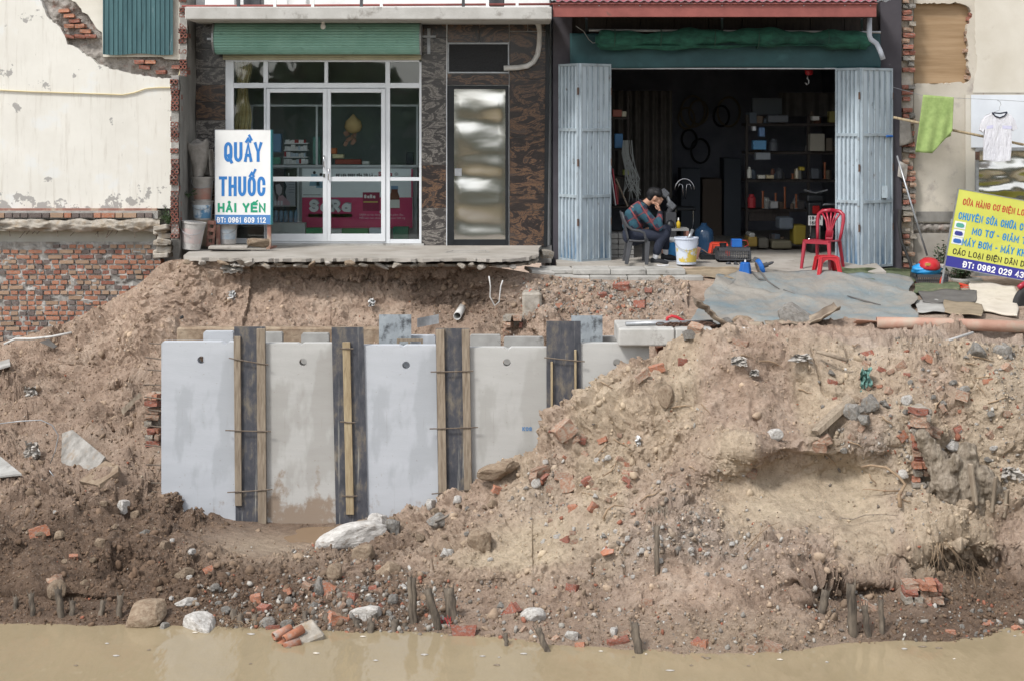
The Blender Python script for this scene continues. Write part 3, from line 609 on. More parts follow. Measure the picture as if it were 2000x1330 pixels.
wet = np.maximum(wet, (1-frontmask)*(PX > 320)*(.38*np.exp(-.5*((PY-535)/16)**2)*sig((PX-480)/40)*sig((1080-PX)/40)+.5*np.exp(-.5*(((PX-900)/90)**2+((PY-600)/40)**2))))  # darker band below the pavement edge, darker patch on the cliff
rub = np.clip(.75*np.exp(-.5*(((PX-1850)/190)**2+((PY-800)/110)**2))+.5*np.exp(-.5*(((PX-1340)/130)**2+((PY-1070)/70)**2))+.6*np.exp(-.5*(((PX-1160)/110)**2+((PY-575)/24)**2))+.4*np.exp(-.5*(((PX-1060)/60)**2+((PY-950)/60)**2)), 0, 1)*np.clip(.6+nz, 0, 1)
sand = np.clip(1.2*(1-sm)*(PX > 690)*frontmask+.5*np.exp(-.5*(((PX-1000)/140)**2+((PY-1080)/40)**2))+.45*np.exp(-.5*(((PX-1430)/160)**2+((PY-1240)/30)**2)), 0, 1)
sand = np.maximum(sand, .75*np.clip(.2+1.5*vnoise(G.reshape(-1,3)*np.array([2.2,.7,.7]), 1.0, 220).reshape(NU, NV), 0, 1)*frontmask*sig((PX-900)/60))
sand = np.maximum(sand, .6*np.exp(-.5*(((PX-510)/90)**2+((PY-1068)/28)**2))); wet = wet*(1-.75*np.exp(-.5*(((PX-510)/95)**2+((PY-1065)/26)**2)))
idx = np.arange(NU*NV).reshape(NU, NV)
F_ = np.stack([idx[:-1,:-1], idx[:-1,1:], idx[1:,1:], idx[1:,:-1]], -1).reshape(-1, 4)
me = bpy.data.meshes.new('earth_bank'); me.vertices.add(NU*NV); me.vertices.foreach_set('co', G.astype(np.float32).ravel())
me.loops.add(len(F_)*4); me.loops.foreach_set('vertex_index', F_.astype(np.int32).ravel()); me.polygons.add(len(F_))
me.polygons.foreach_set('loop_start', np.arange(0, len(F_)*4, 4, dtype=np.int32)); me.update(calc_edges=True)
me.polygons.foreach_set('use_smooth', np.zeros(len(F_), bool))
for nm, arr in (('wet', wet), ('rub', rub), ('sand', sand)):
    a = me.attributes.new(nm, 'FLOAT', 'POINT'); a.data.foreach_set('value', arr.astype(np.float32).ravel())
me.materials.append(M['earth']); earth = bpy.data.objects.new('earth_bank', me); COL.objects.link(earth); struct(earth)
FX, FY = PX.ravel(), PY.ravel(); FG = G.reshape(-1, 3); FN = N_.reshape(-1, 3)
VROW = np.tile(vs_, NU)
def surf(px, py, front=None):
    """the nearest visible point of the earth surface seen through a photo pixel, and its normal"""
    for r in (4, 8, 16, 40):
        m = (np.abs(FX-px) < r) & (np.abs(FY-py) < r)
        if front: m &= VROW > 6.8
        k = np.nonzero(m)[0]
        if len(k):
            i = k[np.argmin(FG[k, 1]-.02*0)] if r < 16 else k[np.argmin((FX[k]-px)**2+(FY[k]-py)**2)]
            return Vector(FG[i]), Vector(FN[i])
    return W(px, py, -6), Vector((0,-1,1)).normalized()
# canal bed and far ground in one sheet, canal water, puddle at the foot of the panels
g = MB(); g.box(-400,400,-400,400,-4.2,-3.62); struct(g.build('ground', M['earth']))
w = MB(); w.grid(lambda u, v: (-60+120*u, -45+39.5*v, ZW), 60, 40); struct(w.build('canal_water', M['water'], smooth=True))
w = MB(); w.grid(lambda u, v: (wx(330+470*u, -5.2), -5.0-1.15*v, -2.747), 20, 10); struct(w.build('puddle_water', M['pool'], smooth=True))

# ------------------------------------------------------------------ grit, chips and clods too many to count
def chunk_mesh(seed, sub=1, j=.28, flat_=.75):
    bm = bmesh.new(); bmesh.ops.create_icosphere(bm, subdivisions=sub, radius=.5); r = random.Random(seed)
    ax = [Vector((r.gauss(0,1), r.gauss(0,1), r.gauss(0,1))).normalized() for _ in range(7)]
    for v in bm.verts:
        for a in ax:
            d = v.co.dot(a)
            if d > .33: v.co -= a*(d-.33)*.85          # planar fractures
        v.co *= 1+r.uniform(-j, j)*.4
        v.co.z *= flat_
    out = (np.array([v.co[:] for v in bm.verts]), np.array([[v.index for v in f.verts] for f in bm.faces])); bm.free(); return out
def lin(h): return np.array(C(h, .93))
LOCAL = lin('AB9681')[None, :]*(1+.22*fbm(FG, 2.0, 3, 50))[:, None]
LOCAL = LOCAL*(1-rub.ravel())[:, None]+rub.ravel()[:, None]*lin('AA9F93'); LOCAL = LOCAL*(1-sand.ravel())[:, None]+sand.ravel()[:, None]*lin('C0AE95'); LOCAL = LOCAL*(1-wet.ravel())[:, None]+wet.ravel()[:, None]*lin('6B5646')
def scatter(name, n, shapes, sizes, weight, palette, seed, label, cat, sink=.25, local=.0):
    r = np.random.default_rng(seed); p = weight.ravel().clip(0); p = p*(np.linalg.norm(np.cross(np.gradient(G, axis=0), np.gradient(G, axis=1)), axis=2).ravel()); p /= p.sum()
    ids = r.choice(len(p), n, p=p); V = []; F = []; Cc = []; off = 0
    for k, i in enumerate(ids):
        sv, sf = shapes[k % len(shapes)]; s = sizes[0]*(sizes[1]/sizes[0])**(r.random()**2.2)
        e = Euler(r.uniform(0, 6.28, 3)).to_matrix(); sc = r.uniform(.6, 1.3, 3)*s
        q = (sv*sc)@np.array(e).T+FG[i]+FN[i]*s*(.5-sink)*.6+r.normal(0, .004, 3)
        V.append(q); F.append(sf+off); off += len(sv)
        c = np.array(palette[r.choice(len(palette), p=[x[1] for x in palette])][0])*r.uniform(.8, 1.15) if r.random() > local else LOCAL[i]*r.uniform(.72, 1.18); Cc.append(np.tile([*c, 1], (len(sv), 1)))
    V = np.concatenate(V); F = np.concatenate(F); Cc = np.concatenate(Cc).clip(0, 1)
    me = bpy.data.meshes.new(name); me.vertices.add(len(V)); me.vertices.foreach_set('co', V.astype(np.float32).ravel())
    me.loops.add(len(F)*3); me.loops.foreach_set('vertex_index', F.astype(np.int32).ravel()); me.polygons.add(len(F)); me.polygons.foreach_set('loop_start', np.arange(0, len(F)*3, 3, dtype=np.int32)); me.update(calc_edges=True)
    a = me.color_attributes.new('Col', 'FLOAT_COLOR', 'POINT'); a.data.foreach_set('color', Cc.astype(np.float32).ravel())
    me.materials.append(M['grit']); o = bpy.data.objects.new(name, me); COL.objects.link(o); tag(o, label, cat); struct(o, 'stuff'); return o
vis = ((FX > -40) & (FX < 2040) & (FY < 1290)).reshape(NU, NV)*(FN[:, 1] < .3).reshape(NU, NV)*((VROW > 6.7) | (FX < 325) | (VROW < 4.2)).reshape(NU, NV)
vis = vis*(G[..., 2] > ZW-.02)*np.where((PX > 1345) & (vs_[None, :] < 4.4), 0, 1)*np.where((PX > 320) & (vs_[None, :] < .4), 0, 1)
SH0 = [chunk_mesh(s, 1, .5) for s in range(10)]; SH0 = [(a[:], b) for a, b in SH0]
bm = bmesh.new(); bmesh.ops.create_icosphere(bm, subdivisions=1, radius=.5); ICO = (np.array([v.co[:] for v in bm.verts]), np.array([[v.index for v in f.verts] for f in bm.faces])); bm.free()
def ico_var(seed):
    r = np.random.default_rng(seed); return (ICO[0]*r.uniform(.6, 1.25, (12, 1))*np.array([1,.8,.65]), ICO[1])
SHT = [ico_var(s) for s in range(12)]
drypal = [(C('A6957C'), .28), (C('8E785F'), .3), (C('B0A698'), .14), (C('7C614A'), .16), (C('C6C2B9'), .04), (C('9C664C', .9), .08)]
wetpal = [(C('6E5542'), .45), (C('86694F'), .33), (C('5A4637'), .14), (C('9A8874'), .05), (C('A35A40'), .03)]
greypal = [(C('958F87'), .34), (C('ACA69C'), .16), (C('7C7268'), .3), (C('C4C0B8'), .06), (C('9A6450', .9), .14)]
scatter('fine_gravel', 15000, SHT, (.008, .034), vis*(1-wet)*(.12+sm)*(.5+rub), drypal, 11, 'fine gravel and chips strewn over the dry sandy earth', 'gravel', local=.55)
scatter('rubble_grit', 8500, SHT, (.012, .075), vis*rub*(.2+sm)+vis*.6*(G[..., 2] < -2.68)*(PX > 380)*np.where(PX < 900, 2.2, .45)*sm**2+vis*(vs_[None, :] < 3.6)*(vs_[None, :] > .3)*sig((PX-1060)/15)*sig((1290-PX)/20)*1.2, greypal, 12, 'grey rubble grit mixed with brick chips on the mound and at the waterline', 'rubble', local=.35)
scatter('mud_crumbs', 9000, SHT, (.012, .055), vis*wet*sm, wetpal, 13, 'dark wet mud crumbs covering the low left bank', 'mud', local=.6)
scatter('soil_crumbs', 13000, SHT, (.010, .038), vis*sm*(1-.5*wet), drypal, 15, 'crumbs of dry soil lying all over the dug slopes', 'soil', .4, 1.0)
scatter('earth_clods', 1500, [chunk_mesh(s, 2, .3) for s in range(8)], (.03, .13), vis*sm*(.35+wet)*np.clip(.2+LM.reshape(NU, NV), 0, 1.3)**2, drypal, 14, 'lumpy earth clods lying over the dug soil', 'earth', .5, 1.0)

# ------------------------------------------------------------------ buildings: left demolished house
def pbox(mb, px0, px1, py0, py1, yf, yb, Y=None):
    """box whose front face covers a photo rectangle at depth yf (or Y) and reaches back to yb"""
    Y = yf if Y is None else Y
    return mb.box(wx(px0,Y), wx(px1,Y), yf, yb, wz(py1,Y), wz(py0,Y))
def ppoly(mb, pts, yf, yb): return mb.prism([(wx(a,yf), wz(b,yf)) for a, b in pts], yf, yb)
def ragged(pts, step=5, amp=2.2, seed=1):
    r = random.Random(seed); out = []
    for (a, b), (c, d) in zip(pts[:-1], pts[1:]):
        n = max(1, int(math.hypot(c-a, d-b)/step)); out += [(a+(c-a)*i/n+r.uniform(-amp,amp), b+(d-b)*i/n+r.uniform(-amp,amp)) for i in range(n)]
    return out+[pts[-1]]
bk = MB(); bk.box(-.5,.5,-.5,.5,-.5,.5); BRICK = bk.mesh('brick')      # unit brick shared by all brickwork
BRICK.materials.append(M['brickO'])
def rough_brick(seed):
    bm = bmesh.new(); bmesh.ops.create_cube(bm, size=1); bmesh.ops.subdivide_edges(bm, edges=bm.edges[:], cuts=1, use_grid_fill=True); r = random.Random(seed)
    for v in bm.verts: v.co += Vector((r.uniform(-.07,.07), r.uniform(-.07,.07), r.uniform(-.09,.09)))
    me_ = bpy.data.meshes.new('brick'); bm.to_mesh(me_); bm.free(); me_.materials.append(M['brickO']); return me_
RBR = [rough_brick(s) for s in range(6)]
lh = thing('demolished_house', 'cream plastered house cut open, its broken edge of hollow bricks beside the pharmacy', 'house', W(150,680,-.3))
LOWC = ragged([(58,-40),(80,5),(90,30),(104,45),(118,56),(126,70),(130,86),(146,93),(158,100),(170,110),(195,128),(215,134),(238,140),(262,146),(300,152),(354,156)], 5, 1.6, 3)
UPC = ragged([(128,-40),(140,2),(152,9),(160,24),(172,31),(180,44),(190,58),(199,64)], 5, 1.6, 4)
b = MB(); pbox(b, -400, 354, -260, 720, -.26, .2); b.build('core_wall', M['mortar'], lh)
def roughpatch(u, v):
    px = 40+315*u; py = -45+215*v; p = np.array([[px/40., py/40., 0]])
    return W(px, py, -.315-.05*fb(p[0],1.2,5,5))
b = MB(); b.grid(roughpatch, 90, 62); b.build('broken_masonry', M['rough_mortar'], lh)
b = MB(); ppoly(b, LOWC+[(354,408),(-400,408),(-400,-40)], -.43, -.30); b.build('plaster_coat', M['cream'], lh)
b = MB(); ppoly(b, UPC+[(201,112),(316,112),(322,116),(354,118),(354,-60),(128,-60)], -.40, -.30); b.build('upper_plaster', M['cream2'], lh)
def between(px, py):
    lo = max((q[1] for q in LOWC if abs(q[0]-px) < 6), default=-99); up = 112 if px > 199 else max((q[1] for q in UPC if abs(q[0]-px) < 8), default=-60)
    return up+4 < py < lo-5
r_ = random.Random(5)
for row in range(17):
    for col in range(14):
        px = 84+col*21+(row % 2)*10; py = 2+row*10
        if between(px-7, py) and between(px+7, py) and r_.random() < .3:
            inst(r_.choice(RBR), 'brick', lh, W(px, py, -.36-r_.uniform(0,.03)), (r_.uniform(-.08,.08),)*3, (.14,.1,.05), r_.choice([M['brickO'],M['brickR'],M['brickR']]))
# teal corrugated sheet over the old window
b = MB(); n = 64
def corr(u, v):
    k = u*15; t = k-math.floor(k); h = .014 if t < .18 else (.014-.014*(t-.18)/.08 if t < .26 else (0 if t < .92 else .014*(t-.92)/.08))
    x = wx(201+137*u, -.47); return (x, -.46-h, wz(-60+167*v+(1.5*math.sin(u*9)), -.47))
b.grid(corr, 180, 4); b.build('corrugated_sheet', M['corr'], lh)
# cable stapled along the wall
cb = [(-60,178),(0,177),(60,180),(120,182),(180,184),(240,186),(262,182),(285,174),(310,172),(332,172),(345,165),(352,140),(356,100),(358,70)]
b = MB(); b.tube([W(x,y,-.45) for x,y in cb], .011, 6); b.build('cable', flat('old_yellow_cable','CDBE93'), lh, smooth=True)
# cut floor slab with rebar stubs
def slab_edge(u, v):
    px = -400+712*u; p = np.array([[px/30., v*3, 1.]]); return W(px, 429+23*v+3*fb(p[0],1.1,3,8), -.66-.06*math.sin(v*3.1)+.05*fb(p[0],.9,4,9))
b = MB(); b.grid(slab_edge, 240, 12); b.grid(lambda u, v: (wx(-400+712*u,-.66), -.60+.35*v, wz(428,-.6)+.004*v), 20, 3); b.grid(lambda u, v: (wx(-400+712*u,-.66), -.64+.38*v, wz(450,-.66)), 20, 3); b.build('floor_slab_stub', M['mortarchunk'], lh, smooth=True)
b = MB(); pbox(b, -400, 306, 408, 413, -.50, -.3); b.build('red_tile_skirting', M['redpvc'], lh)
px = -30
while px < 300:
    w_ = r_.choice([13,13,25]); inst(BRICK, 'brick', lh, W(px+w_/2, 421, -.56), (0,0,0), (w_/141.,.12,.062), r_.choice([M['brickT'],M['brickD'],M['brickD'],M['brickO']])); px += w_+2.2
b = MB(); pbox(b, -400, 308, 413, 429, -.58, -.3); b.build('mortar_bed', M['mortar'], lh)
for i, px in enumerate([18,52,60,72,80,112,150,190,196,214,222,232,262]):
    p = W(px, 449, -.62); q = p+Vector((r_.uniform(-.10,.03), -.05, -r_.uniform(.05,.12)))
    b = MB(); b.tube([p+Vector((0,.1,.03)), p, q], .006, 6); b.build('rebar_stub', M['steelbar'], lh)
b = MB(); pbox(b, -400, 305, 450, 474, -.36, -.2); b.build('plaster_beam', M['cream2'], lh)
b = MB(); pbox(b, 305.5, 312, 455, 530, -.46, -.3); b.build('rusty_angle_bar', M['rust'], lh)
# hollow brick with two round holes, shared
def hollow_mesh(wd, ht, dp):
    mb = MB(); cells = [(-wd/2,0),(0,wd/2)]
    for a, c in cells:
        cx = (a+c)/2; rr = min(c-a, ht)*.33; oc = [(cx+rr*math.cos(math.pi/8+i*math.pi/4), rr*math.sin(math.pi/8+i*math.pi/4)) for i in range(8)]
        sq = []
        for i in range(8):
            g_ = math.pi/8+i*math.pi/4; ca, sa = math.cos(g_), math.sin(g_); k = min((c-a)/2/abs(ca), ht/2/abs(sa)); sq.append((cx+ca*k, sa*k))
        sq = [(a if x < cx-(c-a)*.45 else (c if x > cx+(c-a)*.45 else x), z) for x, z in sq]
        mb.cur = 0
        mb.add([(x,0,z) for x,z in sq]+[(x,0,z) for x,z in oc], [(i,(i+1) % 8,8+(i+1) % 8,8+i) for i in range(8)])
        mb.cur = 1; mb.add([(x,0,z) for x,z in oc]+[(x,dp*.8,z) for x,z in oc], [(i,(i+1) % 8,8+(i+1) % 8,8+i) for i in range(8)]+[tuple(range(8,16))])
    mb.cur = 0; h, w2 = ht/2, wd/2
    mb.add([(-w2,0,-h),(w2,0,-h),(w2,0,h),(-w2,0,h),(-w2,dp,-h),(w2,dp,-h),(w2,dp,h),(-w2,dp,h)], [(0,4,5,1),(1,5,6,2),(2,6,7,3),(3,7,4,0)])
    me_ = mb.mesh('hollow_brick'); me_.materials.append(M['hollow']); me_.materials.append(M['hole']); return me_
HOL = hollow_mesh(.105,.062,.18)
PWX0, PWX1 = -4.60, -4.475
b = MB(); b.box(PWX0+.012, PWX1-.012, -.585, .25, wz(160,-.6), 5.2); b.box(PWX0+.012, PWX1-.012, -1.17, .25, wz(470,-1.2), wz(150,-.6)); b.build('hollow_brick_core', M['mortar'], lh)
def cemface(u, v):
    z = wz(505,-1.2)+(5.2-wz(505,-1.2))*v; yl = -1.19 if z < wz(152,-.6) else -.60; yl += .05*math.sin(z*9)+.04*math.sin(z*23+1); yl = max(yl, -1.2)
    return (PWX1+.006*math.sin(z*7+u*5), yl+(.25-yl)*u, z)
b = MB(); b.grid(cemface, 12, 160); b.build('cement_side', M['cement'], lh, smooth=True)
for k in range(62):
    z = wz(462,-1.2)+.004+k*.0715; up = z > wz(156,-.6); yf = (-.60 if up else -1.19)+r_.uniform(-.03,.03)
    if z > 3.45: break
    if r_.random() < .14: continue
    inst(HOL, 'hollow_brick', lh, ((PWX0+PWX1)/2+r_.uniform(-.012,.008), yf, z), (r_.uniform(-.05,.05),r_.uniform(-.05,.05),r_.uniform(-.12,.12)), (1,1,1))
for i in range(6): inst(HOL, 'hollow_brick', lh, W(6+i*15.2, 485, -.40), (0,0,0), (1,1,1.35))
b = MB()
for i in range(9): b.obox(W(322+r_.uniform(-6,8), 448+i*6.4, -1.0+r_.uniform(-.1,.1)), (.20,.3,.07), (r_.uniform(-.2,.2),)*3)
o = b.build('broken_footing', M['mortarchunk'], lh, bevel=.012)
# the old brick wall above the dug soil: each brick a piece
soil = lambda px: np.interp(px, [-40,0,120,215,285,312], [690,676,645,600,560,520])
nb = 0; rest = MB()
for row in range(21):
    py = 481+row*9.95; px = -34-r_.uniform(0,20); yb = -.40
    while px < 316:
        w_ = 28 if r_.random() < .16 else 13.6
        if px+w_ > 318: w_ = 318-px
        if row == 0 and px < 92: px += w_+2.2; continue
        if w_ > 5 and py < soil(px)+12 and r_.random() < .96:
            mt = r_.choices([M['brickO'],M['brickR'],M['brickT'],M['brickD']], [.5,.12,.25,.13])[0]; k = 141.0
            if nb < 300: inst(BRICK, 'brick', lh, W(px+w_/2, py+r_.uniform(-.5,.5), yb+r_.uniform(0,.018)), (r_.uniform(-.01,.01),r_.uniform(-.02,.02),0), (w_/k*.93,.24,.047), mt); nb += 1
            else: rest.obox(W(px+w_/2, py, yb+r_.uniform(0,.018)), (w_/k,.24,.056))
        px += w_+r_.uniform(1.6,3)
if rest.v: struct(rest.build('bricks', M['brickO'], lh), 'stuff')
b = MB(); b.grid(lambda u, v: W(-400+712*u, 473+240*v, -.492-.028*fb((u*50,v*20,0),1,4,3)), 150, 60); b.build('mortar_joints', M['mortar'], lh)

# ------------------------------------------------------------------ pharmacy house
ph = thing('pharmacy_house', 'dark marble fronted pharmacy with white glass doors under a concrete balcony', 'house', W(725,480,0))
b = MB()
XL, XR = wx(383,0), wx(1073,0)
def wallx(a, c, top, bot): b.box(wx(a,0), wx(c,0), 0, .2, wz(bot,0), wz(top,0))
wallx(383,441,-500,481); wallx(823,873,-500,481); wallx(993,1073,-500,481); wallx(441,823,-500,117); wallx(873,993,-500,168)
b.build('front_wall', M['white'], ph)
b = MB(); b.box(XL-.1,XL,.2,4.2,-.3,5.5); b.box(XR,XR+.03,.2,4.2,-.3,5.5); b.box(XL,XR,4.0,4.2,-.3,5.5); b.build('side_walls', flat('pale_green_room_wall','DCE2DE'), ph)
b = MB(); b.box(XL,XR,.2,4.0,3.1,3.25); b.build('room_ceiling', M['white'], ph)
b = MB(); b.box(XL-.1,XR+.03,.0,4.2,-.25,-.004); b.build('room_floor', M['concOld'], ph)
b = MB(); b.box(XL-.1,XR+.1,-.02,4.3,5.5,5.65); b.build('roof_slab', M['concOld'], ph)
def tiles(px0, px1, ys, mats):
    for i, (a, c) in enumerate(zip(ys[:-1], ys[1:])):
        mb = MB(); mb.box(wx(px0+.35,0), wx(px1-.35,0), -.028, -.003, wz(c-.35,0), wz(a+.35,0)); mb.build('marble_tile', mats[i % len(mats)], ph, bevel=.002)
tiles(383,441,[46,96,133,167,200,236,272,308,345,382,420,481],[M['marbleG'],M['marbleG'],M['marbleG'],M['marbleB'],M['marbleB']])
tiles(823,872,[46,75,155,238,323,407,481],[M['marbleB'],M['marbleG'],M['marbleG'],M['marbleG']])
tiles(874,936,[46,84],[M['marbleB']]); tiles(936,994,[46,84],[M['marbleB']]); tiles(874,994,[145,167],[M['marbleB']])
tiles(995,1030,[46,62],[M['marbleB']]); tiles(995,1066,[63,155,268,380,412,482],[M['marbleB']]); tiles(1031,1066,[46,62],[M['marbleB']])
b = MB(); pbox(b, 871.6, 873.2, 46, 481, -.034, -.003); b.build('white_edge_strip', M['whitepaint'], ph)
b = MB(); b.prism([(wx(1066,0),wz(46,0)),(wx(1075,0),wz(46,0)),(wx(1069,0),wz(482,0)),(wx(1062,0),wz(482,0))], -.06, -.03); b.build('corner_trim', M['black'], ph)
# balcony slab, railing and what stands on it
YB = -1.25; zb0, zb1 = wz(39,YB), wz(14,YB)
b = MB(); b.box(wx(361,YB), wx(1078,YB), YB, -.001, zb0, zb1); b.build('balcony_slab', M['slabwhite'], ph, bevel=.012)
rl = MB(); rl.tube([W(355,13,YB+.1),W(1078,9,YB+.1)], .016, 8); rl.build('handrail', M['redframe'], ph, smooth=True)
for px in (466,537,611,706,745,905,952,1010):
    b = MB(); p = W(px,14,YB+.1); b.box(p.x-.02,p.x+.02,p.y-.02,p.y+.02,zb1,zb1+1.0); b.build('railing_post', M['darkgrey'] if px in (466,706,905) else M['white'], ph)
b = MB(); rr_ = W(0,0,YB+.1); b.tube([W(355,-60,YB+.1),W(1078,-60,YB+.1)], .02, 8); b.build('handrail', M['redframe'], ph, smooth=True)
# white aluminium and glass shopfront
FR = []
def fbar(mb, px0, px1, py0, py1, yf=-.03, yb=.035): pbox(mb, px0, px1, py0, py1, yf, yb, 0)
b = MB()
for a in ((441,457,117,476),(515,524,122,163),(634,641,122,163),(753,762,122,476),(819,823.5,122,476),(516,520,172,476)): fbar(b, *a)
for a in ((457,819,116,122),(457,819,163,173),(457,516,466,476),(457,516,346,352),(762,819,347,354),(762,819,468,476),(520,753,472,476)): fbar(b, *a, yf=-.026)
b.build('shopfront_frame', M['whitepaint'], ph, bevel=.003)
def leaf(px0, px1, hx, hy):
    mb = MB()
    for a in ((px0,px0+7,174,472),(px1-8,px1,174,472)): fbar(mb, *a, yf=-.05, yb=-.005)
    for a in ((px0+7,px1-8,174,182),(px0+7,px1-8,346,355),(px0+7,px1-8,457,472)): fbar(mb, *a, yf=-.048, yb=-.007)
    d = mb.build('door_leaf', M['whitepaint'], ph, bevel=.003)
    for y0, y1 in ((182,346),(355,457)):
        m2 = MB(); m2.box(wx(px0+6,0), wx(px1-7,0), -.030, -.024, wz(y1+1,0), wz(y0-1,0)); m2.build('pane', M['glass'], d)
    m2 = MB(); m2.tube([W(hx,hy-11,-.055),W(hx,hy-10,-.09),W(hx,hy+10,-.09),W(hx,hy+11,-.055)], .009, 8); m2.build('handle', M['chrome'], d, smooth=True)
    return d
dl = leaf(521,639.4,632.5,316); leaf(639.8,753,641.5,341)
m2 = MB(); pbox(m2, 631, 634.5, 340, 347, -.062, -.05); m2.build('lock', M['chrome'], dl)
for a in ((457,515,122,163),(524,634,122,163),(641,753,122,163),(762,819,122,163),(457,516,173,346),(457,516,352,466),(762,819,173,347),(762,819,354,468)):
    m2 = MB(); m2.box(wx(a[0]-.5,0), wx(a[1]+.5,0), .0, .005, wz(a[3]+.5,0), wz(a[2]-.5,0)); m2.build('pane', M['glass'], ph)
b = MB(); pbox(b, 441, 828, 476, 484, -.06, .15, 0); b.build('threshold', M['concOld'], ph)
# roller shutter
sh = MB(); RC = (-.26, wz(76,-.26)); RS = .215
def slat(g0, g1):
    m = MB(); x0, x1 = wx(421,-.3), wx(821,-.3); k = 5
    pts = [(RC[0]-(RS+.012*math.sin(math.pi*i/k))*math.sin(math.radians(g0+(g1-g0)*i/k)), RC[1]+(RS+.012*math.sin(math.pi*i/k))*math.cos(math.radians(g0+(g1-g0)*i/k))) for i in range(k+1)]
    m.add([(x0,y,z) for y,z in pts]+[(x1,y,z) for y,z in pts], [(i,i+1,k+2+i,k+1+i) for i in range(k)]); return m
core = MB(); core.tube([(wx(421,-.3)+.004,RC[0],RC[1]),(wx(821,-.3)-.004,RC[0],RC[1])], RS-.004, 28); core = core.build('shutter_roll', M['shutter'], ph)
for i in range(14): slat(20+i*11.2, 20+i*11.2+10.9).build('slat', M['shutter'], core, smooth=True)
for i in range(4):
    m = MB(); pbox(m, 437, 823, 100+i*4.6, 104.3+i*4.6, -.085+.012*(i % 2), -.06, 0); m.build('bottom_slat', M['shutcream'], core, bevel=.004)
for px, sx in ((419,-1),(822,1)):
    m = MB(); m.lathe([(RS+.02,-.012),(RS+.02,.012)], 24, (wx(px,-.3), RC[0], RC[1]), Euler((0,math.pi/2,0)).to_matrix()); m.build('end_plate', M['galv'], core)
m = MB(); pbox(m, 835, 841, 57, 107, -.07, -.03, 0); pbox(m, 824, 852, 71, 75, -.11, -.07, 0); m.build('shutter_bracket', M['galv'], ph)
m = MB(); pbox(m, 405, 420, 75, 79, -.28, -.25, -.25); m.build('shutter_axle', M['galv'], ph)
# polished steel door in a black frame, dark transom, bent drain pipe
df = MB()
for a in ((874,887,169,480),(987,993,169,480)): pbox(df, *a, -.05, .03, 0)
for a in ((887,987,169,175),(887,987,468,480)): pbox(df, *a, -.048, .03, 0)
df = df.build('door_frame', M['black'], ph, bevel=.004)
def inoxf(u, v):
    x = wx(887+100*u,0); z = wz(175+293*v,0); p = np.array([[x*1.1, 0, z*2.3]]); e = min(1, 8*u, 8*(1-u), 14*v, 14*(1-v))
    return (x, -.035-.014*e*fb(p[0],1.0,2,31), z)
m = MB(); m.grid(inoxf, 40, 110); m.build('steel_sheet', M['inox'], df, smooth=True)
m = MB(); pbox(m, 888.5, 902, 330, 344, -.065, -.05, 0); m.build('patch_plate', M['galv'], df)
tf = MB()
for a in ((875,994,85,87.5),(875,994,141.5,144),): pbox(tf, *a, -.045, -.004, 0)
for a in ((875,877,87.5,141.5),(992,994,87.5,141.5)): pbox(tf, *a, -.043, -.004, 0)
tf = tf.build('transom_frame', M['galv'], ph)
m = MB(); pbox(m, 877, 992, 87.5, 141.5, -.03, -.01, 0); m.build('transom_panel', pm('black_textured_glass', C('15161A'), C('0C0D10'), 30, .3, .8, 60, .01), tf)
pp = [(1046,42),(1052,50),(1054,62),(1053,90),(1050,108),(1042,122),(1030,130),(1012,133),(984,134)]
m = MB(); m.tube([W(x,y,-.13) for x,y in pp], .034, 12, cap=False); m.build('drain_pipe', M['pvc'], ph, smooth=True, solid=.006)
# bulb hanging below the balcony
bu = thing('light_bulb', 'small white light bulb under the balcony above the green shutter', 'bulb', W(631,40,-.7))
m = MB(); m.lathe([(.002,-.13),(.03,-.115),(.037,-.085),(.025,-.055),(.02,-.05)], 14, W(631,40,-.7)); m.build('glass_bulb', flat('milk_glass','DEDEDC',.2), bu, smooth=True)
m = MB(); m.lathe([(.021,-.055),(.024,-.03),(.018,.004)], 12, W(631,40,-.7)); m.build('socket', M['white'], bu, smooth=True)
# things on the balcony
for i, (a, c, mt, lb) in enumerate([(400,460,'white','white tub on the balcony near its left end'),(475,510,'darkgrey','dark grey pot standing on the balcony beside the white tub'),(955,985,'darkgrey','dark grey box on the balcony right of the middle'),(560,600,'white','low white basin at the middle of the balcony')]):
    m = MB(); pbox(m, a, c, -28, 13, -1.0, -.7, -1.0); o = m.build('flower_pot' if 'pot' in lb else 'plastic_tub', M[mt], base=W((a+c)/2,13,-.85), bevel=.02); tag(o, lb, 'pot' if 'pot' in lb else 'tub')

# ------------------------------------------------------------------ pharmacy interior
cu = MB(); cu.grid(lambda u, v: (wx(458+(34-14*math.sin(math.pi*min(v*1.15,1))**2*.9)*u+4*math.sin(v*4),.2), .22+.025*math.sin(u*26+v*2), wz(121+134*v,.2)), 60, 24)
cu = tag(cu.build('curtain', M['cream_cloth'], base=W(475,255,.2), smooth=True), 'yellow gathered curtain hanging inside the left pane of the pharmacy', 'curtain')
ct = thing('glass_counter', 'aluminium framed glass display counter inside the pharmacy', 'counter', W(700,470,.75))
m = MB(); pbox(m, 527, 815, 327, 478, .80, 1.5, .8); m.build('counter_body', flat('counter_grey','AEB4B6'), ct)
m = MB()
for a in ((455,818,205,209),(527,818,323,328)): pbox(m, *a, .74, .78, .76)
for a in ((490,494,205,325),(617,621,205,325),(745,749,205,325),(813,817,205,325),(581,584,328,470)): pbox(m, *a, .735, .785, .76)
m.build('counter_frame', M['whitepaint'], ct)
m = MB(); pbox(m, 527, 815, 321, 323.5, .78, 1.4, .8); m.build('counter_top', M['glass'], ct)
m = MB(); pbox(m, 470, 820, 205, 330, 2.6, 2.7, 2.6); m.build('back_cabinet', flat('grey_green_cabinet','7E8A86'), thing('wall_cabinet','tall dark glass fronted cabinet at the back of the pharmacy','cabinet',W(640,330,2.6)))
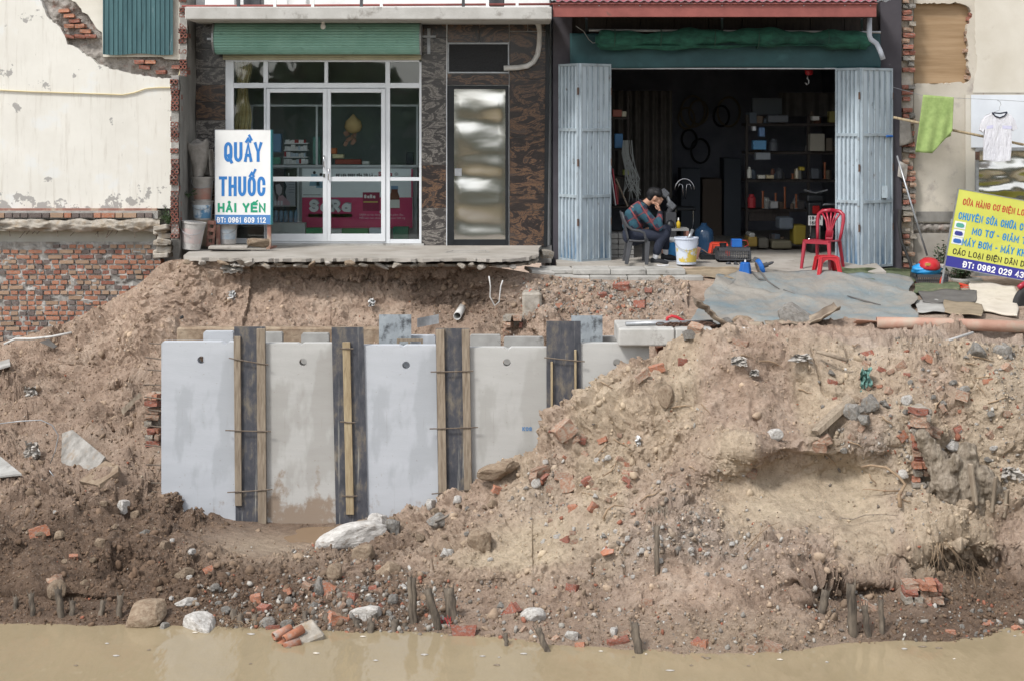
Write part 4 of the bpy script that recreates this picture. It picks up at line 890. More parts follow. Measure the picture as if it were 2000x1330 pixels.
rk = thing('medicine_rack', 'tiered white rack of small medicine boxes behind the left glass door', 'rack', W(580,322,.95))
for k in range(4):
    y = 281+k*13.4; m = MB(); pbox(m, 556-k*.8, 603-k*.8, y-1, y+1, .84+.0*k, 1.0, .9); m.build('shelf', M['white'], rk)
    x = 558-k
    while x < 598:
        w_ = r_.choice([4,6,8]); h_ = r_.uniform(6,10); m = MB(); pbox(m, x, x+w_-.6, y-1-h_+ (0 if k else 3), y-1.05, .86, .95, .9); m.build('medicine_box', r_.choice([M['white'],M['paper'],M['paper'],flat('pale_blue_box','B9C9D8'),flat('red_box','B4474A') if r_.random() < .3 else M['white']]), rk); x += w_
m = MB(); m.lathe([(.02,-.16),(.1,-.13),(.13,-.06),(.11,.02),(.05,.07),(.01,.12)], 16, W(690,240,.62)); tag(m.build('sponge_bundle', flat('tan_sponge','C2A36E',.9), base=W(690,255,.62), smooth=True), 'tan bundle of sponges hanging inside the right glass door', 'sponge')
m = MB()
for i in range(9): m.obox(W(682+r_.uniform(-10,12), 268+r_.uniform(-8,14), .62+r_.uniform(-.03,.03)), (.05,.02,.07), (r_.uniform(-1,1),)*3)
tag(m.build('charm_bunch', flat('mixed_plastic','A9826E',.4), base=W(682,280,.62)), 'bunch of small plastic sachets hanging below the tan sponges', 'sachets')
for i, (a, c, y0, y1, h, lb) in enumerate([(533,550,262,298,'5E8CB4','blue and white carton standing left in the display case'),(612,626,268,322,'6FA79A','green and white carton beside the middle upright of the case'),(650,672,302,310,'D9CFA2','pale yellow box lying on the counter'),(646,658,290,301,'C76A3A','orange carton behind the right glass door'),(655,706,312,322,'9E4436','long red brown box lying on the counter'),(708,722,316,323,'DCDCD8','small white notice card on the counter'),(533,548,308,322,'4E9A7C','green plastic bag lying in the case'),(794,808,298,323,'23303C','dark round fan base on the right of the counter')]):
    m = MB(); pbox(m, a, c, y0, y1, .84, .98, .9); o = m.build('carton' if 'carton' in lb else 'shop_item', flat('item_%d' % i, h), base=W((a+c)/2,y1,.9), bevel=.008); tag(o, lb, 'carton' if 'carton' in lb else ('box' if 'box' in lb else 'item'))
    o.name = {'carton':'carton','box ':'box'}.get('carton' if 'carton' in lb else ('box ' if 'box' in lb else ''), 'notice_card' if 'card' in lb else ('plastic_bag' if 'bag' in lb else 'fan_base'))
def poster(name, label, px0, px1, py0, py1, Y, h):
    o = MB(); o.box(wx(px0,Y), wx(px1,Y), Y, Y+.004, wz(py1,Y), wz(py0,Y)); return tag(o.build(name, flat(name+h, h, .45), base=W((px0+px1)/2,py1,Y)), label, 'poster')
YP = .70
pr = poster('sales_poster', 'wide pink and pale blue medicine poster on the counter front', 590, 806, 330, 446, YP, 'E6EFF2')
def pflat(par, name, px0, px1, py0, py1, h, lay=1, Y=YP):
    o = MB(); y = Y-.002*lay; o.box(wx(px0,y), wx(px1,y), y, y+.0012, wz(py1,y), wz(py0,y)); return o.build(name, flat(name+h, h, .45), par)
def ptext(par, s, px0, px1, pyb, hpx, thpx, h, lay=2, Y=YP, name='lettering', slant=0):
    y = Y-.002*lay; k = (DCAM+y)/FPX; m = MB(); stroke_text(m, s, wx(px0,y), wz(pyb,y), hpx*k, (px1-px0)*k, thpx*k, y, slant); return m.build(name, flat('ink'+h, h, .5), par)
pflat(pr, 'pink_band', 590, 805.5, 386.5, 446, 'D23A6C')
pflat(pr, 'red_border', 803, 806, 331, 386, 'D23A6C'); pflat(pr, 'black_line', 592, 626, 381, 382, '202020', 2)
ptext(pr, 'SaRa', 605.5, 686.5, 413.5, 24, 7.5, '8E9096', 3); ptext(pr, 'SaRa', 604, 685, 415, 24, 6, 'E2E4E6', 4)
pflat(pr, 'yellow_strip', 602, 688, 418.5, 425.5, 'C9C24A'); ptext(pr, 'THUỐC HẠ SỐT VÀ GIẢM ĐAU', 606, 684, 424, 3.8, .5, '4E5A32', 3)
ptext(pr, 'SỰ LỰA CHỌN CỦA TÔI LÀ ...', 656, 736, 345.5, 5.2, 1.3, '4A4A50', 2); ptext(pr, 'SaRa', 739, 766, 345, 9, 2, 'B23A50', 2)
ink = flat('pale_ink','E6C4CE'); k_ = (DCAM+YP)/FPX
font_text('SARA có tác dụng hạ sốt và giảm đau.', 5.5*k_, ink, 'lettering', pr, W(702,422,YP-.004)); font_text('Mỗi viên nén chứa: Paracetamol 500 mg', 5.5*k_, ink, 'lettering', pr, W(702,428.5,YP-.004))
pflat(pr, 'medicine_box_picture', 708.5, 741.5, 376.5, 413, '9E2A50', 2); ptext(pr, 'SaRa', 711, 733, 388, 7, 2, 'E8E4E4', 4); pflat(pr, 'box_stripe', 710, 738, 394, 396.5, 'C9B45A', 3)
m = MB(); ppoly(m, [(764,370),(777,370),(777,376),(780,384),(780,408),(761,408),(761,384),(764,376)], YP-.006, YP-.005); m.build('bottle_picture', flat('bottle_brown','7A4030'), pr)
pflat(pr, 'bottle_label', 760.5, 780.5, 391, 407, 'D8D8D2', 4); pflat(pr, 'bottle_cap', 763.5, 777.5, 364, 370.5, '7FA3C4', 4)
for cx, cy, hh in ((614,338,'2A2A30'),(627,342,'2A2A30')):
    m = MB(); m.lathe([(.022,0),(.022,.002)], 14, W(cx,cy,YP-.004), Euler((math.pi/2,0,0)).to_matrix()); m.build('printed_head', flat('print_dark'+str(cx), hh), pr)
    m = MB(); ppoly(m, [(cx-6,cy+3),(cx+6,cy+3),(cx+10,cy+26),(cx-10,cy+26)], YP-.004, YP-.003); m.build('printed_shirt', flat('print_blue', '8FB9D0'), pr)
for cx, cy in ((774,341),(745,415)):
    m = MB(); m.lathe([(.028,0),(.028,.002)], 18, W(cx,cy,YP-.004), Euler((math.pi/2,0,0)).to_matrix()); m.build('round_seal', flat('seal%d' % cx, 'B9BFC2' if cx > 760 else 'E0D6DA'), pr)
p2_ = poster('shampoo_poster', 'black framed shampoo poster with a woman touching her hair', 531, 579, 331, 411, .69, '16171C')
pflat(p2_, 'grey_picture', 533, 577, 352, 402, 'A9AEB8', 1, .69); ptext(p2_, 'Selsun', 563, 577, 344, 5, 1.3, 'E8E8E8', 2, .69); pflat(p2_, 'white_line', 532, 578, 402.5, 404, 'C8C8C8', 2, .69)
m = MB(); ppoly(m, [(535,354),(545,353),(556,355),(560,365),(557,376),(560,390),(548,398),(541,396),(537,380),(534,368)], .687, .688); m.build('printed_hair', flat('print_hair','17171C'), p2_)
m = MB(); ppoly(m, [(538,362),(546,360),(551,368),(550,378),(545,384),(540,378)], .685, .686); m.build('printed_face', flat('print_face','C3BEC4'), p2_)
m = MB(); ppoly(m, [(544,384),(552,382),(566,396),(566,402),(540,402)], .684, .6845); m.build('printed_shoulder', flat('print_pink','C49AA6'), p2_)
for i in range(3): pflat(p2_, 'printed_bottle', 536+i*6, 540+i*6, 393, 402, 'DADCE4', 5, .69)
for i in range(5): pflat(p2_, 'printed_line', 564, 575, 356+i*5, 357+i*5, '6A6E78', 2, .69)
for i in range(6):
    c = W(530+i*9.5,428,.74); m = MB(); m.lathe([(.028,-.07),(.03,0),(.03,.09),(.014,.12),(.014,.14)], 12, c); o = m.build('water_bottle', flat('clear_blue_plastic','7A9FBC',.2), base=c-Vector((0,0,.07)), smooth=True); tag(o, 'small blue capped water bottle standing under the black shampoo poster', 'bottle', 'water bottles under the poster')
    m = MB(); m.lathe([(.016,.138),(.016,.16)], 10, c); m.build('bottle_cap', M['blue'], o)
for a, c, y0, y1, h, lb in [(531,597,436,458,'BFC7C4','white carton with green print lying at the left door foot'),(598,630,446,458,'3E9A66','green carton lying beside the white carton at the left door foot'),(668,720,447,461,'4E9560','green leafy patterned carton at the right door foot'),(722,757,446,461,'C4D3DA','pale blue carton at the right door foot'),(768,798,444,466,'2E7A5C','dark green carton behind the right fixed pane'),(640,668,448,460,'C9CDC8','plain white carton at the right door foot')]:
    m = MB(); pbox(m, a, c, y0, y1+6, .45, .62, .5); o = m.build('carton', flat('carton'+h, h), base=W((a+c)/2,y1+6,.5), bevel=.006); tag(o, lb, 'carton')

# ------------------------------------------------------------------ repair shop
rs = thing('repair_shop', 'dark repair shop standing open behind folded pale blue gates', 'shop', W(1415,508,0))
SX0, SX1 = wx(1080,0), wx(1757,0)
b = MB(); pbox(b, 1080, 1117, -400, 530, -.12, .25, 0); b.build('pillar', M['purple'], rs)
b = MB(); pbox(b, 1716, 1757, -400, 545, -.12, .25, 0); b.build('pillar', M['purple'], rs)
b = MB(); b.box(wx(1117,0), wx(1716,0), 0, .2, wz(137,0), 5.0); b.build('front_beam', M['darkwood'], rs)
for i in range(9): 
    m = MB(); x0 = wx(1118+i*66.4,0); m.box(x0, x0+.47, -.03, -.004, wz(66,0), wz(36,0)); m.build('fascia_plank', M['darkwood'], rs)
roomm = pm('grimy_dark_room_wall', C('7E818C'), C('686B7A'), 2, .9, .3)
b = MB(); b.box(SX0-.1,SX0,.25,6.2,-.6,5); b.box(SX1,SX1+.12,.25,6.2,-.6,5); b.box(SX0,SX1,6,6.2,-.6,5); b.build('room_walls', roomm, rs)
b = MB(); b.box(SX0,SX1,.2,6,3.0,3.15); b.build('room_ceiling', roomm, rs)
b = MB(); b.box(SX0-.1,SX1+.1,-.1,6.3,5.0,5.15); b.build('roof_slab', M['concOld'], rs)
def shopfloor(u, v):
    x = wx(1085,0)+(wx(1757 if v > .35 else 1700,0)-wx(1085,0))*u; k = min(max((x-wx(1370,0))/1.2,0),1); yf = -.72-.30*k; Y = yf+(6.0-yf)*(v**1.6)
    z = -.215-.11*k*min(max((-Y-.1)/1.1,0),1); return (x, Y, z+.006*math.sin(x*5)*math.sin(Y*4))
b = MB(); b.grid(shopfloor, 50, 40); b.build('shop_floor', M['pave'], rs, solid=.05)
# awning: red steel fascia with a pink sheet above
YA = -1.2
b = MB(); pbox(b, 1080, 1712, 9, 34, YA, YA+.05); b.build('awning_fascia', M['redframe'], rs, bevel=.004)
b = MB(); pbox(b, 1078, 1714, 6.5, 9, YA-.03, YA+.05); b.build('fascia_lip', M['redframe'], rs)
b = MB(); pbox(b, 1086, 1712, -60, 6.4, YA+.01, YA+.03); b.build('sign_board', M['pinksign'], rs)
b = MB(); b.grid(lambda u, v: (wx(1078,YA)+(wx(1738,YA)-wx(1078,YA))*u, YA-.05+1.2*v, wz(8,YA)+.03+.11*v+.012*math.sin(u*260)), 260, 3); b.build('awning_roof', M['galv'], rs, solid=.004)
for px in (1145,1410,1683):
    m = MB(); m.bar(W(px,36,YA+.05), W(px+1,66,-.05), .03, .03); m.build('awning_bracket', M['black'], rs)
for i, px in enumerate([1092,1170,1250,1330,1410,1490,1570,1650,1700]):
    m = MB(); m.lathe([(.007,0),(.007,.006)], 8, W(px,12,YA-.004), Euler((math.pi/2,0,0)).to_matrix()); m.build('rivet', M['galv'], rs)
# teal tarpaulin valance, green rolled shade net
vl = MB(); vl.grid(lambda u, v: (wx(1113+606*u,-.16), -.17-.012*math.sin(u*31+v*3)-.02*math.sin(u*7)*v, wz(66+67*v+1.2*math.sin(u*9),-.16)), 130, 14)
tag(vl.build('tarpaulin_valance', M['tealtarp'], base=W(1415,133,-.16), smooth=True, solid=.004), 'dark teal tarpaulin strip stretched above the shop opening', 'tarpaulin')
m = MB(); pbox(m, 1192, 1634, 133.5, 136, -.16, -.12); m.build('batten', M['galv'], rs)
nt_ = thing('shade_net_roll', 'rolled green shade net lashed above the teal tarpaulin', 'net', W(1430,95,-.32))
pth = []; rad = []
for i in range(120):
    u = i/119; px = 1163+537*u; py = 76+3*math.sin(u*7+1)+3.5*(1-u)*0+6*u*0+(6 if u > .97 else 0); pth.append(W(px, py, -.33)); rad.append((.115+.025*math.sin(u*23)+.012*math.sin(u*61))*(1 if .012 < u < .985 else .55))
m = MB(); m.tube(pth, rad, 18); m.build('net_roll', M['net'], nt_, smooth=True)
m = MB(); m.grid(lambda u, v: W(1165+500*u+8*v, 90+8*v*math.sin(1+u*3.1)+2*math.sin(u*29)*v, -.42+.05*v+.01*math.sin(u*40)), 90, 6); m.build('net_flap', M['net'], nt_, smooth=True, solid=.006)
for px in (1200,1290,1395,1480,1616):
    m = MB(); c = W(px,77,-.33); m.tube([c+Vector((.006*math.sin(g),.135*math.cos(g),.135*math.sin(g))) for g in [i*math.pi/8 for i in range(16)]], .008, 5, closed=True); m.build('lashing', flat('dark_cord','2B4A3E'), nt_)
m = MB(); m.tube([W(1150,60,-.33),W(1720,64,-.33)], .018, 8); m.build('carrier_pole', M['galv'], nt_)
m = MB(); m.tube([W(1698,36,-.9),W(1698,70,-.9),W(1701,78,-.9),W(1712,86,-.9),W(1719,100,-.9),W(1725,117,-.9)], .033, 12, cap=False); m.build('downpipe', M['greypvc'], rs, smooth=True, solid=.005)
wr = MB(); wr.tube([W(1125,52,-.2),W(1140,62,-.22),W(1150,78,-.2),W(1158,85,-.22),W(1166,84,-.25)], .006, 5); wr.build('hanging_wire', flat('grey_wire','8C8C88'), rs)
# folding gates
gm, gt, gb_ = newmat('gate_sheet_paint'); gv = coords(gt, (1,1,.5)); gc = ramp(gt, noise(gt, gv, 2.5), [(.35, C('A3B4C0')), (.65, C('B1C2CD'))])
gs = nd(gt, 'ShaderNodeSeparateXYZ'); gt.links.new(coords(gt), gs.inputs[0]); gmr = nd(gt, 'ShaderNodeMapRange'); gmr.inputs['From Min'].default_value = .62; gmr.inputs['From Max'].default_value = .0
gt.links.new(gs.outputs[2], gmr.inputs['Value']); gn = nd(gt, 'ShaderNodeMath', operation='MULTIPLY'); gt.links.new(gmr.outputs[0], gn.inputs[0]); gt.links.new(ramp(gt, noise(gt, coords(gt, (1.5,1,.5)), 2.2, 8, .7), [(.42,(0,0,0)),(.58,(1,1,1))]), gn.inputs[1])
gc = mixc(gt, gn.outputs[0], gc, C('2F6C9E')); gc = mixc(gt, ramp(gt, noise(gt, gv, 9, 8, .7), [(.64,(0,0,0)),(.7,(.8,.8,.8))]), gc, C('77808A')); gt.links.new(gc, gb_.inputs['Base Color']); gb_.inputs['Roughness'].default_value = .5
M['gate'] = gm
def gate_leaf(root, A, B, z0, z1, nr, rails):
    A, B = Vector(A), Vector(B); wd = (B-A).length; d = (B-A).normalized(); nrm = Vector((d.y,-d.x,0)); nrm = nrm if nrm.y < 0 else -nrm
    base = Vector((A.x, A.y, z0)); H = z1-z0
    def P(s, t, o): return d*s+nrm*o+Vector((0,0,t))          # local to base
    def lbox(mb, s0, s1, t0, t1, o0, o1):
        vs = [P(s,t,o) for t in (t0,t1) for s, o in ((s0,o1),(s1,o1),(s1,o0),(s0,o0))]; mb.add(vs, [(3,2,1,0),(4,5,6,7),(0,1,5,4),(1,2,6,5),(2,3,7,6),(3,0,4,7)])
    m = MB(); lbox(m, .0, wd, .0, H, -.012, -.004); lf = m.build('gate_leaf', M['gate'], None, False); lf.parent = root; lf.location = base-root.location
    def sub(nm, mt, *a):
        m = MB(); lbox(m, *a); o = m.build(nm, mt, lf, False, bevel=.002); return o
    for s0, s1 in ((0,.028),(wd-.028,wd)): sub('stile', M['gateframe'], s0, s1, 0, H, -.003, .022)
    for t0, t1 in ((0,.035),(H-.035,H)): sub('rail', M['gateframe'], .029, wd-.029, t0, t1, -.003, .020)
    for t in rails: sub('rail', M['gateframe'], .029, wd-.029, t*H-.022, t*H+.022, -.003, .026)
    for i in range(nr):
        s = .03+(wd-.06)*(i+1)/(nr+1); sub('rib', M['gateframe'], s-.009, s+.009, .036, H-.036, -.003, .024)
    for t in (.2,.5,.86):
        m = MB(); m.tube([P(wd,t*H-.05,.012), P(wd,t*H+.05,.012)], .014, 8); m.build('hinge', M['rust'], lf, False)
    return lf
g1 = thing('folding_gate', 'pale blue ribbed steel gate folded at the left of the shop opening', 'gate', W(1130,513,-.5), group=None)
gate_leaf(g1, (wx(1093,-.12),-.12,0), (wx(1130.5,-.55),-.55,0), wz(513,-.55), wz(124.5,-.55), 4, (.33,.665)); gate_leaf(g1, (wx(1133,-.55),-.55,0), (wx(1192,-.2),-.2,0), wz(513,-.55), wz(124.5,-.55), 4, (.33,.665))
g2 = thing('folding_gate', 'pale blue ribbed steel gate with a lock folded at the right of the shop opening', 'gate', W(1680,525,-.5))
gate_leaf(g2, (wx(1633,-.22),-.22,0), (wx(1679.5,-.55),-.55,0), wz(525,-.55), wz(133,-.55), 4, (.33,.665)); lf2 = gate_leaf(g2, (wx(1682,-.55),-.55,0), (wx(1742,-.16),-.16,0), wz(525,-.55), wz(133,-.55), 4, (.33,.665))
m = MB(); pbox(m, 1722, 1734, 364, 388, -.34, -.28); o = m.build('lock_box', M['gateframe'], g2, bevel=.004)
m = MB(); m.tube([W(1732,267,-.30),W(1743,267,-.24)], .016, 8); m.build('bolt', M['blue'], g2)

# ------------------------------------------------------------------ right house
rh = thing('brick_edged_house', 'weathered cream house with a broken brick edge and a boarded window', 'house', W(1880,545,.1))
b = MB(); b.box(wx(1757,0)+.13, wx(2500,0), .22, 4, -1.2, 5.5); b.build('core_wall', M['mortar'], rh)
b = MB(); ppoly(b, [(1757,-150),(1784,-150),(1784,535),(1757,535)], -.02, .3); b.build('broken_edge', M['mortarchunk'], rh)
for k in range(50):
    py = -8+k*11.2; n = r_.choice([1,1,2]); px = 1759
    for j in range(n):
        w_ = r_.uniform(12,24) if n == 1 else 11.5; x = px+w_/2+r_.uniform(0,4)
        if r_.random() < .86 and py < 528: inst(r_.choice(RBR), 'brick', rh, W(x, py, -.03+r_.uniform(-.02,.04)), (r_.uniform(-.08,.08),r_.uniform(-.1,.1),r_.uniform(-.1,.1)), (w_/137.,.14,.058), r_.choice([M['brickR'],M['brickR'],M['brickDusty'],M['mortarchunk'],M['stoneG']]))
        px += 13
holeb = ragged([(1785,166),(1800,163),(1835,165),(1870,162),(1888,163),(1897,155),(1892,135),(1890,110),(1893,90),(1888,70),(1890,50),(1900,30),(1890,12),(1870,5),(1845,8),(1820,6),(1785,8)], 5, 1.8, 12)
b = MB(); ppoly(b, holeb+[(1785,-150),(2500,-150),(2500,436),(1785,436)], .06, .2); b.build('plaster_coat', M['oldwall'], rh)
b = MB(); ppoly(b, ragged([(1906,-150),(1903,60),(1908,120),(1900,182)], 7, 2, 3)+[(2500,182),(2500,-150)], .052, .06); b.build('pale_plaster', M['palewall'], rh)
b = MB(); pbox(b, 1785, 1892, 8, 164, .17, .19, .17); b.build('window_board', M['plywood'], rh)
for i, (x, y) in enumerate([(1893,38),(1895,48),(1888,66),(1889,78),(1892,140),(1890,152),(1896,30),(1886,100)]): inst(r_.choice(RBR), 'brick', rh, W(x, y, .12), (r_.uniform(-.1,.1),)*3, (.07,.1,.055), r_.choice([M['brickR'],M['brickDusty']]))
b = MB(); b.grid(lambda u, v: W(1785+110*u, 436+20*v, .10-.05*math.sin(v*3.1)+.03*fb((u*14,v*2,0),1,4,6)), 60, 10); b.build('broken_ledge', M['rough_mortar'], rh, smooth=True)
b = MB(); pbox(b, 1785, 2500, 414, 434, .045, .058, .05); b.build('cement_band', M['cement'], rh)
b = MB(); pbox(b, 1785, 2500, 456, 620, .07, .2, .07); b.build('lower_wall', M['pave'], rh)
b = MB(); pbox(b, 1886, 1904, 186, 440, .03, .051, .03); b.build('pale_strip', M['palewall'], rh)
b = MB(); pbox(b, 1897, 2200, 186, 289, .0, .02, 0); b.build('white_panel', M['whitesheet'], rh)
d = MB()
for a in ((1905,1911,290,545),(1911,2100,290,295)): pbox(d, *a, -.02, .03, 0)
d = d.build('door_frame', M['galv'], rh)
m = MB(); m.grid(lambda u, v: (wx(1912+180*u,0), -.0-.02*fb((u*2,v*4,7),1.3,3,8), wz(296+150*v,0)), 30, 40); m.build('steel_sheet', M['inox'], d, smooth=True)
m = MB(); pbox(m, 1912, 2100, 446, 565, -.012, .02, 0); m.build('lower_door_panel', M['greysteel'], d)
for py in (305,385):
    m = MB(); pbox(m, 1904, 1912, py-8, py+8, -.04, -.022, 0); m.build('hinge', M['rust'], d)
m = MB(); pbox(m, 1920, 1960, 541, 552, -.06, -.02, 0); tag(m.build('timber_offcut', M['timber'], base=W(1940,556,-.04)), 'grey timber offcut lying against the steel door under the yellow sign', 'timber')

# ------------------------------------------------------------------ pavement, dirt floor, pavers
def plan_slab(name, pts, z0, z1, mat, parent=None, tilt=None, ragz=0):
    n = len(pts); m = MB(); a = sum(pts[i][0]*pts[(i+1) % n][1]-pts[(i+1) % n][0]*pts[i][1] for i in range(n)); pts = pts if a > 0 else pts[::-1]
    f = tilt or (lambda x, y: 0); m.add([(x,y,z0+f(x,y)+(ragz*RNG.uniform(-1,.7) if ragz else 0)) for x,y in pts]+[(x,y,z1+f(x,y)) for x,y in pts], [tuple(range(n-1,-1,-1)), tuple(range(n,2*n))]+[(i,(i+1) % n,n+(i+1) % n,n+i) for i in range(n)])
    return m.build(name, mat, parent)
fe = ragged([(wx(352,-2.0),-1.75),(wx(380,-2.1),-2.1),(wx(470,-2.2),-2.2),(wx(560,-2.25),-2.28),(wx(700,-2.2),-2.22),(wx(800,-2.2),-2.30),(wx(900,-2.2),-2.22),(wx(985,-2.3),-2.35),(wx(1035,-2.2),-2.0),(wx(1052,-1.4),-1.3)], .06, .045, 9)
edge_pts = [(wx(385,0),.0)]+fe+[(wx(1052,-.7),-.6),(wx(1058,0),.0)]
pv = plan_slab('pavement', edge_pts, -.038, .0, M['pave'], ragz=.012); struct(pv)
plan_slab('pavement_underlayer', [(x*.995, y+.16+.06*math.sin(x*17)+.03*math.sin(x*41)) for x, y in edge_pts], -.12, -.09, M['mortarchunk'], pv)
for i, (a, c, y) in enumerate([(870,955,-1.15),(898,926,-1.35)]):
    m = MB(); z = .003
    for x0, y0, x1, y1 in ((a,y-.15,c,y-.15),(a,y-.15,a+14,y+.15),(a+14,y+.15,c-6,y+.15),(c-6,y+.15,c,y-.15)): m.bar((wx(x0,y),y0,z),(wx(x1,y),y1,z), .012, .004)
    if i == 0: m.build('manhole_outline', M['concOld'], pv)
m = MB(); m.grid(lambda u, v: (wx(1035,-1.2)+(wx(1400,-1.2)-wx(1035,-1.2))*u, -1.72+1.9*v, float(np.interp(-1.72+1.9*v,[-1.72,-1.6,0],[-.42,-.352,-.37]))+.01*fb((u*9,v*7,3),1,4,2)), 60, 40); m = m.build('dirt_floor', M['earth'], smooth=True); struct(m)
def paver(px0, px1, yf, yb, ztop, th, label, rot=0, tilt=(0,0)):
    c = Vector(((wx(px0,yf)+wx(px1,yf))/2, (yf+yb)/2, ztop-th)); m = MB(); m.box(-(wx(px1,yf)-wx(px0,yf))/2, (wx(px1,yf)-wx(px0,yf))/2, -(yb-yf)/2, (yb-yf)/2, 0, th)
    o = m.build('paving_slab', pm('paver_concrete', C('B4B0A8'), C('98948C'), 4, .92, .5, 30, .006, rand=.12, spots=(C('6F6B64'), 6, .58, .7)), base=c, bevel=.008, world=False)
    o.data.transform(Matrix.Translation(c)); o.rotation_euler = (tilt[0],tilt[1],rot); tag(o, label, 'paving slab', 'concrete paving slabs stacked before the shop'); return o
for a in [(1119,1192.5,-1.3,-.66,-.226,.068,'upper grey paving slab below the left blue gate, left end of the top row'),(1193.5,1262.5,-1.3,-.66,-.228,.068,'middle paving slab of the upper row in front of the seated man'),(1263.5,1339,-1.31,-.66,-.226,.07,'right paving slab of the upper row below the paint bucket'),
          (1081,1152,-1.48,-.9,-.30,.06,'left paving slab of the lower row under the blue gate'),(1153,1225.5,-1.5,-.9,-.298,.06,'second paving slab from the left in the lower row'),(1227,1292,-1.5,-.9,-.30,.06,'third paving slab of the lower row, its front edge black stained'),(1297.5,1374,-1.52,-.95,-.298,.062,'rightmost paving slab of the lower row jutting past the upper one')]: paver(*a)
paver(1060,1118,-1.2,-.6,-.236,.06,'pale loose slab lying beside the pavement end left of the slab rows', .12); paver(1030,1078,-1.75,-1.35,-.2,.045,'tilted thin slab propped at the broken pavement end', .25, (.05,.12))
inst(RBR[2], 'brick', None, W(1067,497,-.25), (.2,.1,.4), (.16,.12,.1), M['mortarchunk']); bpy.context.scene.collection.objects[-1].name = 'mortar_lump'; tag(bpy.context.scene.collection.objects[-1], 'pinkish mortar lump lying at the foot of the marble corner', 'rubble')

# ------------------------------------------------------------------ precast panels, formwork, blocks
def panel(px0, px1, top, Y, zb, th, hole, notch, mat, name, label, group):
    x0, x1, zt = wx(px0,Y), wx(px1,Y), wz(top,Y); m = MB()
    tops = [(x0,zt-.02),(x0+.015,zt)]
    for nx, nw, nh in notch: c = wx(nx,Y); tops += [(c-nw,zt),(c,zt-nh),(c+nw*.7,zt)]
    tops += [(x1-.015,zt),(x1,zt-.02)]
    if hole:
        cx, cz, r = wx(hole[0],Y), wz(hole[1],Y), .043; n = 8
        up = [(cx+r*math.cos(math.pi*i/n), cz+r*math.sin(math.pi*i/n)) for i in range(n+1)]; dn = [(cx+r*math.cos(-math.pi*i/n), cz+r*math.sin(-math.pi*i/n)) for i in range(n+1)]
        for poly in ([(x0,cz)]+tops+[(x1,cz)]+up, [(x1,cz),(x1,zb),(x0,zb),(x0,cz)]+dn[::-1]):
            k = len(poly); a = sum(poly[i][0]*poly[(i+1) % k][1]-poly[(i+1) % k][0]*poly[i][1] for i in range(k)); poly = poly if a > 0 else poly[::-1]
            vs = [(x,Y,z) for x,z in poly]+[(x,Y+th,z) for x,z in poly]; fs = [tuple(range(k)), tuple(range(2*k-1,k-1,-1))]
            for i in range(k):
                j = (i+1) % k
                if abs(poly[i][1]-cz) < 1e-6 and abs(poly[j][1]-cz) < 1e-6: continue
                fs.append((i,k+i,k+j,j))
            m.add(vs, fs)
    else: m.prism(tops+[(x1,zb),(x0,zb)], Y, Y+th)
    o = m.build(name, mat, base=((x0+x1)/2,Y,zb)); tag(o, label, 'concrete panel', group); return o
YF = -5.0; GP = 'precast panels of the front row'
pans = [(315,486,668,(393,703),[(440,.05,.03)],'conc','leftmost upright concrete panel with a damp grey patch'),(490,681,671,(592,707),[(588,.04,.02)],'concMud','mud stained upright concrete panel second from the left'),(685,884,675,(793,713),[(787,.045,.02)],'conc','clean pale blue grey upright panel third from the left'),(888,1098,679,(990,708),[(993,.05,.025)],'concOldP','warm grey upright panel stencilled in blue, fourth from the left'),(1102,1268,671,(1205,708),[],'concOldP','half buried upright panel at the right end under the white blocks')]
M['concOldP'] = panelmat('warm_grey_concrete', 'B5B4AF', 'A9A7A2', '96938B', .25)
pobs = [panel(a, c, t, YF, -3.0, .14, h, nt2, M[mt], 'precast_wall_unit', lb, GP) for a, c, t, h, nt2, mt, lb in pans]
k_ = (DCAM+YF)/FPX; m = MB(); stroke_text(m, 'KCS', wx(1020,YF), wz(841,YF), 8*k_, 19*k_, 2*k_, YF-.003); m.build('stencil_lettering', flat('faded_blue_ink','5C86B4'), pobs[3])
for a, c, t, lb in [(397,455,648,'short panel top of the back row behind the leftmost panel'),(500,551,650,'grey panel top of the back row beside the first formwork board'),(588,642,652,'earth stained panel top of the back row left of the second formwork board'),(766,850,656,'panel top of the back row with a small timber frame before it'),(918,978,655,'panel top of the back row right of the third formwork board'),(984,1062,659,'pale panel top of the back row left of the fourth formwork board'),(1132,1215,658,'panel top of the back row behind the buried panel')]:
    panel(a, c, t, -3.95, -2.6, .13, None, [], M['conc' if t in (648,656) else 'concOld'], 'precast_wall_unit', lb, 'precast panels of the back row')
def plate(px0, px1, py0, py1, Y, lb, tilt=0):
    m = MB(); m.box(wx(px0,Y), wx(px1,Y), Y, Y+.018, wz(py1,Y), wz(py0,Y)); o = m.build('shutter_plate', pm('scuffed_film_board', C('9AA3A8'), C('7F888E'), 5, .6, .3, spots=(C('4A4E52'), 7, .5, .62)), base=W((px0+px1)/2,py1,Y)); o.rotation_euler = (tilt,0,0); tag(o, lb, 'board'); return o
plate(740,803,615,690,-4.1,'square scuffed grey board standing behind the second formwork board',-.05); plate(1116,1177,617,690,-4.1,'square scuffed grey board standing right of the fourth formwork board',-.05)
m = MB()
for a in ((775,826,662,667),(775,780,667,690),(797,801,667,690),(822,826,667,690)): pbox(m, *a, -4.3, -4.27)
tag(m.build('timber_trestle', M['timber'], base=W(800,690,-4.28)), 'small timber trestle standing before the back panels', 'trestle')
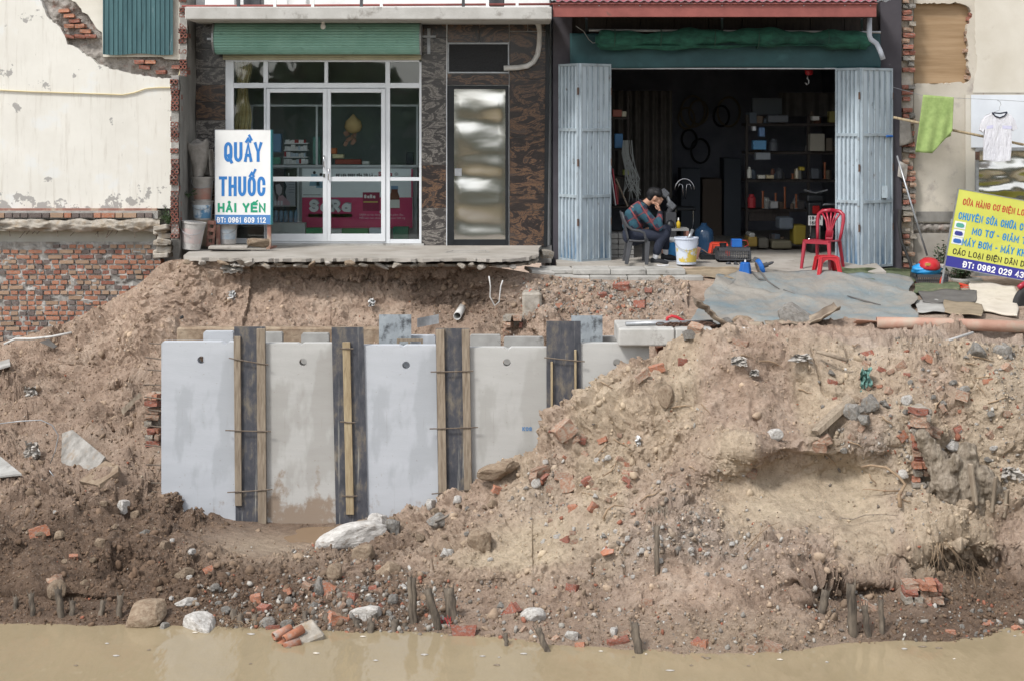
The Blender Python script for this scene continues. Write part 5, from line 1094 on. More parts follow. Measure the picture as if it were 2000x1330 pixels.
def formwork(px0, px1, top, bot, lean, battens, ties, lb):
    r = thing('formwork_board', lb, 'formwork', W((px0+px1)/2, bot, YF-.03), group='formwork boards over the panel joints')
    def sheared(mb): return mb
    z1, z0 = wz(top,YF), wz(bot,YF); sh = lean*(DCAM+YF)/FPX
    def q(mb, a, c, t, bt, yf, yb):
        za, zb_ = wz(t,YF), wz(bt,YF); f = lambda z: sh*(1-(z-z0)/(z1-z0)); xa, xc = wx(a,YF), wx(c,YF)
        mb.add([(xa+f(zb_),yf,zb_),(xc+f(zb_),yf,zb_),(xc+f(zb_),yb,zb_),(xa+f(zb_),yb,zb_),(xa+f(za),yf,za),(xc+f(za),yf,za),(xc+f(za),yb,za),(xa+f(za),yb,za)], [(3,2,1,0),(4,5,6,7),(0,1,5,4),(1,2,6,5),(2,3,7,6),(3,0,4,7)])
    m = MB(); q(m, px0, px1, top, bot, YF-.024, YF-.004); m.build('plywood_sheet', M['form'], r)
    for a, c, t, bt, mt in battens: m = MB(); q(m, a, c, t, bt, YF-.062, YF-.025); m.build('batten', M[mt], r, bevel=.003)
    for a, c, y0, y1 in ties: m = MB(); m.tube([W(a,y0,YF-.068), W((a+c)/2,(y0+y1)/2+.5,YF-.07), W(c,y1,YF-.068)], .0075, 6); m.build('tie_bar', M['steelbar'], r)
formwork(458,519,638,1040,3,[(458,471,656,985,'timber'),(502.5,519,641,1036,'timber')],[(447,524,699,712),(440,529,840,842),(444,532,961,955)],'formwork board with two timber battens between the first two panels')
formwork(648,710,639,1040,9,[(669,684,667,1002,'timberY')],[(664,690,680,681),(664,694,823,825),(668,698,968,968)],'formwork board with a single yellow batten between the second and third panels')
formwork(851,917,641,1030,6,[(852,868,642,1025,'timber'),(902,917,642,1015,'timber')],[(841,924,726,724),(839,934,837,834),(843,925,964,955)],'formwork board with two battens beside the mound foot')
formwork(1067,1134,627,1000,1,[(1075,1079.5,705,960,'timberY'),(1121,1125.5,682,960,'timberY')],[(1063,1142,698,706),(1055,1110,832,833)],'dark formwork board with thin rods, the one nearest the mound crest')
for i, y in enumerate([672,702,724,752,779,803,834,872,908,943,961]):
    m = MB(); m.tube([W(283+r_.uniform(-4,8),y-r_.uniform(0,5),-4.9), W(318,y,-4.9)], .008, 6); tag(m.build('dowel_bar', M['steelbar'], base=W(300,y,-4.9)), 'short steel dowel sticking out left of the leftmost panel', 'rebar', 'dowel bars beside the leftmost panel')
for a, c, lb in ((1208,1318,'large whitish concrete block at the mound crest, left of the pair'),(1319.5,1392,'second whitish concrete block half covered by the mound crest')):
    m = MB(); m.box(wx(a,-5.12), wx(c,-5.12), -5.12, -4.3, wz(676,-5.12), wz(642,-5.12)); tag(m.build('concrete_block', M['slabwhite'], base=W((a+c)/2,676,-4.7), bevel=.018, segs=2), lb, 'concrete block', 'concrete blocks at the crest')

# ------------------------------------------------------------------ signs
def lightbox():
    Y = -.72; r = thing('sign_board', 'upright white pharmacy sign with blue lettering on the pavement', 'sign', W(474,487,Y), rotz=math.radians(-4)); k = (DCAM+Y)/FPX
    def lx(px): return (px-474)*k
    def lz(py): return (487-py)*k
    m = MB(); m.box(lx(419.5),lx(529),0,.11,lz(439),lz(255)); bd = m.build('sign_face', pm('white_sign_face', C('E3E4E2'), C('D6D6D2'), 2, .5, .05, spots=(C('B9B2A4'), 4, .66, .74)), r, False)
    m = MB(); m.box(lx(529),lx(530.6),-.003,.115,lz(439.5),lz(254.5)); m.build('side_trim', flat('teal_edge','3F8C93'), r, False)
    m = MB(); m.box(lx(418.6),lx(419.5),-.003,.115,lz(439.5),lz(254.5)); m.box(lx(418.6),lx(529),-.002,.112,lz(255),lz(254)); m.build('side_trim', M['galv'], r, False)
    m = MB(); m.box(lx(420),lx(528.6),-.004,-.001,lz(438.5),lz(420.5)); m.build('blue_band', flat('blue_band','4A7FBC'), r, False)
    blue = flat('sign_blue','2E78C2'); green = flat('sign_green','1F9A72')
    for s, a, c, base, top, th, mt, y in (('QUẦY',437,513,317,278.5,6.0,blue,-.002),('THUỐC',427,519,384,345.5,6.0,blue,-.002),('HẢI YẾN',424.5,519.5,415.5,397.5,4.2,green,-.002),('ĐT: 0961 609 112',423.5,520,436,425,1.9,flat('sign_white','E8EAEC'),-.006)):
        m = MB(); stroke_text(m, s, lx(a), lz(base), (base-top)*k, (c-a)*k, th*k, y); m.build('lettering', mt, r, False)
    for px in (424,525):
        m = MB(); m.bar((lx(px),.05,0),(lx(px),.05,lz(440)), .05,.05); m.build('leg', M['redpvc'], r, False)
    m = MB(); m.bar((lx(524),.0,0),(lx(528),.35,0), .05,.05); m.build('foot', M['redpvc'], r, False)
lightbox()
def repair_sign():
    Y = -1.25; k = (DCAM+Y)/FPX; a = math.radians(10.4); r = thing('repair_sign', 'yellow sign board with blue and red lettering leaning on a post at the right', 'sign', W(1840,552,Y))
    b = bpy.data.objects.new; tl = W(1873,370,Y); m = MB(); Wd, Hd = 320, 152
    def L(u, v, o=0): p = Vector((u*k, o, -v*k)); return Matrix.Rotation(a, 3, 'Y')@p+tl-r.location
    def quad(u0, u1, v0, v1, o, th): 
        mb = MB(); mb.add([L(u0,v1,o),L(u1,v1,o),L(u1,v1,o+th),L(u0,v1,o+th),L(u0,v0,o),L(u1,v0,o),L(u1,v0,o+th),L(u0,v0,o+th)], [(3,2,1,0),(4,5,6,7),(0,1,5,4),(1,2,6,5),(2,3,7,6),(3,0,4,7)]); return mb
    quad(0,Wd,0,Hd,0,.02).build('sign_face', pm('yellow_sign_sheet', C('CFD23A'), C('C3C62E'), 2, .45, .03), r, False)
    quad(-1.6,0,-1.5,Hd+1.5,-.004,.03).build('edge_trim', M['galv'], r, False); quad(0,Wd,-1.6,0,-.004,.03).build('edge_trim', M['galv'], r, False); quad(0,Wd,Hd,Hd+1.6,-.004,.03).build('edge_trim', M['galv'], r, False)
    quad(.3,Wd,131.5,Hd,-.004,.003).build('blue_band', flat('violet_blue','3A3A94'), r, False)
    red, blu, blk, wht = flat('sign_red','C43A34'), flat('sign_sky_blue','1F86C8'), flat('sign_black','38342C'), flat('sign_white2','ECECEE')
    def line(s, u0, u1, v, h, th, mt, o=-.002):
        mb = MB(); stroke_text(mb, s, u0*k, -v*k, h*k, (u1-u0)*k, th*k, o); R3 = Matrix.Rotation(a, 3, 'Y'); mb.v = [tuple(R3@Vector(p)+tl-r.location) for p in mb.v]; mb.build('lettering', mt, r, False)
    line('CỬA HÀNG CƠ ĐIỆN LO', 12, 134, 29, 12.5, 1.9, red); line('CHUYÊN SỬA CHỮA C', 8.5, 137, 58, 14.5, 2.4, blu); line('MO TƠ - GIẢM T', 40, 147, 83, 14, 2.4, blu); line('MÁY BƠM - MÁY KH', 24, 150, 107, 14, 2.4, blu)
    line('CÁC LOẠI ĐIỆN DÂN D', 10, 152, 127, 11.5, 1.8, blk); line('ĐT: 0982 029 438', 34, 164, 149, 12.5, 2.3, wht, -.006)
    for v0, c in ((62,'4FA08C'),(78,'3A3F8C'),(93,'3466B4')):
        quad(4,26,v0,v0+14,-.003,.002).build('printed_tile', flat('print_white','DDE0E0'), r, False)
        mb = MB(); u_, v_ = 15, v0+7; pts = [L(u_+x, v_+y, -.006) for x, y in ((-8,-2),(-5,-4),(5,-4),(8,-1),(8,3),(4,4.5),(-5,4.5),(-8,3))]; mb.add(pts, [tuple(range(7,-1,-1))]); mb.build('printed_motor', flat('print_motor'+c, c), r, False)
    p0 = L(-1,60,.035); p1 = L(-3,200,.035); mb = MB(); mb.tube([p0, (p0.x-.14,p0.y,-.02)], .016, 8); mb.build('post', M['galv'], r, False)
    mb = MB(); mb.tube([L(220,60,.035), Vector(L(220,60,.035))-Vector((.1,0,1.5))], .016, 8); mb.build('post', M['galv'], r, False)
repair_sign()

# ------------------------------------------------------------------ pavement things on the left
def bucket(px, base, top, rb, rt, Y, mt, band, label, lean=0, name='paint_bucket', bandspan=(.25,.75)):
    k = (DCAM+Y)/FPX; h = (base-top)*k; rb *= k; rt *= k; c = W(px,base,Y); r = thing(name, label, 'bucket', c, rot=(0,lean,0))
    m = MB(); m.lathe([(rb*.9,.0),(rb,.006),(rt,h*.93),(rt*1.07,h*.935),(rt*1.07,h),(rt*.97,h),(rb*.93,.02)], 28); m.build('bucket_body', mt, r, False, smooth=False)
    if band is not None:
        f0, f1 = bandspan; m = MB(); g0, g1 = math.radians(200), math.radians(340); ra, rb2 = rb+(rt-rb)*f0+.0025, rb+(rt-rb)*f1+.0025
        m.grid(lambda u, v: ((ra+(rb2-ra)*v)*math.cos(g0+(g1-g0)*u), (ra+(rb2-ra)*v)*math.sin(g0+(g1-g0)*u), h*(f0+(f1-f0)*v)), 20, 3); m.build('label_print', band, r, False, smooth=True)
    m = MB(); m.tube([(rt*1.05*math.cos(g), -abs(rt*1.05*math.sin(g))-.01, h*.9-h*.35*math.sin(g)) for g in [math.pi*i/14 for i in range(15)]], .004, 5); m.build('handle', M['galv'], r, False)
    return r
bucket(396,430,393,17,19.5,-.55,M['bucketdirty'],pm('blue_white_print',C('4E8FC0'),C('C9D6DE'),6,.5,.1,contrast=(.45,.55)),'lower bucket with blue and white print in the stack of two',bandspan=(.1,.8))
bucket(396,394.5,346,17,20.5,-.55,M['bucketgrey'],pm('faded_red_print',C('A86A58'),C('9C8578'),5,.6,.2),'upper grey bucket with faded red print in the stack of two',bandspan=(.1,.55))
m = MB(); pbox(m, 378, 414, 430, 480, -.68, -.42, -.6); tag(m.build('wooden_crate', M['timber'], base=W(396,480,-.55), bevel=.01), 'dusty wooden box under the stack of two buckets', 'box')
bucket(373,488,433,18,23,-1.0,M['bucketdirty'],pm('faded_pink_print',C('B79A94'),C('A9A5A2'),7,.6,.2),'dirty white bucket leaning at the pavement corner',lean=.10)
bucket(444,477,438,17,19,-.5,M['bucketdirty'],pm('pale_blue_print',C('8FA9BE'),C('C2C6C8'),8,.5,.1),'whitish bucket half hidden under the pharmacy sign')
sk = MB(); sk.grid(lambda u, v: (wx(388+(9+15*v)*math.cos(u*6.283)+6*v-10*v*v, -.55), -.55+.12*math.sin(u*6.283)*(1-.2*v), wz(348-70*v+5*math.sin(u*19)*v,-.55)+.012*math.sin(u*40+v*9)), 60, 16)
tag(sk.build('folded_sack', M['sack'], base=W(390,348,-.55), smooth=True, solid=.006), 'grey sacking stuffed upright into the upper bucket', 'sack')
sk = MB(); sk.grid(lambda u, v: (wx(401+14*u+8*u*v,-.5), -.5+.05*math.sin(u*9), wz(292+(50+8*u)*v,-.5)), 24, 12); tag(sk.build('grey_cloth', M['sack'], base=W(405,345,-.5), smooth=True, solid=.006), 'grey cloth hanging over the rim beside the sacking', 'cloth')
m = MB()
for z in (0,.1,.2,.3): m.obox(W(412,478-z*142,-.75)+Vector((0,0,0)), (.09,.02,.05), (0,.1,0))
for dx in (-.04,.04): m.obox(W(412,457,-.74)+Vector((dx,.012,0)), (.03,.02,.36), (0,.08,0))
tag(m.build('wooden_slat_frame', M['redpvc'], base=W(412,482,-.75)), 'reddish slatted wooden frame against the left edge of the pharmacy sign', 'frame')
def stone_obj(name, loc, size, mat, label, cat, rot=(0,0,0), seed=0, group=None, sub=3):
    sv, sf = STONES[seed % len(STONES)] if sub == 3 else STONES2[seed % len(STONES2)]; key = ('st', seed % len(STONES), mat.name)
    me_ = STCACHE.get(key)
    if me_ is None:
        me_ = bpy.data.meshes.new(name); me_.from_pydata([tuple(v) for v in sv], [], [tuple(f) for f in sf]); me_.materials.append(mat); STCACHE[key] = me_
    o = bpy.data.objects.new(name, me_); COL.objects.link(o); o.location = loc; o.scale = size; o.rotation_euler = rot; return tag(o, label, cat, group)
STCACHE = {}
def stone_shape(seed):
    bm = bmesh.new(); bmesh.ops.create_icosphere(bm, subdivisions=4, radius=.56); r = random.Random(seed); ax = [Vector((r.gauss(0,1), r.gauss(0,1), r.gauss(0,1))).normalized() for _ in range(9)]; lim = [r.uniform(.30,.44) for _ in ax]
    for v in bm.verts:
        for a, l in zip(ax, lim):
            d = v.co.dot(a)
            if d > l: v.co -= a*(d-l)*.92
        v.co *= 1+.10*mno.fractal(v.co*3+Vector((seed*5,0,0)), 1, 2, 4)
    out = ([v.co[:] for v in bm.verts], [[v.index for v in f.verts] for f in bm.faces]); bm.free(); return out
STONES = [stone_shape(s) for s in range(8)]
stone_obj('stone', W(504,475,-1.0), (.36,.2,.13), M['stoneB'], 'flat brown stone lying at the foot of the pharmacy sign', 'stone', (0,.05,.1), 3)
m = MB(); m.obox(W(447,483,-1.0), (.52,.3,.035), (0,0,.06)); tag(m.build('thin_slab', M['pave'], base=W(447,486,-1.0), bevel=.006), 'thin concrete slab lying before the buckets under the sign', 'slab')
# weeds on the cut wall
def weed(name, label, c, n, ln, spread, mat, seed, wide=.02):
    r = random.Random(seed); root = thing(name, label, 'plant', c); m = MB()
    for i in range(n):
        g = r.uniform(0, 6.28); t = r.uniform(.2, 1)*spread; p = Vector((0,0,0)); d = Vector((math.cos(g)*t, math.sin(g)*t, r.uniform(.4,1))).normalized(); L = ln*r.uniform(.5,1); w_ = d.cross(Vector((0,0,1))).normalized()*wide*r.uniform(.6,1.2); s = r.uniform(0,.7)
        a = d*L*s+Vector((0,0,0)); q = a+d*L*.35; e = q+Vector((d.x,d.y,d.z-.7))*L*.3
        m.add([a, q-w_, e, q+w_], [(0,1,2,3)])
    m.build('foliage', mat, root, False)
    m = MB()
    for i in range(5): g = r.uniform(0,6.28); m.tube([(0,0,-.02),(math.cos(g)*.03,math.sin(g)*.03,ln*.4),(math.cos(g)*.1*spread,math.sin(g)*.1*spread,ln*.75)], .003, 4)
    m.build('stem', M['leafdark'], root, False); return root
weed('weed_plant', 'tuft of green weeds growing on the broken slab end beside the hollow bricks', W(329,440,-.95), 90, .26, .9, M['leaf'], 3, .010)
weed('weed_plant', 'small leafy sprig growing from the cement wall beside the buckets', W(368,386,-.8), 14, .14, 1.2, M['leaf'], 5, .03)

# ------------------------------------------------------------------ person on the chair
YP0 = -.55; KP = (DCAM+YP0)/FPX; PB = W(1258,516,YP0)
def J(px, py, dy=0): return Vector(((px-1258)*KP, dy, (516-py)*KP))
def limb(mb, pts, rads, n=14):
    """tapered limb with rounded ends"""
    P0 = [Vector(p) for p in pts]; a = (P0[0]-P0[1]).normalized(); z = (P0[-1]-P0[-2]).normalized(); r0, r1 = rads[0], rads[-1]
    P1 = [P0[0]+a*r0*.95, P0[0]+a*r0*.7]+P0+[P0[-1]+z*r1*.7, P0[-1]+z*r1*.95]; mb.tube(P1, [r0*.25, r0*.72]+list(rads)+[r1*.72, r1*.25], n)
def ell(mb, c, rx, ry, rz, rot=(0,0,0), n=16):
    R3 = Euler(rot).to_matrix(); prof = [(math.sin(math.pi*i/12), -math.cos(math.pi*i/12)) for i in range(13)]; prof = [(max(a,.03), b) for a, b in prof]; m = MB(); m.lathe(prof, n); mb.add([Vector(c)+R3@Vector((x*rx,y*ry,z*rz)) for x,y,z in m.v], m.f)
def organic(mb, name, mat, parent, voxel, sm_=4):
    o = mb.build(name, mat, parent, False, smooth=True); d = o.modifiers.new('r','REMESH'); d.mode = 'VOXEL'; d.voxel_size = voxel; d.use_smooth_shade = True
    s = o.modifiers.new('s','SMOOTH'); s.iterations = sm_; s.factor = .5; return o
pe = thing('person', 'person in a plaid sweater and navy trousers seated sideways, resting cheek on one hand', 'person', PB)
hd = J(1279,386); bd = MB()
ell(bd, hd+Vector((0,0,.02)), .095,.075,.108,(0,.28,0)); ell(bd, hd+Vector((.035,0,-.055)), .062,.055,.06,(0,.3,0))       # skull and jaw
limb(bd, [hd+Vector((.088,0,-.012)), hd+Vector((.104,0,-.035))], [.012,.016], 8)                                          # nose
ell(bd, hd+Vector((.092,0,-.066)), .014,.022,.008); ell(bd, hd+Vector((-.005,-.077,-.01)), .022,.012,.034,(0,.3,0)); ell(bd, hd+Vector((-.005,.077,-.01)), .022,.012,.034,(0,.3,0))   # lips, ears
for s in (-1,1): ell(bd, hd+Vector((.083,s*.03,.012)), .012,.016,.010)
limb(bd, [J(1258,402), J(1268,393), hd+Vector((-.01,0,-.04))], [.066,.055,.055]); limb(bd, [J(1239,452), J(1237,432), J(1246,412), J(1257,403)], [.12,.115,.12,.07])
for s, sh_, el_, wr_ in ((-1,J(1249,409,-.17),J(1284,443,-.20),J(1287,413,-.13)),(1,J(1256,409,.17),J(1285,446,.18),J(1262,449,.02))):
    limb(bd, [sh_, el_], [.048,.038]); limb(bd, [el_, wr_], [.038,.026])
# near hand: palm against the cheek, five curled fingers
def hand(mb, w_, d, side, up):
    d = d.normalized(); side = side.normalized(); nrm = d.cross(side); pal = w_+d*.045; ell(mb, pal, .03,.018,.04, d.to_track_quat('Z','Y').to_euler(), 10)
    for i, (o, ln) in enumerate(((-.027,.062),(-.009,.07),(.009,.066),(.026,.052))):
        b0 = pal+d*.03+side*o; b1 = b0+d*ln*.45+up*.010; b2 = b1+d*ln*.25+up*.022; b3 = b2+d*ln*.05+up*.022; limb(mb, [b0,b1,b2,b3], [.0095,.009,.0085,.0075], 8)
    t0 = w_+d*.02-side*.025; t1 = t0-side*.022+d*.025; limb(mb, [t0, t1, t1+d*.03+up*.008], [.011,.010,.008], 8)
hand(bd, J(1287,411,-.125), Vector((-.35,.25,.9)), Vector((.5,-.7,.3)), Vector((-.6,.5,-.2)))
hand(bd, J(1262,449,.02), Vector((-1,-.5,-.1)), Vector((0,.3,1)), Vector((-.2,-.9,-.2)))
for s, hp, kn, an, toe in ((-1,J(1241,459,-.10),J(1296,455,-.13),J(1279,500,-.12),J(1302,511,-.14)),(1,J(1243,458,.10),J(1304,449,.10),J(1302,494,.10),J(1326,506,.1))):
    limb(bd, [hp,kn], [.078,.052]); limb(bd, [kn,(kn+an)/2+Vector((-.012,0,.02)),an], [.052,.047,.032])
organic(bd, 'body', M['skin'], pe, .006, 3)
hr = MB(); ell(hr, hd+Vector((-.022,0,.045)), .098,.084,.10,(0,.28,0)); ell(hr, hd+Vector((.04,0,.085)), .065,.07,.05,(0,.5,0)); ell(hr, hd+Vector((-.07,0,-.01)), .045,.068,.065); ell(hr, hd+Vector((.035,-.025,.05)), .075,.068,.06,(0,.4,0)); organic(hr, 'hair', M['hair'], pe, .008, 2)
hf = MB()
for i in range(60):
    g = RNG.uniform(-2.6,2.6); t = RNG.uniform(.2,1.2); p = hd+Vector((-.02,0,.045))+Vector((math.cos(g)*math.cos(t)*.09,math.sin(g)*math.cos(t)*.08,math.sin(t)*.098)); hf.tube([p, p+Vector((.02*math.cos(g)+.01,.02*math.sin(g),-.02))], [.005,.001], 4)
hf.build('hair_tufts', M['hair'], pe, False)
for s in (-1,1):
    for nm, o_, rr, mt in (('eye',(.092,s*.03,.010),.008,flat('eye_dark','201A18')),('eyebrow',(.09,s*.03,.028),.010,M['hair'])):
        m = MB(); ell(m, hd+Vector(o_), .006, rr, .004, n=8); m.build(nm, mt, pe, False)
# plaid sweater
pmt, pt, pb = newmat('plaid_knit'); pv_ = coords(pt); mpp = nd(pt,'ShaderNodeMapping'); mpp.inputs['Rotation'].default_value = (0,.55,0); pt.links.new(pv_, mpp.inputs[0]); sp_ = nd(pt,'ShaderNodeSeparateXYZ'); pt.links.new(mpp.outputs[0], sp_.inputs[0])
def band_(sock, per, off, wd):
    a = nd(pt,'ShaderNodeMath',operation='MULTIPLY_ADD'); a.inputs[1].default_value = 1/per; a.inputs[2].default_value = off; pt.links.new(sock, a.inputs[0]); f = nd(pt,'ShaderNodeMath',operation='FRACT'); pt.links.new(a.outputs[0], f.inputs[0])
    l = nd(pt,'ShaderNodeMath',operation='LESS_THAN'); l.inputs[1].default_value = wd; pt.links.new(f.outputs[0], l.inputs[0]); return l.outputs[0]
X_, Z_ = sp_.outputs[0], sp_.outputs[2]
c = mixc(pt, band_(X_,.15,.1,.45), C('242A3C', .95), C('244A58', .95)); z1 = mixc(pt, band_(Z_,.15,.3,.4), c, C('244A58', .95)); 
mlt = nd(pt,'ShaderNodeMath',operation='MULTIPLY'); pt.links.new(band_(X_,.15,.62,.36), mlt.inputs[0]); pt.links.new(band_(Z_,.15,.0,.42), mlt.inputs[1]); z1 = mixc(pt, mlt.outputs[0], z1, C('562C38', .95))
z1 = mixc(pt, band_(X_,.15,.5,.09), z1, C('8A3C36', .95)); z1 = mixc(pt, band_(Z_,.15,.85,.10), z1, C('6E383E', .95)); pt.links.new(z1, pb.inputs['Base Color']); pb.inputs['Roughness'].default_value = .95; bump(pt, pb, noise(pt, pv_, 120, 3), .4, .004)
sw = MB(); limb(sw, [J(1240,457), J(1236,440), J(1240,422), J(1249,409)], [.13,.145,.15,.115], 18); limb(sw, [J(1250,409,-.13), J(1253,406,0), J(1256,409,.13)], [.09,.09,.09])
limb(sw, [J(1249,411,-.15), J(1267,428,-.19), J(1284,443,-.20)], [.088,.073,.06]); limb(sw, [J(1284,443,-.20), J(1287,420,-.15)], [.058,.044]); limb(sw, [J(1256,411,.15), J(1285,446,.18)], [.08,.056]); limb(sw, [J(1285,446,.18), J(1268,449,.06)], [.055,.042])
ell(sw, J(1236,440), .15,.17,.13,(0,.2,0)); organic(sw, 'sweater', pmt, pe, .011, 5)
cl = MB(); cl.tube([J(1262,404)+Vector((.065*math.cos(g)-.02,.078*math.sin(g),.03-.055*math.cos(g))) for g in [i*math.pi/8 for i in range(16)]], .017, 8, closed=True); cl.build('collar', M['cloth_dark'], pe, False, smooth=True)
cl = MB(); limb(cl, [J(1287.2,424,-.155), J(1287.4,416,-.14)], [.042,.040]); cl.build('cuff', M['cloth_dark'], pe, False, smooth=True)
tr = MB(); limb(tr, [J(1236,460,-.03), J(1244,461,-.02)], [.15,.14]); limb(tr, [J(1236,460,.04), J(1244,461,.04)], [.15,.14])
for s, hp, kn, an in ((-1,J(1243,461,-.10),J(1296,457,-.13),J(1281,491,-.125)),(1,J(1245,460,.10),J(1303,450,.10),J(1301,484,.10))):
    limb(tr, [hp,kn], [.098,.073]); limb(tr, [kn,(kn+an)/2+Vector((-.015,0,0)),an], [.073,.066,.058])
organic(tr, 'trousers', M['navy'], pe, .010, 4)
for s, an, tp in ((-1,J(1278,503,-.12),J(1281,491,-.12)),(1,J(1301,497,.10),J(1301,484,.10))):
    m = MB(); limb(m, [an,tp], [.038,.042]); m.build('sock', M['sock'], pe, False, smooth=True)
for s, hl, toe in ((-1,J(1274,511,-.12),J(1300,512,-.15)),(1,J(1297,505,.10),J(1322,507,.08))):
    m = MB(); limb(m, [hl, (hl+toe)/2+Vector((0,0,.012)), toe], [.040,.042,.032]); ell(m, hl+Vector((.01,0,.03)), .05,.038,.035); o = organic(m, 'shoe', M['shoe'], pe, .008, 2)
    m = MB(); d_ = (toe-hl); 
    m.grid(lambda u, v: tuple(hl+d_*(u*1.5-.25)+Vector((0,(v-.5)*.088*(1-abs(u*2-1)**3),-.034+.006*math.sin(u*9)))), 14, 5); m.build('sole', M['sock'], o, False, solid=.014)
# dark grey plastic armchair
ac = thing('plastic_armchair', 'dark grey plastic armchair under the seated person', 'chair', PB)
def CJ(px, py, dy=0): return Vector(((px-1258)*KP, dy, (516-py)*KP))
m = MB(); m.grid(lambda u, v: tuple(CJ(1226+38*u,468+1.5*math.sin(u*3),-.25+.5*v)), 10, 8); m.build('seat', M['darkgrey'], ac, False, smooth=True, solid=.025)
for s in (-1,1):
    y = .25*s
    m = MB(); m.tube([CJ(1214,416,y*.9),CJ(1217,428,y),CJ(1223,440,y*1.05),CJ(1232,447,y*1.08),CJ(1246,449,y*1.08),CJ(1255,453,y*1.06),CJ(1258,462,y*1.0),CJ(1259,472,y*.96)], [.014,.016,.018,.018,.018,.018,.018,.02], 8); m.build('armrest', M['darkgrey'], ac, False, smooth=True)
    m = MB(); m.bar(CJ(1262,470,y*.95), CJ(1260,515,y*1.0), .075,.04,(0,1,0),.05,.03); m.build('leg', M['darkgrey'], ac, False, bevel=.008)
    m = MB(); m.bar(CJ(1229,470,y*.9), CJ(1221,514,y*1.0), .07,.04,(0,1,0),.05,.03); m.build('leg', M['darkgrey'], ac, False, bevel=.008)
m = MB(); m.grid(lambda u, v: tuple(CJ(1214+12*v-2*math.sin(u*3.14),414+54*v,-.23+.46*u)), 12, 10); m.build('backrest', M['darkgrey'], ac, False, smooth=True, solid=.018)
m = MB(); m.bar(CJ(1259,469,-.24), CJ(1259,469,.24), .05,.03); m.bar(CJ(1229,470,-.24), CJ(1229,470,.24), .05,.03); m.build('apron', M['darkgrey'], ac, False)

# ------------------------------------------------------------------ in and before the shop
pb_ = bucket(1340.5,517,464,19,22.5,-.75,M['bucketwhite'],pm('yellow_torn_print',C('CFAE2E'),C('BFC9D6'),5,.5,.1,contrast=(.46,.5)),'white paint bucket with torn yellow print standing beside the seated person',name='paint_bucket',bandspan=(.1,.62))
m = MB(); m.tube([W(1343,470,-.7), W(1353,450,-.62)], .022, 10, cap=False); tag(m.build('steel_tube', M['galv'], base=W(1343,470,-.7), smooth=True, solid=.004), 'short steel tube standing in the paint bucket', 'tube')
def table():
    c = W(1321,505,.15); r = thing('low_table', 'low brown table behind the seated person', 'table', c); k = (DCAM+.15)/FPX
    m = MB(); m.box(-.19,.16,-.18,.18,.40,.43); m.build('tabletop', flat('grey_tabletop','8A8A88'), r, False)
    for sx in (-.17,.14):
        for sy in (-.16,.16): m = MB(); m.box(sx-.02,sx+.02,sy-.02,sy+.02,0,.4); m.build('leg', M['redpvc'], r, False)
    return c
tc = table(); tz = tc.z+.43
m = MB(); m.lathe([(.028,0),(.028,.08),(.01,.1),(.01,.115)], 12, (wx(1325,.1),.1,tz)); o = m.build('squeeze_bottle', M['yellow'], base=(wx(1325,.1),.1,tz), smooth=True); tag(o, 'small yellow squeeze bottle on the low table', 'bottle'); m = MB(); m.lathe([(.012,.113),(.008,.14),(.004,.15)], 10, (wx(1325,.1),.1,tz)); m.build('nozzle', M['white'], o)
m = MB(); m.lathe([(.07,0),(.075,.04),(.05,.09),(.02,.12)], 14, (wx(1309,.1),.1,tz)); tag(m.build('peaked_hat', M['black'], base=(wx(1309,.1),.1,tz), smooth=True), 'dark peaked hat lying on the low table beside the yellow bottle', 'hat')
m = MB(); m.lathe([(.07,0),(.085,.02),(.085,.18),(.05,.19),(.05,.24)], 16, W(1311,507,-.2)); o = m.build('water_jug', flat('sky_blue_plastic','2F86C4'), base=W(1311,507,-.2), smooth=True); tag(o, 'blue drinks jug with a white lid behind the person\'s legs', 'jug'); m = MB(); m.lathe([(.056,.24),(.06,.30),(.03,.31)], 14, W(1311,507,-.2)); m.build('lid', M['white'], o, smooth=True)
m = MB(); m.lathe([(.13,0),(.14,.02),(.14,.28),(.12,.33),(.05,.38),(.04,.42)], 20, W(1375,492,.9)); tag(m.build('water_cooler_bottle', M['bluejug'], base=W(1375,492,.9), smooth=True), 'big blue water bottle standing inside behind the paint bucket', 'bottle')
# bench vice on a stand
vs_t = thing('bench_vice', 'grey bench vice on a stand right of the seated person\'s head', 'vice', W(1303,495,.5))
m = MB(); m.box(wx(1300,.5),wx(1320,.5),.45,.75,wz(495,.5),wz(415,.5)); m.build('stand', M['darkgrey'], vs_t)
for x, y in ((1298,378),(1311,402)): m = MB(); m.obox(W(x,y,.5), (.13,.09,.10), (0,.75,0)); m.build('jaw', flat('vice_grey','6C6E72'), vs_t, bevel=.02)
m = MB(); m.tube([W(1297,372,.5),W(1312,405,.5)], .028, 10); m.build('screw', M['galv'], vs_t); m = MB(); m.tube([W(1310,408,.5),W(1306,416,.5)], .04, 10); m.build('swivel', M['darkgrey'], vs_t)
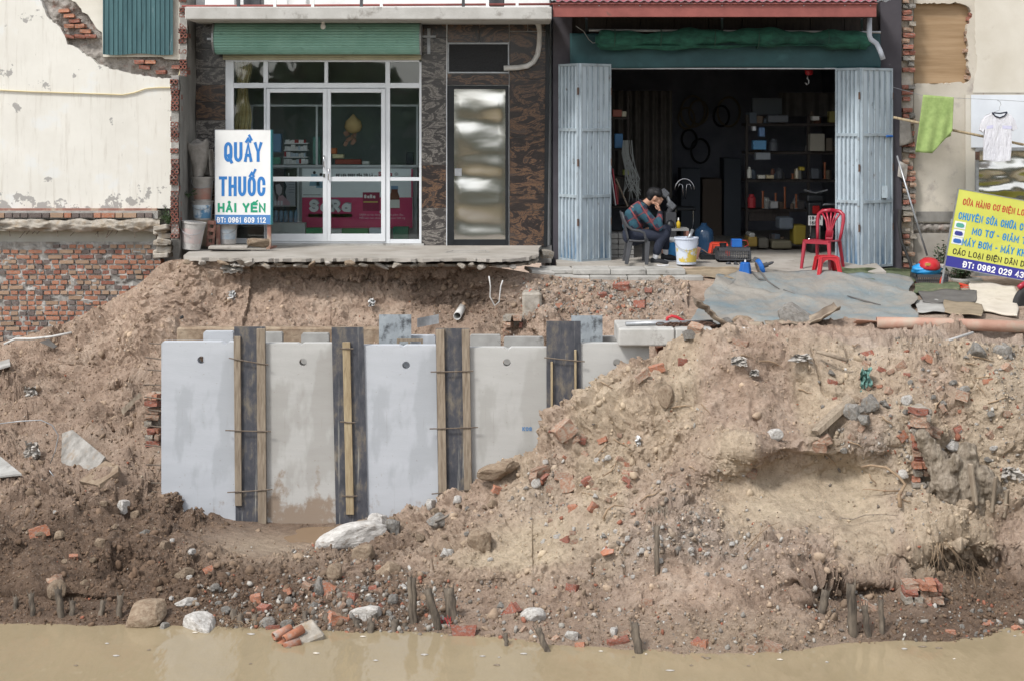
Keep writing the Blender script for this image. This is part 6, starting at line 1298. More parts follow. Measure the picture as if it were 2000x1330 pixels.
# plastic stools and chair
def stool(name, label, px, py, Y, hpx, wpx, mat, rz=0, tilt=(0,0)):
    k = (DCAM+Y)/FPX; h, w_ = hpx*k, wpx*k/2; r = thing(name, label, 'stool', W(px,py,Y), rot=(tilt[0],tilt[1],rz)); wt = w_*.80
    m = MB(); m.box(-wt,wt,-wt,wt,h-.028,h); s = m.build('seat', mat, r, False, bevel=.014, segs=3)
    for sx in (-1,1):
        for sy in (-1,1):
            m = MB(); a = Vector((sx*wt*.86,sy*wt*.86,h-.02)); b2 = Vector((sx*w_*.95,sy*w_*.95,0)); m.bar(a, b2, .058*w_/.13,.02,(0,1,0) if True else 0,.05*w_/.13,.02); m.bar(a, b2, .02,.058*w_/.13,(0,1,0),.02,.05*w_/.13); m.build('leg', mat, r, False, bevel=.005)
    for g in range(4):                                                       # arched aprons
        Rz = Matrix.Rotation(g*math.pi/2, 3, 'Z'); m = MB(); n = 8; vs = []
        for i in range(n+1):
            u = -1+2*i/n; x = u*wt*.9; zt = h-.02; zb_ = h-.05-.10*h/.27*abs(u)**2.5; vs += [Rz@Vector((x,-wt*.93,zt)), Rz@Vector((x*(1+.04),-wt*.96,zb_))]
        m.add(vs, [(2*i,2*i+1,2*i+3,2*i+2) for i in range(n)]); m.build('apron', mat, r, False, solid=.006)
    return r
stool('plastic_stool', 'small bright red plastic stool before the red chair', 1615, 538, -1.15, 38.5, 45, M['red'], .08)
stool('plastic_stool', 'orange red stool standing dim inside behind the black crate', 1404, 499, .2, 25, 38, M['orange'], -.1)
def redchair():
    Y = -.75; k = (DCAM+Y)/FPX; c = W(1606,527,Y); r = thing('plastic_chair', 'wine red plastic chair with a fan slatted back by the right gate', 'chair', c, rotz=math.radians(-36)); mt = M['dred']
    m = MB(); m.grid(lambda u, v: ((u-.5)*.40*(1-.08*v), -.19+.39*v, .395+.008*math.cos(u*6.28)-.012*v), 10, 10); m.build('seat', mt, r, False, smooth=True, solid=.022)
    for sx in (-1,1):
        m = MB(); m.bar((sx*.18,-.17,.39),(sx*.215,-.21,0), .055,.035,(0,1,0),.04,.025); m.build('leg', mt, r, False, bevel=.007)
        m = MB(); m.bar((sx*.165,.19,.39),(sx*.20,.25,0), .05,.035,(0,1,0),.04,.025); m.build('leg', mt, r, False, bevel=.007)
        m = MB(); m.tube([(sx*.165,.195,.38),(sx*.18,.225,.5),(sx*.195,.255,.65),(sx*.185,.275,.74),(sx*.13,.285,.785),(0,.288,.80)], [.02,.022,.026,.028,.028,.028], 10); m.build('back_post', mt, r, False, smooth=True)
    m = MB(); m.bar((-.18,-.185,.385),(.18,-.185,.385), .012,.05); m.build('front_apron', mt, r, False)
    for i in range(5):
        u = (i-2)/2; m = MB(); m.tube([(u*.028,.215,.43),(u*.035,.235,.54),(u*.07,.262,.66),(u*.14,.28,.765)], [.017,.014,.013,.014], 8); m.build('back_slat', mt, r, False, smooth=True)
    m = MB(); m.grid(lambda u, v: ((u-.5)*(.11+.0*v), .205+.035*v, .39+.13*v), 6, 6); m.build('back_foot', mt, r, False, smooth=True, solid=.016)
redchair()
def crate(name, label, px0, px1, py0, py1, Y, dp, mat):
    x0, x1, z0, z1 = wx(px0,Y), wx(px1,Y), wz(py1,Y), wz(py0,Y); r = thing(name, label, 'crate', ((x0+x1)/2, Y+dp/2, z0)); m = MB()
    m.box(x0,x1,Y,Y+dp,z0,z0+.012); 
    for za, zb_ in ((z0,z0+.025),(z1-.04,z1)): m.box(x0,x1,Y,Y+.012,za,zb_); m.box(x0,x1,Y+dp-.012,Y+dp,za,zb_); m.box(x0,x0+.012,Y,Y+dp,za,zb_); m.box(x1-.012,x1,Y,Y+dp,za,zb_)
    m.build('crate_frame', mat, r); n = int((x1-x0)/.024)
    for y in (Y+.002, Y+dp-.010):
        m = MB()
        for i in range(n+1): x = x0+(x1-x0)*i/n; m.box(x-.004,x+.004,y,y+.008,z0+.025,z1-.04)
        for j in (1,2): z = z0+.025+(z1-.065-z0)*j/3; m.box(x0,x1,y+.001,y+.007,z-.003,z+.003)
        m.build('lattice_side', mat, r)
    for x in (x0+.002,x1-.010):
        m = MB()
        for i in range(int(dp/.024)+1): y = Y+i*.024; m.box(x,x+.008,y,y+.008,z0+.025,z1-.04)
        m.build('lattice_side', mat, r)
    return r
crate('plastic_crate', 'black lattice crate on the shop floor behind the blue funnel', 1402, 1467, 485, 511, -.5, .32, M['darkgrey'])
cz = wz(485,-.5)+.002
m = MB(); m.box(wx(1429,-.4),wx(1449,-.4),-.45,-.3,cz,cz+.115); o = m.build('battery_pack', M['blue'], base=(wx(1439,-.4),-.37,cz), bevel=.008); tag(o, 'blue battery pack on the black crate', 'battery'); m = MB(); p = Vector((wx(1449,-.4),-.46,cz+.1)); m.tube([p, p+Vector((.06,-.02,.0)), p+Vector((.08,-.02,-.06)), p+Vector((.02,-.03,-.09))], .004, 5); m.build('wire', M['red'], o)
m = MB(); m.lathe([(.045,0),(.045,.04)], 16, (wx(1412,-.4),-.4,cz)); m.lathe([(.05,.041),(.05,.06)], 16, (wx(1412,-.4),-.4,cz)); tag(m.build('tape_roll', M['black'], base=(wx(1412,-.4),-.4,cz)), 'dark roll of tape on the left end of the black crate', 'tape')
m = MB(); m.lathe([(.098,0),(.094,.008),(.07,.17),(.06,.185),(.02,.19)], 6, W(1455.5,540,-1.2)); o = m.build('blue_bucket_mould', M['blue'], base=W(1455.5,540,-1.2), bevel=.006); tag(o, 'upturned blue plastic pail before the shop', 'pail'); m = MB(); m.lathe([(.012,.188),(.010,.22)], 8, W(1455.5,540,-1.2)); m.build('white_knob', M['white'], o)
mo = thing('motor_part', 'blue rimmed motor rotor lying on the shop floor with its shaft to the right', 'motor', W(1490,530,-1.05)); Rm = Euler((.2,math.radians(70),.35)).to_matrix()
m = MB(); m.lathe([(.05,-.05),(.10,-.04),(.115,-.02),(.115,.012),(.10,.02),(.04,.022)], 20, W(1486,522,-1.05), Rm); m.build('end_shield', M['blue'], mo, smooth=False); m = MB(); m.lathe([(.085,-.052),(.085,-.045)], 18, W(1486,522,-1.05), Rm); m.build('coil', M['bark'], mo); m = MB(); m.lathe([(.035,.02),(.035,.10),(.02,.105),(.02,.16),(.008,.19)], 14, W(1486,522,-1.05), Rm); m.build('shaft', M['darkgrey'], mo)
for i, (px, py, s) in enumerate([(1423,516,.05),(1438,518,.06),(1441,523,.05),(1477,508,.07),(1470,526,.03),(1426,525,.04),(1447,514,.04)]): stone_obj('machine_part', W(px,py,-.75), (s*1.4,s,s), M['darkgrey'], 'small oily machine part lying on the shop floor by the crate', 'machine part', (i,i*2,i*3), i, 'machine parts on the shop floor')
m = MB(); m.obox(W(1362,497,-.1), (.05,.04,.2), (0,.3,0)); m.tube([W(1362,485,-.1),W(1372,488,-.1),W(1385,497,-.1),W(1398,498,-.1)], .006, 6); tag(m.build('power_tool', M['redpvc'], base=W(1365,510,-.1), bevel=.008), 'dusty red power tool with a cable behind the paint bucket', 'tool')
m = MB(); m.box(wx(1368,-.1),wx(1396,-.1),-.15,.1,wz(509,-.1),wz(497,-.1)); tag(m.build('tool_case', M['black'], base=W(1382,509,-.1), bevel=.01), 'low black case on the floor left of the black crate', 'case')
# stacked slabs inside by the left gate
for k2 in range(5): 
    for j, (a, c) in enumerate(((1190,1207),(1208,1238))): m = MB(); pbox(m, a, c, 457+k2*10.6, 466.6+k2*10.6, .15, .55, .15); tag(m.build('stacked_slab', M['concOld'], base=W((a+c)/2,466.6+k2*10.6,.3), bevel=.006), 'grey slab in the stack inside behind the dark armchair', 'slab', 'grey slabs stacked inside the shop')
# left inside: shelf, hanging cables, curtain, poles
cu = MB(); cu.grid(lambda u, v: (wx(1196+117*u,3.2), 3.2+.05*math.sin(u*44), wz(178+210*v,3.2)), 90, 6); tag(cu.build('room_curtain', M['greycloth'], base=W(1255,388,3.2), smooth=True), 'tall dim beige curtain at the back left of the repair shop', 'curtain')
cb_ = MB(); r2 = random.Random(4)
for i in range(26): x = 1226+r2.uniform(-9,9); cb_.tube([W(x,275,1.0),W(x+r2.uniform(-3,3),300,1.0),W(1232+r2.uniform(-12,18),350,1.0),W(1230+r2.uniform(-14,22),r2.uniform(370,395),1.0)], .005, 4)
tag(cb_.build('hanging_cable_bundle', flat('pale_wire','8E928F'), base=W(1230,395,1.0)), 'bundle of pale wires hanging inside near the left gate', 'cables')
lsh = thing('tool_shelf', 'dark tool shelf in the left corner of the repair shop', 'shelf', W(1208,460,1.4))
for py in (230,290,345,402): m = MB(); pbox(m, 1180, 1226, py, py+4, 1.2, 1.7, 1.4); m.build('shelf_board', M['darkwood'], lsh)
for px in (1182,1224): m = MB(); pbox(m, px, px+3, 190, 470, 1.25, 1.3, 1.4); m.build('upright', M['darkwood'], lsh)
for i, (a, c, y0, y1, h, lb) in enumerate([(1200,1216,262,290,'3E6E9A','blue tin on the left tool shelf'),(1196,1214,215,229,'8A4A3C','red brown box on the top of the left tool shelf'),(1214,1223,218,229,'A9A48E','pale can on the top of the left tool shelf'),(1216,1228,332,343,'9AA04A','yellow green tin on the left tool shelf'),(1198,1208,360,400,'7A3A36','red fire bottle on the left tool shelf')]):
    m = MB(); pbox(m, a, c, y0, y1, 1.15, 1.3, 1.2); tag(m.build('tin' if 'tin' in lb else 'canister', flat('tin%d' % i, h), base=W((a+c)/2,y1,1.2), bevel=.01), lb, 'tin')
for i, (a, b2, c, d2, mt) in enumerate([(1193,342,1202,402,'galv'),(1196,330,1206,400,'dred'),(1203,350,1226,404,'timber')]): m = MB(); m.tube([W(a,b2,.8),W(c,d2,.8)], .014, 6); tag(m.build('leaning_rod', M[mt], base=W(c,d2,.8)), ['steel rod','red rod','wooden handle'][i]+' leaning in the left corner of the shop', 'rod')
# hook of a chain hoist
hk = thing('chain_hoist', 'red chain hoist with a steel hook hanging at the top of the opening', 'hoist', W(1579,160,.6)); m = MB(); m.lathe([(.03,-.06),(.06,-.04),(.06,.04),(.03,.06)], 14, W(1580,140,.6)); m.build('housing', M['red'], hk, smooth=True); m = MB(); m.tube([W(1578,148,.6),W(1577,154,.6),W(1580,158,.6),W(1580,163,.6),W(1576,166,.6),W(1573,162,.6)], .012, 8); m.build('hook', M['galv'], hk, smooth=True)
# chrome chair at the back
cc = thing('chrome_chair', 'chair with an arched chrome back deep inside the shop', 'chair', W(1337,470,1.6))
arcp = [W(1337+19*math.cos(g), 372-22*math.sin(g), 1.6) for g in [math.pi*i/12 for i in range(13)]]
m = MB(); m.tube(arcp, .009, 8); m.build('back_arch', M['chrome'], cc, smooth=True)
for s in (-1,1): m = MB(); m.tube([W(1337+s*14,372,1.6),W(1337+s*10,360,1.6),W(1337+s*4,362,1.6),W(1337+s*2,390,1.6)], .007, 6); m.build('back_rod', M['chrome'], cc, smooth=True)
m = MB(); pbox(m, 1318, 1357, 404, 411, 1.35, 1.75, 1.6); m.build('seat', M['black'], cc, bevel=.02)
for px in (1320,1354):
    for y in (1.38,1.72): m = MB(); m.tube([W(px,410,y),W(px,470,y)], .009, 6); m.build('leg', M['chrome'], cc)
# shelf rack on the right with its things
rk2 = thing('parts_shelf', 'dark wooden shelf rack full of parts at the right inside the shop', 'shelf', W(1545,470,2.4))
SHY = (242,297,351,409)
for py in SHY: m = MB(); pbox(m, 1455, 1645, py, py+5, 2.2, 2.7, 2.3); m.build('shelf_board', M['darkwood'], rk2)
for px in (1455,1575,1640): m = MB(); pbox(m, px, px+5, 225, 480, 2.22, 2.28, 2.3); m.build('upright', M['darkwood'], rk2)
m = MB(); pbox(m, 1462, 1540, 414, 432, 2.24, 2.3, 2.3); m.build('drawer_front', M['darkwood'], rk2)
items = [(1470,1527,193,224,'5E6468','dark framed picture above the right shelf','picture'),(1470,1476,248,256,'C8CCD0','white card on the upper right shelf','card'),(1483,1494,250,268,'5F7FA8','blue packet on the upper right shelf','packet'),(1471,1497,275,293,'4E86B0','light blue boxed fan on the upper right shelf','box'),(1502,1520,272,296,'4A4E54','dark grey motor on the upper right shelf','motor'),(1582,1611,262,296,'8E897C','metal sheeted box on the upper right shelf','box'),(1614,1626,270,296,'5C5448','brown box at the right end of the upper shelf','box'),
  (1476,1505,299,313,'7A8086','folded clear sheet under the upper right shelf','sheet'),(1459,1468,327,349,'B8B8AE','pale plastic jar on the middle right shelf','jar'),(1481,1495,343,350,'B4B2A6','white carton lying on the middle right shelf','carton'),(1497,1512,343,350,'A89A78','tan carton lying on the middle right shelf','carton'),(1515,1530,328,350,'3E4044','black motor on the middle right shelf','motor'),(1553,1560,330,350,'C0B8A4','white capped bottle on the middle right shelf','bottle'),(1562,1572,327,334,'A8932E','yellow packet on the middle right shelf','packet'),(1585,1600,330,350,'4C5056','grey bracket on the middle right shelf','bracket'),
  (1460,1476,380,407,'9E2A30','red enamel flask on the lower right shelf','flask'),(1505,1520,394,408,'8E8E8C','clear bag on the lower right shelf','bag'),(1587,1600,228,236,'C2C2BC','small white label card on the top right shelf','card'),(1500,1540,226,240,'54585E','heap of dark rods on the top right shelf','rods'),(1620,1640,218,240,'7A7440','yellow sack on the top right shelf','sack')]
for i, (a, c, y0, y1, h, lb, ct_) in enumerate(items):
    m = MB(); Y = 2.05 if i else 2.9
    if ct_ in ('jar','bottle','flask','motor'): k = (DCAM+Y)/FPX; rr = (c-a)/2*k; hh = (y1-y0)*k; m.lathe([(rr*.95,0),(rr,.01),(rr,hh*.72),(rr*.6,hh*.85),(rr*.6,hh)], 14, W((a+c)/2,y1,Y+.1))
    else: pbox(m, a, c, y0, y1, Y, Y+.18)
    tag(m.build({'picture':'framed_picture'}.get(ct_, ct_), flat('shelf_%d' % i, h), base=W((a+c)/2,y1,Y+.1), bevel=0 if ct_ in ('card','picture') else .008), lb, ct_)
for i, (px, y0, y1, Y) in enumerate([(1490,374,407,2.1),(1515,378,400,2.1),(1533,366,408,2.1),(1555,380,407,2.1),(1548,340,350,2.1),(1611,318,350,2.1)]): m = MB(); k = (DCAM+Y)/FPX; m.lathe([(.025,0),(.025,.01),(.016,.012),(.016,(y1-y0)*k-.012),(.025,(y1-y0)*k-.01),(.025,(y1-y0)*k)], 12, W(px,y1,Y)); tag(m.build('copper_spool', M['copper'], base=W(px,y1,Y), smooth=False), 'slim copper wound spool standing on the right shelf', 'spool', 'copper spools on the right shelf')
m = MB(); m.grid(lambda u, v: W(1520+120*u,182+46*v,3.0+.03*math.sin(u*30)), 40, 4); tag(m.build('wall_cloth', M['greycloth'], base=W(1580,228,3.0)), 'dim cloth pinned along the wall above the right shelf', 'cloth')
for i, (a, c, y0, y1, h, lb) in enumerate([(1459,1478,462,482,'8E7434','yellow plastic basket on the floor under the right shelf'),(1461,1474,455,464,'9A9A92','pale paper bag in the yellow basket'),(1480,1500,465,485,'5A564C','dusty bundle on the floor under the shelf'),(1548,1574,440,478,'8E7C2A','yellow sack slumped by the motorbike'),(1505,1545,470,486,'6A6450','rolled straw mat on the floor under the shelf'),(1520,1548,425,448,'5C646C','grey carton under the right shelf')]):
    m = MB(); pbox(m, a, c, y0, y1, 1.5, 1.9, 1.6); o = m.build(lb.split(' on ')[0].split(' in ')[0].split(' slumped')[0].split(' under')[0].split()[-1], flat('floor_%d' % i, h, .8), base=W((a+c)/2,y1,1.7), bevel=.03, segs=2); tag(o, lb, lb.split(' on ')[0].split(' in ')[0].split(' slumped')[0].split(' under')[0].split()[-1])
rc = random.Random(31); pal = [flat('clutter%d' % i, h, .7) for i, h in enumerate(['6A5A4C','5C5F66','7A6E5C','4E4A48','8A7A60','56606A','6E4A3C','8C8C86'])]
for shy, (xa, xb), Yc, nn_ in [(242,(1462,1636),2.35,9),(297,(1462,1636),2.4,9),(351,(1465,1636),2.4,10),(409,(1465,1570),2.4,8),(478,(1465,1575),2.0,6)]:
    for i in range(nn_):
        px = rc.uniform(xa, xb); w_ = rc.uniform(6,18); h_ = rc.uniform(7,24); m = MB(); k = (DCAM+Yc)/FPX
        if rc.random() < .4: m.lathe([(w_*.5*k,0),(w_*.5*k,h_*.7*k),(w_*.3*k,h_*k)], 12, W(px,shy,Yc))
        else: m.obox(W(px,shy-h_/2,Yc), (w_*k,.15,h_*k), (0,rc.uniform(-.12,.12),rc.uniform(-.5,.5)))
        tag(m.build('spare_part', rc.choice(pal), base=W(px,shy,Yc), bevel=.006), 'dusty spare part crammed at the back of the right shelf', 'spare part', 'spare parts on the right shelf')
for i in range(7):
    px = rc.uniform(1325,1450); py = rc.uniform(190,300); c = W(px,py,5.9); rr = rc.uniform(.12,.22); m = MB(); m.tube([c+Vector((rr*math.cos(g),0,rr*1.3*math.sin(g))) for g in [j*math.pi/10 for j in range(20)]], .02, 6, closed=True); tag(m.build('hanging_belt', M['rubber'] if i % 2 else pal[2], base=c, smooth=True), 'drive belt hanging on the dim back wall of the shop', 'belt', 'belts on the back wall')
for i, (a, c_, y0, y1, h) in enumerate([(1330,1368,330,470,'4A5058'),(1372,1410,350,470,'5A4E44'),(1414,1448,310,470,'4E545C')]):
    m = MB(); pbox(m, a, c_, y0, y1, 4.6, 5.2); o = m.build('storage_cabinet', flat('cabinet%d' % i, h, .7), base=W((a+c_)/2,y1,4.9), bevel=.01); tag(o, ['grey steel cabinet at the back of the shop, left of three','brown low cabinet at the back of the shop, middle of three','tall grey cabinet at the back of the shop, right of three'][i], 'cabinet')
# motorbike in the shop, seen from behind
mbk = thing('motorbike', 'motorbike parked inside behind the red chair, rear plate showing', 'motorbike', W(1592,507,.9)); YM = .9
m = MB(); c0 = W(1592,470,YM)+Vector((0,.3,-.0)); m.lathe([(.20,-.045),(.285,-.04),(.30,0),(.285,.04),(.20,.045)], 28, (c0.x,c0.y,wz(507,YM)+.30), Euler((0,math.pi/2,0)).to_matrix()); m.build('rear_tyre', M['rubber'], mbk, smooth=True)
m = MB(); pbox(m, 1579, 1607, 422, 441, YM-.07, YM-.05, YM-.07); npl = m.build('number_plate', M['white'], mbk)
YQ = YM-.073; kk = (DCAM+YQ)/FPX; m = MB(); stroke_text(m, '18-G1', wx(1581,YQ), wz(430,YQ), 6.5*kk, 23*kk, 1.4*kk, YQ); stroke_text(m, '168', wx(1581,YQ), wz(439.5,YQ), 6.5*kk, 14*kk, 1.4*kk, YQ); m.build('plate_lettering', flat('plate_black','202224'), npl)
m = MB(); m.box(wx(1585,YM),wx(1599,YM),YM-.1,YM,wz(418,YM),wz(402,YM)); m.build('tail_light', flat('dark_red_lens','8E1C1C',.2), mbk, bevel=.012); m = MB(); m.box(wx(1577,YM),wx(1606,YM),YM-.06,YM+.1,wz(442,YM),wz(396,YM)); m.build('rear_fender', M['black'], mbk, bevel=.03, segs=2)
m = MB(); m.box(wx(1576,YM),wx(1610,YM),YM,YM+.75,wz(396,YM),wz(382,YM)); m.build('saddle', M['black'], mbk, bevel=.03, segs=2); m = MB(); m.tube([W(1604,440,YM),W(1604,404,YM),W(1610,400,YM),W(1636,400,YM)], .014, 8); m.build('grab_rail', M['galv'], mbk, smooth=True)
m = MB(); m.tube([W(1581,470,YM-.0),W(1581,462,YM+.6)], .04, 12); m.build('exhaust', M['chrome'], mbk, smooth=True)
m = MB(); m.tube([W(1570,372,YM+1.1),W(1592,378,YM+1.1),W(1616,372,YM+1.1)], .014, 8); m.build('handlebar', M['galv'], mbk)
for s in (-1,1): m = MB(); m.tube([W(1592+s*8,440,YM+.05),W(1592+s*8,480,YM+.3)], .02, 8); m.build('shock_absorber', M['chrome'], mbk)

# ------------------------------------------------------------------ right yard: laundry, poles, basket, plant, mats
cl = MB(); cl.tube([W(1740,170,-.5),W(1800,187,-.55),W(1860,192,-.6),W(1948,196,-.6),W(2100,205,-.6)], .003, 5); tag(cl.build('clothes_line', M['galv'], base=W(1740,170,-.5)), 'thin clothes line stretched across the right house wall', 'clothes line')
m = MB(); m.tube([W(1745,230,-.45),W(1850,253,-.5),W(2080,300,-.55)], .018, 8); tag(m.build('bamboo_pole', M['timberY'], base=W(1745,230,-.45), smooth=True), 'bamboo pole slung below the clothes line', 'pole')
def towel(u, v):   # draped over the line: front half hangs askew
    s = v; px = 1803+60*u-(s*12)*(1-u)*1.0; top = 186+5*u; ln = 62+50*(1-u)*1.0 if True else 0
    e = max(0, u-.45)/.55; ln = 112-46*e; return W(px-3*s, top+ln*s, -.62-.03*s-.015*math.sin(u*17+s*3)*s)
m = MB(); m.grid(towel, 40, 24); m.grid(lambda u, v: W(1806+57*u-8*v+2*u*v, 186+5*u+(78-4*u+10*math.sin(u*3))*v, -.56+.012*math.sin(u*19)*v), 40, 24); tag(m.build('towel', M['towel'], base=W(1830,296,-.6), smooth=True, solid=.006), 'lime green towel folded over the clothes line', 'towel')
ts = thing('t_shirt', 'white t-shirt with a dark collar on a hanger at the right', 't-shirt', W(1952,315,-.6))
def shirt_poly(front):
    return [(1938,222),(1945,228),(1953,230),(1961,227),(1967,221),(1975,225),(1983,236),(1988,252),(1978,257),(1976,250),(1976.5,285),(1974,315),(1950,316.5),(1922,314),(1923,285),(1924,252),(1921,260),(1914,255),(1919,238),(1926,228)]
m = MB(); ppoly(m, shirt_poly(1), -.64, -.57); o = m.build('shirt_cloth', M['tshirt'], ts); sbv = o.modifiers.new('b','BEVEL'); sbv.width = .012; sbv.segments = 3
m = MB(); m.tube([W(x,y,-.645) for x,y in ((1938,221),(1944,228),(1953,231),(1962,227),(1967,220))], .010, 8); m.tube([W(x,y,-.575) for x,y in ((1938,221),(1953,222.5),(1967,220))], .010, 8); m.build('collar', M['navy'], ts, smooth=True)
for a, c, y in ((1927,1940,247),(1958,1976,246)): m = MB(); m.grid(lambda u, v: W(a+(c-a)*u, y+6*v-(2*u if a < 1950 else -1*u), -.6425), 4, 3); m.build('chest_stripe', flat('pale_violet_stripe','C4C4DE'), ts)
m = MB(); m.tube([W(1925,226,-.605),W(1952,216,-.605),W(1952,210,-.605),W(1955,205,-.605),W(1953,199,-.605),W(1948,197,-.605)], .004, 6); m.build('hanger', M['galv'], ts)
m = MB(); m.tube([W(1752,305,-.25),W(1780,400,-.35),W(1811,500,-.5)], .014, 8); tag(m.build('metal_pole', M['galv'], base=W(1811,500,-.5), smooth=True), 'thin grey metal pole leaning on the dark shop pillar', 'pole')
m = MB(); m.tube([W(1757,410,-.15),W(1756,440,-.2),W(1760,470,-.25),W(1772,500,-.3),W(1782,525,-.35),W(1783,540,-.4)], .02, 8); tag(m.build('hose', M['rubber'], base=W(1783,540,-.4), smooth=True), 'dark hose hanging down the broken brick edge', 'hose')
m = MB(); m.grid(lambda u, v: W(1757+20*u+6*v*u, 232+55*v-8*u*v, -.12-.03*math.sin(u*3)*v), 8, 10); tag(m.build('hanging_cloth', M['sack'], base=W(1765,285,-.12), smooth=True, solid=.006), 'dusty grey cloth hanging at the end of the bamboo pole', 'cloth')
m = MB(); m.grid(lambda u, v: W(1756+17*u-3*v, 315+30*v+8*u, -.14-.02*math.sin(u*4+v)), 8, 8); tag(m.build('torn_plastic', M['rag'], base=W(1765,350,-.14), smooth=True), 'torn whitish plastic stuck on the broken brick edge', 'plastic')
YK = -.95
crate('lattice_basket', 'black lattice basket holding a blue bag beside the yellow sign', 1790, 1852, 537, 559, YK, .36, M['darkgrey'])
def bag(u, v):
    g = u*6.283; t = v*math.pi; r = math.sin(t); n = .12*fb((math.cos(g)*2*r,math.sin(g)*2*r,t*2),1.3,3,4); return (wx(1816,YK)+.2*r*math.cos(g)*(1+n), YK+.18+.15*r*math.sin(g)*(1+n), wz(536,YK)+.02+.10*(-math.cos(t))*(1+n)+.02)
m = MB(); m.grid(bag, 40, 24); tag(m.build('plastic_bag', M['cyanbag'], base=W(1816,540,YK+.15), smooth=True), 'crumpled bright blue plastic bag in the basket', 'bag')
hm = thing('red_helmet', 'red helmet lying on the blue bag beside the yellow sign', 'helmet', W(1815,518,YK+.15)); m = MB(); m.lathe([(.145,0),(.15,.02),(.135,.07),(.09,.11),(.03,.125)], 22, W(1815,522,YK+.15), Euler((.25,.05,0)).to_matrix()); m.build('shell', M['red'], hm, smooth=True); m = MB(); m.obox(W(1812,517,YK-.005), (.07,.004,.035), (.2,0,0)); m.build('logo_patch', flat('gold_print','C9A04A'), hm)
m = MB(); pbox(m, 1838, 1866, 517, 558, -.55, -.3, -.5); tag(m.build('foam_box', M['bucketdirty'], base=W(1852,558,-.45), bevel=.012), 'dirty white box behind the black basket', 'box')
def shrub(name, label, c, n, rx, rz, seed, mat):
    r = random.Random(seed); root = thing(name, label, 'plant', c); m = MB(); st = MB()
    for i in range(16):
        g = r.uniform(0,6.28); a = r.uniform(.15,1); tip = Vector((math.cos(g)*rx*a, math.sin(g)*rx*a*.6, rz*r.uniform(.5,1))); st.tube([(0,0,0), tip*.5+Vector((0,0,.04)), tip], [.008,.005,.002], 5)
        for k in range(n//16):
            p = tip*r.uniform(.35,1.02)+Vector((r.gauss(0,.03),r.gauss(0,.03),r.gauss(0,.02))); d = Vector((r.gauss(0,1),r.gauss(0,1),r.gauss(0,.7)+.3)).normalized(); w_ = d.cross(Vector((r.gauss(0,1),r.gauss(0,1),1))).normalized(); L = r.uniform(.035,.07); m.add([p, p+d*L*.5-w_*L*.22, p+d*L, p+d*L*.5+w_*L*.22], [(0,1,2,3)])
    m.build('foliage', mat, root, False); st.build('stem', M['bark'], root, False)
    return root
shrub('potted_shrub', 'dark green leafy shrub behind the yellow sign and the basket', W(1850,552,-.35), 640, .32, .55, 3, M['leafdark'])
shrub('potted_shrub', 'low green plant spilling out under the yellow sign', W(1880,556,-.6), 420, .26, .34, 8, M['leafdark'])
m = MB(); m.lathe([(.14,0),(.2,.02),(.22,.14),(.20,.16),(.17,.15)], 18, W(1888,566,-.62)); tag(m.build('plant_pot', M['concOld'], base=W(1888,566,-.62)), 'low grey pot under the spilling plant', 'pot')
# ground sheets: tarpaulin, mats, boards
def gY(px, py): return float(np.interp(py, [536,560,585,608,630,645,655], [-1.0,-1.75,-2.3,-3.0,-4.0,-4.5,-5.0])) if px < 1740 else float(np.interp(py, [538,565,585,608,632,642,655], [-.05,-1.4,-2.2,-3.0,-4.0,-4.5,-5.0]))
def lay(name, mat, fn, nu, nv, label, cat, lift=.035, wr=.012, seed=1, solid=.004):
    def f(u, v):
        px, py = fn(u, v); t = min(max((px-1690)/100,0),1); Y = gY(1700,py)*(1-t)+gY(1800,py)*t; p = W(px+2.2*math.sin(py*.21+seed)*abs(2*u-1)**3, py+1.3*math.sin(px*.11+seed)*abs(2*v-1)**3, Y)
        h = wr*abs(fb((p.x*1.3,p.y*.8,seed),1.6,4,seed))+wr*.8*max(0,math.sin(p.x*4.1+p.y*2.7+2*fb((p.x,p.y,0),.6,2,seed)))**6
        d = (camo.location-p).normalized(); return p+Vector((0,0,lift+h))
    m = MB(); m.grid(f, nu, nv); o = m.build(name, mat, smooth=True, solid=solid); c = Vector(f(.5,.5)); o.data.transform(Matrix.Translation(-c)); o.location = c; return tag(o, label, cat)
TBL, TBR = (1345,652), (1815,646)
def tarpq(u, v):
    l = (1402-57*v+3*math.sin(v*13), 546+100*v); r = (1775+12*math.sin(v*2.4)+6*math.sin(v*17), 556+88*v); return (l[0]+(r[0]-l[0])*u, l[1]+(r[1]-l[1])*u-5*math.sin(u*3.1)*(1-v)+1.5*math.sin(u*23)*(v > .98)-(6*(1-v) if u > .1 else 0))
mt_tarp = M['tarp']; tp = lay('ground_tarpaulin', mt_tarp, tarpq, 130, 60, 'large dusty blue tarpaulin spread on the ground before the shop', 'tarpaulin', .05, .04, 2)
tcr = MB()
for pth_ in ([(1478,533),(1490,548),(1500,562),(1522,576)],[(1530,578),(1560,590),(1580,594)],[(1655,590),(1680,598),(1720,608)],[(1465,540),(1482,556),(1500,560)]):
    tcr.tube([W(x,y,gY(x,y))+Vector((0,0,.075)) for x,y in pth_], [.006]+[.014]*(len(pth_)-2)+[.005], 6)
tcr.build('fold_crease', M['rubbermat'], tp, smooth=True)
lay('sack_mat', M['sackmat'], lambda u, v: (1290+170*u-20*v*(1-u), 530+20*v+3*math.sin(u*9)*v), 50, 14, 'tan sacking mat lying between the slabs and the blue tarpaulin', 'mat', .045, .012, 5)
lay('grass_mat', M['carpetgreen'], lambda u, v: (1630+160*u, 528+24*v+4*u), 60, 20, 'worn green grass mat before the right gate', 'mat', .035, .012, 7, .012)
lay('grass_mat', M['carpetgreen'], lambda u, v: (1785+88*u, 561+19*v-3*u), 40, 14, 'small green grass mat before the black basket', 'mat', .035, .01, 8, .014)
